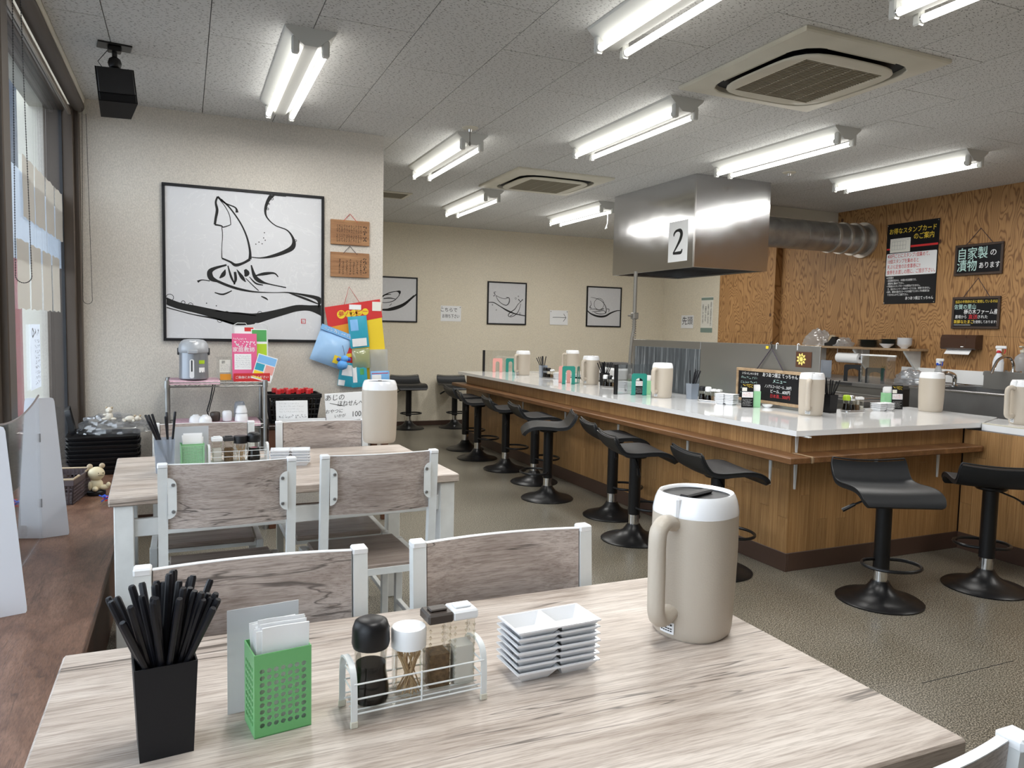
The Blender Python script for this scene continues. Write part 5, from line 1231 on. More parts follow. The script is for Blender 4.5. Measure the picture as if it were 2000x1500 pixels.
def cloth(name, label, x0, x1, y0, y1, z):
    tag(MB().slab(lambda u, v: (x0+(x1-x0)*u, y0+(y1-y0)*v, z+.002+.003*math.sin(9*u)*math.sin(7*v)**2-.02*max(0, .04-v)/.04), 18, 12, .002).build(name, M['cloth_pink'], smooth=60), label, 'cloth')
cloth('pink_cloth', 'pink patterned cloth under the hot water pot', -.09, .20, 4.97, 5.28, .9585)
cloth('pink_cloth', 'pink patterned cloth under the upturned cups', -.07, .44, 4.97, 5.28, .6925)
tag(MB().box(-.085, .185, 4.99, 5.27, .9545, .9575).build('black_tray', M['black_plastic'], smooth=0), 'flat black tray under the pink cloth and the pot', 'tray')
PZ = .967
wp = thing('hot_water_pot', 'silver grey electric hot water pot on the wire rack', 'hot water pot', (.052, 5.09, PZ), R(-4))
MB().lathe([(.080, 0), (.086, .006), (.086, .02), (.084, .10), (.084, .165)], 32).build('body', M['pot_grey'], wp)
lid = MB().lathe([(.086, .165), (.089, .172), (.089, .19), (.084, .215), (.070, .237), (.055, .246), (.03, .249)], 32).build('lid', M['pot_lid'], wp, smooth=50)
MB().box(-.030, .030, -.096, -.078, .160, .186, .006).build('spout_cover', M['pot_lid'], wp)
MB().tube([(-.018, -.066, .235), (0, -.073, .232), (.018, -.066, .235)], .006, 6).build('lid_latch', M['white_plastic'], lid)
for sx in (-1, 1): MB().box(sx*.088-.006, sx*.088+.006, -.014, .014, .15, .195, .004).build('handle_hinge', M['charcoal'], wp)
MB().prism(rrect(.026, .118, .012, 4, -.006, .068), .083, .0865, XZ()).build('gauge_panel', M['white_plastic'], wp, smooth=0)
MB().prism(rrect(.008, .07, .003, 3, -.006, .085), .0865, .0872, XZ()).build('level_window', M['dark_slot'], wp, smooth=0)
lb = MB(); 
def curved(mb, r, a0, a1, z0, z1, n=4): mb.add([(r*math.sin(R(a0+(a1-a0)*k/n)), -r*math.cos(R(a0+(a1-a0)*k/n)), z) for z in (z0, z1) for k in range(n+1)], [(k, k+1, n+2+k, n+1+k) for k in range(n)])
curved(lb, .0852, 24, 50, .045, .075); lb.build('white_label', M['paper'], wp, smooth=0)
lb = MB(); curved(lb, .0852, 24, 50, .098, .120); lb.build('green_label', M['lime_plastic'], wp, smooth=0)
lb = MB(); curved(lb, .0852, 24, 50, .077, .096); lb.build('grey_label', M['ink_grey'], wp, smooth=0)
tag(MB().tube([(.17, 5.24, .955), (.165, 5.25, .9), (.15, 5.24, .82), (.13, 5.23, .75), (.14, 5.25, .71)], .004, 6).tube([(.185, 5.24, .955), (.175, 5.25, .88), (.155, 5.245, .80), (.14, 5.23, .74)], .003, 6).build('power_cord', M['black_plastic']), 'black power cord hanging behind the wire rack', 'cord')
# cups on the lower shelf
cz = .6985
def cup(loc, prof, material, label, n=20, hollow=True):
    tag(MB().lathe(prof, n, capb=True).build('cup', M[material], None, loc, 0, 50), label, 'cup', 'cups on the wire rack')
bowl = [(.040, 0), (.038, .02), (.030, .036), (.018, .042), (.017, .047), (.012, .045)]
cup((.06, 5.06, cz), bowl, 'porcelain', 'left one of the two upturned white tea bowls'); cup((.115, 5.03, cz), bowl, 'porcelain', 'right one of the two upturned white tea bowls')
cup((.175, 5.10, cz), [(.028, 0), (.031, .03), (.030, .05), (.024, .056), (.022, .054)], 'cup_brown', 'dark brown upturned tea cup')
cup((.245, 5.08, cz), [(.027, 0), (.030, .02), (.030, .052), (.026, .062), (.020, .065), (.02, .063)], 'porcelain', 'plain white upturned straight tea cup')
cup((.33, 5.06, cz), [(.042, 0), (.040, .02), (.036, .045), (.025, .052), (.02, .05)], 'porcelain', 'lower white bowl of the tall pile of cups')
cup((.33, 5.06, cz+.0525), [(.037, 0), (.034, .02), (.028, .035), (.024, .045), (.018, .043)], 'porcelain', 'upper white bowl of the tall pile of cups')
cup((.325, 5.15, cz), [(.035, 0), (.036, .05), (.032, .10), (.025, .115), (.02, .112)], 'frosted_blue', 'pale plastic tumblers stacked behind the bowls')
# small acrylic stand with a card
as_ = thing('acrylic_stand', 'small clear stand with a handwritten card beside the pot', 'stand', (.235, 5.09, .9525), R(-3))
MB().box(-.052, .052, -.002, .002, .001, .155).box(-.052, .052, -.04, .002, 0, .003).build('acrylic', M['clear_acrylic'], as_, smooth=0)
MB().box(-.033, .033, -.004, -.0025, .055, .135).build('card', M['paper_cream'], as_, smooth=0)
text('卵', as_, -.010, .118, .022, M['ink'], -.0046)
s = MB(); 
for i in range(4): scribble(s, -.028, .028, .066+.011*i, .073+.011*i, -.0046, 6, i)
s.build('card_writing', M['ink_grey'], as_, smooth=0)
MB().box(-.030, .036, -.005, -.003, .006, .045).build('egg_card', M['orange_paper'], as_, smooth=0)
# leaflet display
ld = thing('leaflet_rack', 'wire leaflet rack with a red front band on the wire rack', 'leaflet rack', (.391, 5.08, .9525), R(2))
for sx in (-1, 1): MB().tube([(sx*.105, -.045, 0), (sx*.105, -.045, .05), (sx*.105, .0, .05), (sx*.105, .02, .355), (sx*.105, .03, 0)], .0022, 5).build('wire_side', M['white_metal'], ld)
MB().tube([(-.105, .02, .355), (-.08, .02, .37), (-.03, .02, .37), (-.02, .02, .355), (.02, .02, .355), (.03, .02, .37), (.08, .02, .37), (.105, .02, .355)], .0022, 5).build('wire_top', M['white_metal'], ld)
MB().box(-.11, .11, -.049, -.046, .0, .052).build('red_band', M['red_paper'], ld, smooth=0)
text('ご自由にお取りください', ld, 0, .026, .0185, M['ink_white'], -.0497, bold=.0004)
MB().box(-.105, .105, -.04, .02, 0, .004).build('floor_wire', M['white_metal'], ld, smooth=0)
def leaflet(label, x, y, z, W, H, material, tilt=0, lean=6):
    t = thing('leaflet', label, 'leaflet', (x, y, z), R(2), 'leaflets in the rack'); t.rotation_euler = (R(-lean), R(tilt), R(2))
    MB().box(-W/2, W/2, -.002, 0, 0, H).build('sheet', M[material], t, smooth=0); return t
t = leaflet('pink leaflet for home tutors at the front left of the leaflet rack', .352, 5.052, .957, .150, .300, 'pink_paper')
text('家庭教師', t, -.005, .195, .034, M['ink_white'], -.0027, bold=.0006)
s = MB(); scribble(s, -.068, .068, .215, .25, -.0027, 7, 5, .16); scribble(s, -.068, .01, .258, .272, -.0027, 8, 6, .16); s.build('white_print', M['ink_white'], t, smooth=0)
MB().box(-.062, .04, -.003, -.002, .07, .17).build('white_panel', M['paper'], t, smooth=0)
s = MB(); 
for i in range(6): scribble(s, -.056, .034, .082+.014*i, .090+.014*i, -.0037, 10, 30+i)
s.build('panel_print', M['ink_grey'], t, smooth=0)
t = leaflet('green and white leaflet at the back right of the leaflet rack', .445, 5.075, .957, .10, .33, 'paper')
MB().box(-.045, .045, -.003, -.002, .25, .325).build('green_block', M['green_paper'], t, smooth=0); MB().box(-.045, .045, -.003, -.002, .13, .235).build('green_block', M['lime_plastic'], t, smooth=0)
t = leaflet('white leaflet with a red heading at the back of the leaflet rack', .355, 5.075, .957, .12, .345, 'paper'); MB().box(.0, .055, -.003, -.002, .315, .34).build('red_block', M['red_paper'], t, smooth=0)
t = leaflet('blue and white leaflet tilted across the front of the leaflet rack', .447, 5.034, .957, .125, .165, 'paper', tilt=17)
MB().box(-.058, .058, -.003, -.002, .11, .16).build('blue_block', M['blue_paper'], t, smooth=0); MB().box(-.058, -.004, -.003, -.002, .06, .105).build('teal_block', M['teal_paper'], t, smooth=0)
MB().box(.004, .058, -.003, -.002, .05, .105).build('pink_block', M['pink_plastic'], t, smooth=0); MB().box(-.058, .0, -.003, -.002, .008, .055).build('yellow_block', M['yellow_paper'], t, smooth=0)

# ------------------------------------------------------------------ dark side table with a basket of bottles and price boards
sb = thing('side_table', 'dark wooden side table under the hanging toy packets', 'table', (0, 0, 0))
MB().box(.485, 1.27, 4.96, 5.34, .645, .672, .004).build('tabletop', M['dark_wood'], sb)
for x in (.51, 1.245):
    for y in (4.99, 5.31): MB().box(x-.022, x+.022, y-.022, y+.022, 0, .645, .003).build('leg', M['red_brown_wood'], sb)
MB().box(.53, 1.225, 4.98, 5.0, .57, .645).build('apron', M['dark_wood'], sb, smooth=0)
bk = thing('bottle_basket', 'black plastic basket of red capped bottles on the side table', 'basket', (.658, 5.15, .6725))
b = MB(); W0, W1, D0, D1, H = .14, .168, .09, .112, .19
def lerp(a, c, t_): return a+(c-a)*t_
for k in range(15):
    u = -1+2*k/14
    for sy in (-1, 1): b.cyl((u*W0, sy*D0, 0), (u*W1, sy*D1, H), .0035, n=5)
for k in range(10):
    u = -1+2*k/9
    for sx in (-1, 1): b.cyl((sx*W0, u*D0, 0), (sx*W1, u*D1, H), .0035, n=5)
for t_ in (.12, .3, .48, .66, .84):
    w, d = lerp(W0, W1, t_), lerp(D0, D1, t_); b.tube([(-w, -d, H*t_), (w, -d, H*t_), (w, d, H*t_), (-w, d, H*t_)], .003, 5, closed=True)
b.build('lattice', M['black_plastic'], bk)
MB().box(-W0, W0, -D0, D0, 0, .004).build('bottom', M['black_plastic'], bk, smooth=0)
m = MB()
for (x0, x1, y0, y1) in ((-W1-.006, W1+.006, -D1-.006, -D1+.006), (-W1-.006, W1+.006, D1-.006, D1+.006), (-W1-.006, -W1+.006, -D1, D1), (W1-.006, W1+.006, -D1, D1)): m.box(x0, x1, y0, y1, H-.022, H+.004, .002)
m.build('rim', M['black_plastic'], bk)
def sauce_bottle():
    t = thing('sauce_bottle', 'x', 'bottle', (0, 0, 0), 0, 'red capped bottles in the basket')
    MB().lathe([(.024, 0), (.026, .004), (.026, .14), (.018, .165), (.013, .18), (.013, .20)], 14, capt=False).build('bottle', M['bottle_glass'], t)
    MB().lathe([(.024, .002), (.0245, .005), (.0245, .138), (.017, .158)], 14).build('sauce', M['soy'], t)
    MB().lathe([(.0165, .186), (.0168, .212), (.014, .216)], 16).build('cap', M['red_plastic'], t); return t
sb0 = sauce_bottle(); i = 0
for r_, (y, xs, row) in enumerate(((5.085, (-.10, -.035, .03, .092), 'front'), (5.15, (-.07, -.005, .06, .118), 'middle'), (5.215, (-.11, -.035, .03, .095), 'back'))):
    for j, x in enumerate(xs):
        lab = '%s red capped bottle from the left in the %s row of the basket' % (('first', 'second', 'third', 'fourth')[j], row)
        loc = (.658+x, y, .678)
        if i == 0: sb0.location = loc; sb0['label'] = lab
        else: dup(sb0, loc, 0, lab)
        i += 1
t = thing('price_card', 'handwritten sheet with a boxed last line in front of the basket', 'notice', (.637, 5.005, .700)); t.rotation_euler = (R(-8), 0, 0)
MB().slab(lambda u, v: (-.100+.20*u, -.012*math.sin(PI*u), .127*v), 8, 3, .0012).build('sheet', M['paper'], t, smooth=60)
s = MB()
for i in range(4): scribble(s, -.08, .075-.03*(i % 2), .05+.018*i, .058+.018*i, -.0135, 12, 60+i, .1)
scribble(s, -.085, .09, .014, .034, -.0135, 9, 9, .14); s.build('handwriting', M['ink_grey'], t, smooth=0)
t = thing('price_card', 'white sheet reading special, hanging over the front of the side table', 'notice', (.695, 4.957, .555))
MB().box(-.148, .148, -.0015, 0, 0, .16).build('sheet', M['paper'], t, smooth=0)
text('特製', t, -.09, .115, .045, M['ink'], -.0022); s = MB(); scribble(s, .02, .12, .108, .118, -.0022, 6, 8); s.build('handwriting', M['ink'], t, smooth=0)
t = thing('price_board', 'white board with a handwritten price of 100 yen under the toy packets', 'sign', (1.01, 5.03, .6725), R(3)); t.rotation_euler = (R(-9), R(-2.5), R(3))
MB().box(-.15, .15, -.006, 0, .012, .20, .002).build('board', M['white_plastic'], t)
MB().tube([(-.05, -.006, .01), (-.05, -.02, .0), (-.05, .04, .0), (-.05, .004, .08)], .003, 5).tube([(.05, -.006, .01), (.05, -.02, .0), (.05, .04, .0), (.05, .004, .08)], .003, 5).build('easel_wire', M['clear_acrylic'], t)
text('あじの', t, -.085, .168, .045, M['ink'], -.0068, shear=.2); text('ほねせんべい', t, .035, .125, .042, M['ink'], -.0068, sx=.85, shear=.2); text('おやつに', t, -.095, .078, .030, M['ink'], -.0068, shear=.2)
text('いかが', t, -.06, .045, .026, M['ink'], -.0068, shear=.2); text('100円', t, .075, .05, .050, M['ink'], -.0068, sx=.9, shear=.1)
s = MB(); ribbon(s, [(-.12, .135, .003), (-.06, .118, .004), (-.02, .11, .003)], -.0068); s.build('flourish', M['ink'], t, smooth=0)

# ------------------------------------------------------------------ window bench and what stands on it
bn2 = thing('window_bench', 'rustic brown window bench running along the left side', 'bench', (0, 0, 0))
MB().box(-.664, -.262, .1, 5.362, .384, .42, .003).build('board', M['bench_wood'], bn2)
MB().box(-.315, -.30, .1, 5.362, 0, .384).build('front_panel', M['red_brown_wood'], bn2, smooth=0)
BZ = .4205
trm = MB().lathe([(.93, 0), (1.0, .022), (1.012, .026), (1.012, .029), (.99, .029), (.92, .004)], 40, sq=7, capt=True, ax=.192, ay=.165).mesh('serving_tray', M['black_plastic'], 40)
ordn = ['topmost', 'second', 'third', 'fourth', 'fifth', 'sixth', 'seventh', 'eighth', 'ninth']
for i in range(9):
    o = put('serving_tray', trm, None, (-.446+.003*math.sin(i*2.3), 5.06+.003*math.sin(i*4), BZ+.0245*i), R(4*math.sin(i)*.3+2))
    tag(o, ('topmost black serving tray of the pile on the window bench' if i == 8 else '%s black serving tray from the top of the pile on the window bench' % ordn[8-i]), 'tray', 'black serving trays')
o = put('serving_tray', trm, None, (-.632, 5.03, BZ+.308)); o.rotation_euler = (0, R(78), R(6)); o.scale = (.40, .7, 1); tag(o, 'black tray leaning upright on the pile beside the window', 'tray', 'black serving trays')
def crumple(cx, cy, cz, rx, ry, rz_, seed, n=30, amp=.12):
    rg = random.Random(seed); ph = [(rg.uniform(-4, 4), rg.uniform(-4, 4), rg.uniform(-4, 4), rg.uniform(0, 6)) for _ in range(10)]
    m = MB(); vs = []; K = n; L = n//2
    for j in range(L+1):
        th = PI*.5*j/L
        for i in range(K):
            a = 2*PI*i/K; d = Vector((math.cos(a)*math.cos(th), math.sin(a)*math.cos(th), math.sin(th)))
            q = 1+amp*sum(abs(math.sin(p[0]*d.x*2+p[1]*d.y*2+p[2]*d.z*2+p[3]))-.6 for p in ph)/4
            vs.append((cx+rx*d.x*q, cy+ry*d.y*q, cz+rz_*d.z*q))
    fs = [(j*K+i, j*K+(i+1) % K, (j+1)*K+(i+1) % K, (j+1)*K+i) for j in range(L) for i in range(K)]
    return m.add(vs, fs)
tag(crumple(-.40, 5.145, BZ+.2262, .195, .17, .105, 4, n=44, amp=.24).build('plastic_bag', M['poly_bag'], smooth=25), 'crumpled clear plastic bag draped over the pile of trays', 'bag')
def plush_dog(loc, rz, label, sit):
    t = thing('plush_toy', label, 'plush toy', loc, rz, 'cream plush toys on the bag')
    m = MB()
    def ell(c, r_, n=10):
        m.lathe([(math.cos(R(-90+180*k/7))*r_[0] if 0 < k < 7 else .0005, math.sin(R(-90+180*k/7))*r_[2]) for k in range(8)], n, c, ay=r_[1]/r_[0])
    if sit: ell((0, 0, .025), (.022, .02, .026)); ell((0, 0, .062), (.019, .018, .019)); ell((-.024, -.01, .012), (.016, .009, .008)); ell((.024, -.01, .012), (.016, .009, .008)); ell((-.02, -.008, .036), (.014, .007, .007)); ell((.0, -.018, .057), (.008, .008, .007))
    else: ell((0, 0, .02), (.030, .018, .018)); ell((.040, -.004, .022), (.017, .016, .016)); ell((-.03, -.015, .010), (.008, .012, .008)); ell((.018, -.018, .010), (.008, .012, .008)); ell((.054, -.008, .018), (.008, .008, .007)); ell((-.035, .012, .012), (.01, .01, .01))
    m.build('body', M['plush'], t, smooth=80)
    c = (0, 0, .062) if sit else (.040, -.004, .022)
    for sx in (-1, 1):
        e = MB().lathe([(.0005, 0), (.007, .004), (.007, .011), (.0005, .015)], 8, (c[0]+sx*.014, c[1], c[2]+.008)); e.build('ear', M['tan_band'], t, smooth=80)
plush_dog((-.415, 5.02, BZ+.305), R(-5), 'cream plush dog sitting up on the plastic bag', True); plush_dog((-.305, 5.03, BZ+.292), R(5), 'cream plush dog lying on the plastic bag', False)
# lattice basket
bs = thing('storage_basket', 'dark plum plastic lattice basket on the window bench', 'basket', (-.555, 4.30, BZ), R(-8))
b = MB(); w, d, H = .075, .155, .125
for k in range(9):
    u = -1+2*k/8
    for sy in (-1, 1): b.cyl((u*w*.9, sy*d*.93, 0), (u*w, sy*d, H), .0042, n=5)
for k in range(15):
    u = -1+2*k/14
    for sx in (-1, 1): b.cyl((sx*w*.9, u*d*.93, 0), (sx*w, u*d, H), .0042, n=5)
for t_ in (.06, .2, .34, .48, .62, .76): 
    f = .9+.1*t_; f2 = .93+.07*t_; b.tube([(-w*f, -d*f2, H*t_), (w*f, -d*f2, H*t_), (w*f, d*f2, H*t_), (-w*f, d*f2, H*t_)], .004, 5, closed=True)
b.build('lattice', M['purple_basket'], bs); MB().box(-w*.9, w*.9, -d*.93, d*.93, 0, .004).build('bottom', M['purple_basket'], bs, smooth=0)
m = MB()
for (x0, x1, y0, y1) in ((-w-.004, w+.004, -d-.004, -d+.002), (-w-.004, w+.004, d-.002, d+.004), (-w-.004, -w+.002, -d, d), (w-.002, w+.004, -d, d)): m.box(x0, x1, y0, y1, H-.03, H, .002)
m.build('rim_band', M['purple_basket'], bs)
MB().tube([(-w-.002, -d-.002, H+.003), (w+.002, -d-.002, H+.003), (w+.003, -d+.09, H+.004)], .006, 6).tube([(w+.002, d-.1, H+.003), (w+.002, d+.002, H+.003), (-w, d+.002, H+.003)], .005, 6).build('tan_binding', M['tan_band'], bs)
# bear figure
be = thing('bear_figure', 'cream bear figure with round ears sitting beside the basket', 'figurine', (-.425, 4.36, BZ), R(12))
MB().lathe([(.040, 0), (.044, .004), (.044, .018), (.036, .024)], 24).build('stand', M['black_plastic'], be)
m = MB()
def ell(m, c, r_, n=16):
    m.lathe([(math.cos(R(-90+180*k/10))*r_[0] if 0 < k < 10 else .0005, math.sin(R(-90+180*k/10))*r_[2]) for k in range(11)], n, c, ay=r_[1]/r_[0])
ell(m, (0, 0, .052), (.032, .028, .034)); ell(m, (0, -.002, .110), (.040, .036, .036)); ell(m, (-.030, -.012, .050), (.010, .012, .024)); ell(m, (.034, -.02, .040), (.022, .013, .014)); ell(m, (-.010, -.034, .036), (.014, .02, .013)); ell(m, (.052, -.026, .052), (.011, .010, .014))
m.build('body', M['toy_cream'], be, smooth=80)
for sx in (-1, 1): m = MB(); ell(m, (sx*.028, .004, .148), (.014, .010, .014)); m.build('ear', M['tan_band'], be, smooth=80)
for sx in (.006, .028): m = MB(); ell(m, (sx, -.0355+abs(sx-.01)*.12, .116), (.003, .002, .003), 8); m.build('eye', M['black_plastic'], be, smooth=80)
MB().tube([(.004, -.0375, .106), (.018, -.0385, .1045), (.032, -.031, .106)], .0012, 5).build('mouth', M['black_plastic'], be)
jk = thing('stick_toy', 'spiky toy of red and blue sticks lying on the window bench', 'toy', (-.345, 4.12, BZ))
for k in range(10):
    rg = random.Random(k); a = rg.uniform(0, PI); e = rg.uniform(-.5, .5); c = Vector((rg.uniform(-.015, .02), rg.uniform(-.02, .02), .032)); d = Vector((math.cos(a)*math.cos(e), math.sin(a)*math.cos(e), math.sin(e)))*.036
    p0, p1 = c-d, c+d; p0.z = max(p0.z, .004); p1.z = max(p1.z, .004); MB().cyl(p0, p1, .003, n=6).build('stick', M['red_plastic' if k % 2 else 'blue_plastic'], jk)
# acrylic divider with two white folding feet
dv = thing('table_divider', 'clear divider sheet with tall white folded end panels on the window bench', 'divider', (0, 0, BZ))
def foot(y, sgn):
    for sx in (-1, 1):
        # each leaf: narrow rounded top, wide bottom, folded about the middle line
        P = [(0, 0), (.093, 0), (.0965, .006), (.0965, .02), (.054, .565), (.050, .577), (.042, .58), (0, .58)]
        m = Matrix.Translation((-.545, y, 0)) @ Matrix.Rotation(R(sgn*sx*17), 4, 'Z') @ Matrix.Scale(sx, 4, (1, 0, 0)) @ XZ()
        MB().prism(P if sx > 0 else P[::-1], 0, .003, m).build('end_panel', M['divider_white'], dv, smooth=0)
    for z in (.13, .40): MB().box(-.5485, -.5415, y-.0055, y-.0035, z, z+.035).build('hinge', M['ink_grey'], dv, smooth=0)
foot(3.545, 1); foot(2.62, 1)
MB().slab(lambda u, v: (-.545, 2.63+.91*u, .01+(.535+.045*(2*u-1)**2)*v), 24, 1, .003).build('clear_sheet', M['clear_acrylic'], dv)
MB().tube([(-.545, 2.63+.91*k/24, .0117+(.535+.045*(2*k/24-1)**2)) for k in range(25)], .0035, 6).build('edge_strip', M['smoke_edge'], dv)
# papers taped to the window
def strip(y0, y1, z0, z1, material, label, grp, seed, x=-.6595, name='paper_strip'):
    rg = random.Random(seed)
    tag(MB().slab(lambda u, v: (x+.0018*math.sin(5*v+seed)*math.sin(PI*u), y0+(y1-y0)*u+.004*math.sin(7*v+seed), z0+(z1-z0)*v+.004*math.sin(11*u+seed)), 6, 10, .0006).build(name, M[material], smooth=60), label, 'paper strip', grp)
for i, (a, c) in enumerate(((4.02, 4.305), (4.33, 4.605), (4.645, 4.912), (4.95, 5.225))): strip(a, c, 1.78, 2.06, 'kraft_glow', '%s beige paper strip from the left in the upper row on the window' % ('first', 'second', 'third', 'fourth')[i], 'paper strips on the window', i)
for i, (a, c) in enumerate(((3.85, 4.13), (4.165, 4.45), (4.50, 4.765), (4.81, 5.06))): strip(a, c, 1.365, 1.67, 'kraft_glow', '%s beige paper strip from the left in the lower row on the window' % ('first', 'second', 'third', 'fourth')[i], 'paper strips on the window', 10+i)
for i, (a, c, z0, z1) in enumerate(((3.42, 4.22, 1.58, 1.985), (4.23, 4.72, 1.60, 1.97), (4.73, 5.215, 1.62, 1.96))): strip(a, c, z0, z1, 'paper_glow', '%s large white paper behind the beige strips on the window' % ('left', 'middle', 'right')[i], 'white papers on the window', 20+i, x=-.6695)
nt_ = thing('window_notice', 'white printed notice strip taped low on the window', 'notice', (-.659, 4.23, .985), R(90))
MB().box(-.13, .13, -.001, 0, 0, .31).build('sheet', M['paper_glow'], nt_, smooth=0)
s = MB(); scribble(s, -.08, .09, .255, .29, -.0016, 3, 1, .2); ring(s, -.07, .27, .02, .008, -.0016)
for i in range(9): scribble(s, -.02, .11, .02+.025*i, .036+.025*i, -.0016, 4, 200+i, .2)
s.build('print', M['ink_grey'], nt_, smooth=0)
# ------------------------------------------------------------------ more things along the counter
def cond_tray(loc, rz, label, L=.20, D=.075):
    t = thing('condiment_tray', label, 'tray', loc, rz, 'oval steel condiment trays')
    MB().prism(rrect(L, D, .035, 6), 0, .003).build('plate', M['steel_rim'], t, smooth=0)
    MB().tube([(x, y, .009) for x, y in rrect(L, D, .035, 6)], .0032, 6, closed=True).build('rim', M['steel_rim'], t); return t
def cond_set(x, y, ang, where, capm, n=4, sc=.88):
    cond_tray((x, y, CZ), R(ang), 'oval condiment tray '+where)
    d = Vector((math.cos(R(ang)), math.sin(R(ang)))); z = CZ+.0035
    p = lambda k: (x+d.x*k, y+d.y*k, z)
    soy_bottle(p(-.070), R(ang+180), '%s capped soy sauce bottle on the tray %s' % (capm[1], where), M[capm[0]], sc)
    soy_bottle(p(-.018), R(ang+180), 'second sauce bottle with a %s cap on the tray %s' % (capm[3], where), M[capm[2]], sc*.98, level=.05)
    shaker(p(.032), R(ang), 'pepper shaker on the tray '+where, M['white_plastic'], M['pepper'], 'seasoning shakers', h=.075, w=.0165, lev=.04)
    if n > 3: shaker(p(.073), R(ang), 'salt shaker on the tray '+where, M['white_plastic'], M['salt'], 'seasoning shakers', h=.075, w=.0165, lev=.03)
cond_set(3.66, 4.59, -68, 'in front of the steel guard', ('black_plastic', 'black', 'white_plastic', 'white'))
cond_set(4.25, 3.79, 4, 'near the counter corner', ('lime_plastic', 'lime green', 'steel_rim', 'steel'))
cond_set(3.60, 5.93, -68, 'beside the black post', ('white_plastic', 'white', 'black_plastic', 'black'), 3)
cond_set(3.58, 7.16, -68, 'far along the counter', ('black_plastic', 'black', 'black_plastic', 'plain black'), 3)
soy_bottle((3.67, 8.02, CZ), 0, 'single black capped soy sauce bottle at the far end of the counter', None, .9)
def arch(loc, rz, label, material, w=.115, h=.165, grp='arch shaped card holders'):
    t = thing('card_holder', label, 'holder', loc, rz, grp)
    P = [(-w/2, 0), (-w/2, h-.012), (-w/2+.012, h), (w/2-.012, h), (w/2, h-.012), (w/2, 0), (w/2-.034, 0), (w/2-.034, h-.062)]
    P += [((w/2-.034)*math.cos(R(a)), h-.062+.024*math.sin(R(a))) for a in range(20, 161, 20)]+[(-w/2+.034, h-.062), (-w/2+.034, 0)]
    MB().prism(P[::-1], 0, .003, XZ()).build('arch_plate', M[material], t, smooth=0)
    MB().box(-w/2, -w/2+.034, -.003, .055, 0, .003).box(w/2-.034, w/2, -.003, .055, 0, .003).build('foot_plate', M[material], t, smooth=0); return t
RZc = R(-24)
arch((3.435, 8.28, CZ), RZc, 'pink arch shaped holder at the far end of the counter', 'pink_plastic')
arch((3.60, 8.27, CZ), RZc, 'dark teal arch shaped holder right of the pink one', 'teal_plastic')
arch((3.375, 6.35, CZ), RZc, 'teal arch shaped holder before the second farthest pitcher', 'teal_plastic', .125, .175)
arch((3.44, 6.56, CZ), RZc, 'pink arch shaped holder behind a teal one', 'pink_plastic')
arch((3.545, 6.47, CZ), R(50), 'teal arch shaped holder turned edge on', 'teal_plastic')
arch((3.40, 5.17, CZ), RZc, 'teal arch shaped holder beside the second black post', 'teal_plastic', .125, .178)
def counter_napkins(loc, rz, where, mirror=1):
    t = thing('napkin_holder', 'green napkin box '+where, 'napkin holder', loc, rz, 'green napkin boxes on the counter')
    W, D, H = .066, .05, .115; m = MB()
    for a in ((-W/2, W/2, -D/2, -D/2+.0015), (-W/2, W/2, D/2-.0015, D/2), (-W/2, -W/2+.0015, -D/2+.0015, D/2-.0015), (W/2-.0015, W/2, -D/2+.0015, D/2-.0015)): m.box(*a, 0, H)
    m.box(-W/2, W/2, -D/2, D/2, 0, .0015).build('box', M['green_mesh'], t, smooth=0)
    napkins(loc, rz, 5, 'white napkin in the green box '+where, 'napkins '+where, w=.055, h=.152, d=.03)
    c = thing('stamp_card_sign', 'small black stamp card sign, green box '+where, 'sign', tuple(Vector(loc)+Matrix.Rotation(rz, 3, 'Z') @ Vector((mirror*.060, -.032, 0))), rz, 'small black stamp card signs')
    c.rotation_euler = (R(-3), 0, rz)
    MB().box(-.041, .041, -.003, 0, 0, .172).build('panel', M['board_black'], c, smooth=0); MB().box(-.041, .041, 0, .03, 0, .003).build('foot', M['clear_acrylic'], c, smooth=0)
    MB().box(-.038, .038, -.0036, -.003, .070, .110).build('white_field', M['paper'], c, smooth=0); MB().box(-.038, -.005, -.0038, -.003, .115, .14).build('card_print', M['paper_cream'], c, smooth=0)
    s = MB()
    for i in range(3): scribble(s, -.034, .034, .076+.011*i, .083+.011*i, -.0042, 8, i, .2)
    s.build('red_print', M['ink_red'], c, smooth=0)
    s = MB(); scribble(s, -.036, .034, .152, .164, -.0038, 8, 5, .22); scribble(s, .0, .034, .140, .150, -.0038, 4, 6, .22); s.build('yellow_print', M['ink_yellow'], c, smooth=0)
    s = MB()
    for i in range(5): scribble(s, -.034, .032-.01*(i % 2), .012+.010*i, .017+.010*i, -.0038, 12, 40+i, .2)
    s.build('white_print', M['ink_white'], c, smooth=0)
counter_napkins((3.715, 4.165, CZ), R(-28), 'before the chalk menu', -1); counter_napkins((4.66, 3.86, CZ), R(-20), 'in front of the steel worktable', 1); counter_napkins((3.52, 5.24, CZ), R(-26), 'behind the nearest teal holder', -1)
tag(MB().lathe([(.02, 0), (.034, .012), (.038, .022), (.036, .022), (.03, .012), (.015, .005)], 18, capt=True).build('sauce_dish', M['porcelain'], None, (3.79, 4.12, CZ)), 'tiny white dish beside the green napkin box and chalk menu', 'dish')
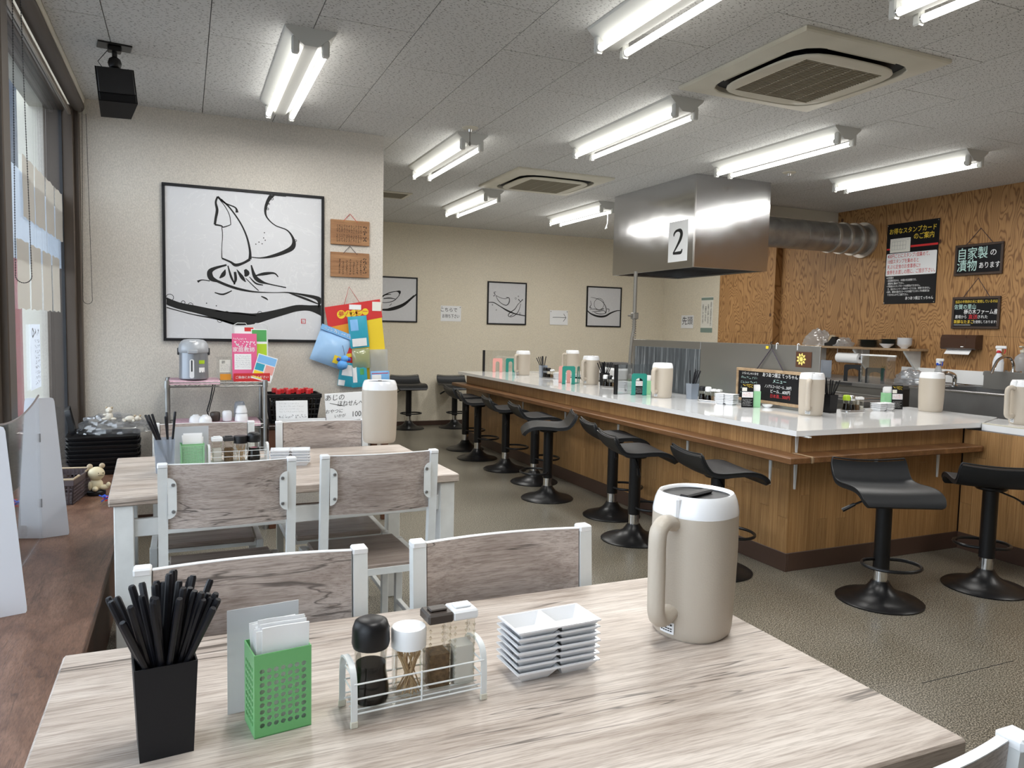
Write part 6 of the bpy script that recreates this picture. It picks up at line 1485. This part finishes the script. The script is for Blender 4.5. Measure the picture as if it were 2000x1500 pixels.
# clear screens on black posts
def screen(x, y, x1, y1, h, lab, black=True):
    t = thing('counter_screen', lab, 'screen', (0, 0, CZ), 0, 'clear counter screens')
    d = (Vector((x1, y1))-Vector((x, y))); a = math.atan2(d.y, d.x); m = Matrix.Translation((x, y, 0)) @ Matrix.Rotation(a, 4, 'Z')
    MB().box(0, d.length, -.0015, .0015, .004, h, 0, m).build('clear_sheet', M['clear_acrylic'], t, smooth=0)
    MB().box(-.012, .012, -.014, .014, 0, h+.002, .002, m).build('post', M['black_plastic' if black else 'white_plastic'], t)
    MB().box(.03, d.length-.03, -.02, .02, 0, .004, 0, m).build('foot', M['clear_acrylic'], t, smooth=0)
screen(3.30, 8.39, 3.85, 8.39, .255, 'clear screen on a black post at the far end of the counter'); screen(3.24, 5.27, 3.83, 5.40, .245, 'clear screen on a black post in the middle of the counter')

# ------------------------------------------------------------------ right wall: poster, chalk signs, towel box
ps = thing('stamp_card_poster', 'black stamp card poster with yellow heading on the plywood wall', 'poster', (6.598, 5.282, 1.657), -PI/2)
MB().box(-.29, .29, -.003, 0, 0, .805).build('sheet', M['board_black'], ps, smooth=0)
text('お得なスタンプカード', ps, 0, .725, .062, M['ink_yellow'], -.0036, sx=.86, bold=.002); text('のご案内', ps, .13, .655, .066, M['ink_yellow'], -.0036, sx=.86, bold=.002)
MB().box(-.285, -.245, -.0036, -.003, .545, .562).build('red_band', M['red_paper'], ps, smooth=0); MB().box(-.01, .285, -.0036, -.003, .555, .575).build('red_band', M['red_paper'], ps, smooth=0)
MB().box(-.245, -.015, -.0046, -.003, .515, .655).build('stamp_card', M['paper_cream'], ps, smooth=0)
s = MB()
for i in range(6): flat(s, -.225+.032*i-.001, -.225+.032*i+.001, .545, .625, -.0052)
for i in range(3): flat(s, -.225, -.065, .545+.04*i-.001, .545+.04*i+.001, -.0052)
scribble(s, -.235, -.03, .635, .648, -.0052, 12, 4); s.build('stamp_grid', M['ink_grey'], ps, smooth=0)
MB().prism(rrect(.56, .225, .012, 4, 0, .395), .003, .0036, XZ()).build('white_field', M['paper'], ps, smooth=0)
for i, w in enumerate(('400円ごとにスタンプ1個集めて、', '10個スタンプを集めると', '天ぷら定食のお食事券に!!', '食券をお渡しの際に、ご提示下さい。')):
    text(w, ps, -.268, .478-.054*i, .047, M['ink_red'], -.0042, 'LEFT', bold=.0012, sx=.70)
for i, w in enumerate(('※注意書き', '・初回発行日から、1年間の有効期限です。', '　期間内に集めて下さい。', '・複数枚のスタンプカードの併用はできません。', '　又、他のキャンペーン等のサービスとは、併用できません。', '・紛失、期限の過ぎたカードの引継ぎでスタンプの再発行は', '　できませんのでご注意下さい。')):
    text(w, ps, -.268, .262-.0285*i, .024, M['ink_white'], -.0036, 'LEFT', sx=.76, bold=.0004)
text('あつあつ揚立てっちゃん', ps, .27, .052, .036, M['ink_white'], -.0036, 'RIGHT', sx=.78, bold=.001)
for i, (x, z) in enumerate(((-.28, .79), (.28, .79), (.28, .012), (-.28, .012))): MB().cyl((x, -.003, z), (x, -.008, z), .006, n=8).build('pin', M['steel_rim'], ps)
def chalk(label, loc, W, H, z_nail):
    t = thing('chalk_sign', label, 'sign', loc, -PI/2, 'hanging chalk signs')
    MB().box(-W/2+.015, W/2-.015, -.012, -.002, .015, H-.015).build('slate', M['board_black'], t, smooth=0)
    for x0, x1, z0, z1 in ((-W/2, W/2, 0, .022), (-W/2, W/2, H-.022, H), (-W/2, -W/2+.022, .022, H-.022), (W/2-.022, W/2, .022, H-.022)): MB().box(x0, x1, -.020, -.001, z0, z1, .003).build('frame_bar', M['brown_frame'], t)
    MB().tube([(-W*.27, -.012, H), (0, -.004, z_nail), (W*.27, -.012, H)], .003, 5).build('cord', M['string_dark'], t); return t
c1 = chalk('chalk sign for homemade pickles, the upper of the two', (6.598, 4.582, 1.900), .45, .282, .42)
text('自家製', c1, -.06, .19, .115, M['ink_teal'], -.0128, sx=.85, bold=.003); text('の', c1, .135, .19, .065, M['ink_white'], -.0128, bold=.002)
text('漬物', c1, -.105, .082, .115, M['ink_teal'], -.0128, sx=.85, bold=.003); text('あります', c1, .105, .080, .062, M['ink_white'], -.0128, sx=.8, bold=.002)
c2 = chalk('chalk sign about the fresh eggs, the lower of the two', (6.598, 4.578, 1.412), .45, .292, .46)
text('当店の半熟卵の天に使用しているのは', c2, 0, .246, .031, M['ink_yellow'], -.0128, sx=.76); text('佐賀の里山', c2, -.10, .198, .050, M['ink_teal'], -.0128, sx=.85, bold=.001); text('楠の木ファーム産', c2, .05, .152, .050, M['ink_white'], -.0128, sx=.80, bold=.001)
text('農場から', c2, -.135, .107, .036, M['ink_white'], -.0128, sx=.8); text('直送', c2, -.02, .107, .044, M['ink_red'], -.0128, bold=.001); text('された', c2, .07, .107, .034, M['ink_white'], -.0128)
text('新鮮なたまご', c2, -.105, .062, .038, M['ink_yellow'], -.0128, sx=.85, bold=.001); text('を使用しております!!', c2, .095, .062, .030, M['ink_white'], -.0128, sx=.78)
s = MB(); flat(s, -.20, -.04, .034, .037, -.0128); s.build('underline', M['ink_white'], c2, smooth=0)
td = thing('towel_dispenser', 'dark brown paper towel dispenser on the plywood wall', 'towel dispenser', (6.598, 4.668, 1.222), -PI/2)
P = [(0, .005), (.085, .0), (.10, .012), (.10, .10), (.085, .132), (0, .135)]
MB().prism([(-y, z) for y, z in P], -.17, .17, Matrix(((0,0,1,0),(1,0,0,0),(0,1,0,0),(0,0,0,1)))).build('box', M['dispenser_brown'], td, smooth=20)
MB().box(.075, .078, -.102, -.09, .01, .12).build('cover_seam', M['baseboard'], td, smooth=0); MB().box(.035, .06, -.104, -.10, .022, .03).build('lock', M['white_plastic'], td, smooth=0)
MB().slab(lambda u, v: (-.13+.24*u, -.055-.04*v, .0-.045*v), 4, 3, .0015).build('paper_towel', M['paper'], td)

# ------------------------------------------------------------------ wall shelf and things on it
wsz = 1.19
ws = thing('wall_shelf', 'pale wooden shelf on white brackets, plywood wall', 'shelf', (0, 0, 0))
MB().box(6.33, 6.598, 5.03, 6.45, wsz, wsz+.022, .002).build('board', M['plank_pale'], ws)
for y in (5.12, 5.72, 6.3): MB().prism([(0, 0), (-.22, 0), (-.22, -.014), (-.03, -.21), (0, -.21)], -.012, .012, Matrix.Translation((6.597, y, wsz-.001)) @ Matrix(((1,0,0,0),(0,0,1,0),(0,1,0,0),(0,0,0,1)))).build('bracket', M['white_metal'], ws, smooth=0)
SZ = wsz+.0225
tag(crumple(6.45, 6.27, SZ, .10, .185, .17, 8, amp=.26).build('plastic_bag', M['poly_bag_white'], smooth=25), 'big crumpled clear bag on the wall shelf', 'bag')
tag(crumple(6.45, 5.93, SZ, .08, .12, .09, 9, amp=.26).build('plastic_bag', M['poly_bag_white'], smooth=25), 'smaller clear bag in the middle of the wall shelf', 'bag')
tp = thing('tape_dispenser', 'black tape dispenser on the wall shelf', 'tape dispenser', (6.40, 6.03, SZ), R(90))
MB().prism([(-.08, 0), (.08, 0), (.08, .03), (.03, .04), (-.02, .10), (-.06, .10), (-.08, .05)], -.025, .025, Matrix(((1,0,0,0),(0,0,1,0),(0,1,0,0),(0,0,0,1)))).build('body', M['black_plastic'], tp, smooth=0)
MB().cyl((-.01, -.012, .07), (-.01, .012, .07), .05, n=20).build('tape_roll', M['tan_band'], tp); MB().box(.045, .078, -.028, -.0255, .0, .03).build('label', M['paper'], tp, smooth=0)
plm = MB().lathe([(.05, 0), (.06, .003), (.105, .012), (.11, .015), (.10, .014), (.05, .006)], 24).mesh('plate', M['plate_dark'])
for i in range(7): tag(put('plate', plm, None, (6.45, 5.60, SZ+.0105*i)), ('topmost dark plate of the larger pile on the wall shelf' if i == 6 else '%s dark plate from the top of the larger pile on the wall shelf' % ordn[6-i]), 'plate', 'dark plates on the wall shelf')
plm2 = MB().lathe([(.04, 0), (.05, .003), (.085, .012), (.09, .015), (.08, .014), (.04, .006)], 24).mesh('plate', M['plate_dark'])
for i in range(8): tag(put('plate', plm2, None, (6.46, 5.37, SZ+.0105*i)), ('topmost dark plate of the smaller pile on the wall shelf' if i == 7 else '%s dark plate from the top of the smaller pile on the wall shelf' % ordn[7-i]), 'plate', 'dark plates on the wall shelf')
bwm = MB().lathe([(.03, 0), (.032, .006), (.062, .030), (.070, .042), (.066, .042), (.055, .028), (.02, .010)], 24).mesh('bowl', M['porcelain'])
for i in range(6): tag(put('bowl', bwm, None, (6.45, 5.18, SZ+.0125*i)), ('topmost white bowl of the pile on the wall shelf' if i == 5 else '%s white bowl from the top of the pile on the wall shelf' % ordn[5-i]), 'bowl', 'white bowls on the wall shelf')
tag(put('bowl', bwm, None, (6.40, 5.34, SZ)), 'single white bowl in front of the bowl pile on the wall shelf', 'bowl', 'white bowls on the wall shelf')
kr = thing('kitchen_roll', 'white kitchen paper roll hanging under the wall shelf', 'kitchen roll', (6.40, 5.79, 1.095))
m = MB(); 
for r0, r1 in ((.052, .052),): 
    n = 24; vs = []
    for y in (-.14, .14):
        for r_ in (.052, .020): vs += [(r_*math.cos(2*PI*k/n), y, r_*math.sin(2*PI*k/n)) for k in range(n)]
    fs = [(k, (k+1) % n, 2*n+(k+1) % n, 2*n+k) for k in range(n)]+[(n+k, 3*n+k, 3*n+(k+1) % n, n+(k+1) % n) for k in range(n)]+[(k, n+k, n+(k+1) % n, (k+1) % n) for k in range(n)]+[(2*n+k, 2*n+(k+1) % n, 3*n+(k+1) % n, 3*n+k) for k in range(n)]
    m.add(vs, fs)
m.build('paper', M['paper'], kr); MB().tube([(0, -.165, 0), (0, .165, 0)], .006, 6).tube([(0, -.16, 0), (0, -.16, .094)], .003, 5).tube([(0, .16, 0), (0, .16, .094)], .003, 5).build('rod', M['steel_rim'], kr)

# ------------------------------------------------------------------ kitchen units along the plywood wall
wt = thing('steel_worktable', 'stainless steel refrigerated worktable in the kitchen', 'worktable', (0, 0, 0))
MB().box(5.62, 6.50, 4.60, 6.70, .08, .865).build('body', M['steel_panel'], wt, smooth=0); MB().box(5.60, 6.52, 4.58, 6.72, .865, .902, .003).build('top', M['steel_dark'], wt)
for y in (4.66, 5.35, 6.04): 
    d_ = MB().box(5.605, 5.619, y, y+.63, .16, .80, .003).build('door', M['steel_panel'], wt); MB().box(5.592, 5.6045, y+.1, y+.53, .75, .77, .002).build('handle', M['dark_slot'], d_)
MB().box(5.597, 5.5995, 5.02, 5.20, .872, .894).build('name_plate', M['charcoal'], wt, smooth=0)
lb_ = thing('low_steel_shelf', 'low stainless shelf just behind the counter corner', 'shelf', (0, 0, 0))
MB().box(4.98, 5.35, 4.35, 5.30, .76, .80, .003).build('top', M['steel_dark'], lb_)
for x in (5.0, 5.33):
    for y in (4.37, 5.28): MB().cyl((x, y, 0), (x, y, .76), .016, n=10).build('leg', M['steel_dark'], lb_)
tag(MB().box(5.02, 5.30, 4.45, 5.15, .8005, .815, .004).build('steel_tray', M['steel_rim']), 'shiny steel tray on the low shelf behind the counter', 'tray')
sk = thing('sink_unit', 'stainless steel sink with a deep front at the right', 'sink', (0, 0, 0))
X0, X1, Y0, Y1, zt = 5.60, 6.42, 3.0, 4.42, .905
m = MB(); m.box(X0, X0+.03, Y0, Y1, .40, zt); m.box(X1-.05, X1, Y0, Y1, .40, zt); m.box(X0+.03, X1-.05, Y0, Y0+.03, .40, zt); m.box(X0+.03, X1-.05, Y1-.05, Y1, .40, zt); m.box(X0+.03, X1-.05, Y0+.03, Y1-.05, .40, .42); m.build('basin', M['steel_dark'], sk, smooth=0)
MB().tube([(X0, Y0, zt), (X1, Y0, zt), (X1, Y1, zt), (X0, Y1, zt)], .010, 8, closed=True).build('rolled_rim', M['steel_rim'], sk)
for x in (X0+.03, X1-.03):
    for y in (Y0+.03, Y1-.03): MB().cyl((x, y, 0), (x, y, .40), .018, n=10).build('leg', M['steel_dark'], sk)
MB().box(6.20, 6.22, Y0, 4.20, zt, 1.055, .002).build('splash_back', M['steel_panel'], sk)
bb = tag(MB().box(6.575, 6.598, 4.05, 5.30, .905, 1.03, .002).build('white_backsplash', M['white_plastic']), 'white wall board behind the taps', 'backsplash')
def tap(loc, rz, label, arc, rr):
    t = thing('tap', label, 'tap', loc, rz, 'chrome taps')
    MB().lathe([(.028, 0), (.028, .01), (.018, .02), (.016, .05)], 16).build('base', M['chrome'], t)
    MB().tube(smooth_path(arc, 5), rr, 10).build('spout', M['chrome'], t); return t
tap((6.10, 4.385, zt), R(160), 'thick curved chrome tap at the sink', [(0, 0, .04), (0, 0, .08), (.02, 0, .105), (.07, 0, .118), (.12, 0, .105), (.145, 0, .085)], .018)
t = tap((6.30, 4.02, 1.02), R(170), 'thin swan neck chrome tap right of the sink', [(0, 0, .04), (.0, 0, .09), (.03, 0, .145), (.09, 0, .16), (.16, 0, .13), (.20, 0, .06), (.215, 0, .02)], .012)
for sy in (-1, 1): MB().tube([(0, 0, .03), (0, sy*.05, .03)], .010, 8).box(-.012, .012, sy*.06-.014, sy*.06+.014, .015, .045, .004).build('knob', M['chrome'], t)
MB().cyl((0, 0, -.115), (0, 0, .01), .013, n=10).build('riser', M['chrome'], t)
def spray(loc, rz, label, trig, liq, tip):
    t = thing('spray_bottle', label, 'bottle', loc, rz, 'spray bottles')
    MB().lathe([(.040, 0), (.043, .01), (.043, .09), (.034, .13), (.022, .155), (.016, .17), (.016, .18)], 18, ay=.65).build('bottle', M['frosted'] if liq is None else M[liq], t, smooth=60)
    hd_ = MB().box(-.02, .02, -.014, .014, .18, .205, .003).box(-.028, .055, -.012, .012, .205, .232, .006).build('spray_head', M[trig], t)
    MB().tube([(.042, 0, .205), (.046, 0, .185), (.038, 0, .165)], .005, 6).build('trigger', M[tip], t); MB().lathe([(.018, .17), (.02, .172), (.02, .19), (.018, .192)], 14).build('collar', M[tip], t)
    lb2 = MB(); lb2.grid(lambda u, v: (.0436*math.cos(R(200+140*u)), .0436*.65*math.sin(R(200+140*u)), .02+.07*v), 6, 1); lb2.build('label', M['paper'], t, smooth=60)
spray((6.47, 4.26, 1.0345), R(-60), 'white spray bottle with a red and white trigger at the sink', 'white_plastic', 'white_bottle', 'red_plastic')
lg = tag(MB().box(6.425, 6.598, 3.0, 4.36, 1.005, 1.034, .002).build('steel_ledge', M['steel_dark']), 'narrow steel ledge above the sink carrying bottles', 'ledge')
spray((6.35, 4.73, .9025), R(-100), 'clear spray bottle with a white and blue trigger behind a pitcher', 'white_plastic', None, 'blue_plastic')
sp2 = thing('pump_bottle', 'large pale pump bottle at the right edge above the sink', 'bottle', (6.51, 4.08, 1.0345))
MB().lathe([(.06, 0), (.066, .01), (.066, .10), (.055, .14), (.03, .165), (.02, .17), (.02, .185)], 22).build('bottle', M['frosted'], sp2, smooth=60); MB().lathe([(.024, .18), (.024, .20), (.01, .205), (.006, .225)], 14).box(-.045, .015, -.012, .012, .222, .236, .004).build('pump', M['cream_plastic'], sp2)
# black arch holders, tumblers and clear box on the worktable
arch((5.72, 5.12, .9025), R(-52), 'black arch shaped holder on the steel worktable, the left one', 'black_plastic', .16, .155, 'black holders on the worktable'); arch((5.70, 4.86, .9025), R(-52), 'black arch shaped holder on the steel worktable, the right one', 'black_plastic', .16, .14, 'black holders on the worktable')
cbx = thing('clear_container', 'clear plastic container holding white spatulas on the worktable', 'container', (5.95, 5.72, .9025))
m = MB(); a, h = .065, .17
for q in ((-a, a, -a, -a+.002), (-a, a, a-.002, a), (-a, -a+.002, -a+.002, a-.002), (a-.002, a, -a+.002, a-.002)): m.box(*q, 0, h)
m.build('box', M['frosted_blue'], cbx, smooth=0)
for k in range(3): tag(MB().tube([(5.95+.02*k-.02, 5.72-.03+.03*k, .91), (5.93+.02*k, 5.76+.04*k, 1.14)], [.006, .008], 6).box(5.922+.02*k, 5.938+.02*k, 5.748+.04*k, 5.776+.04*k, 1.135, 1.15).build('spatula', M['white_plastic']), '%s white spatula standing in the clear container' % ('first', 'second', 'third')[k], 'spatula', 'spatulas in the clear container')
gl = thing('glass_cover', 'clear low screen with a white top bar on the worktable', 'screen', (0, 0, .9025))
MB().box(5.655, 5.659, 4.62, 4.98, 0, .245).build('clear_sheet', M['clear_acrylic'], gl, smooth=0); MB().box(5.645, 5.669, 4.62, 4.98, .245, .26, .003).build('top_bar', M['white_plastic'], gl)
tag(crumple(5.98, 4.72, .9025, .10, .14, .13, 13, amp=.26).build('plastic_bag', M['poly_bag'], smooth=25), 'clear plastic bag lying on the steel worktable', 'bag')
wb = thing('ladle_box', 'pale box with a wooden stick under the left end of the wall shelf', 'box', (6.30, 6.40, .9025))
MB().box(-.09, .09, -.09, .09, 0, .10, .004).build('box', M['frosted'], wb); MB().box(-.1, .1, -.1, .1, .10, .115, .004).build('lid', M['blue_plastic'], wb); MB().box(-.03, .05, -.13, .13, .115, .19, .02).build('cloth', M['tissue'], wb)
kx = thing('rice_cooker', 'pale kitchen appliance with a dark top on the far side of the counter', 'appliance', (4.30, 6.9, 0))
MB().box(-.25, .25, -.45, .45, 0, .80).build('stand', M['steel_panel'], kx, smooth=0); MB().box(-.16, .16, -.2, .2, .80, .93, .02).build('body', M['white_plastic'], kx); MB().box(-.12, .12, -.15, .15, .93, .985, .015).build('lid', M['charcoal'], kx)
fs_ = thing('back_counter', 'white worktop of the far kitchen counter beyond the long counter', 'worktop', (0, 0, 0))
MB().box(3.90, 5.4, 7.75, 8.42, CT-.03, CT).build('slab', M['counter_white'], fs_, smooth=0); MB().box(3.92, 5.38, 7.80, 8.38, 0, CT-.03).build('base', M['dark_wood'], fs_, smooth=0)
dup(pt, (4.33, 8.05, CZ), R(150), 'beige pitcher seen between two counter pitchers on the far kitchen counter')
finish_texts()
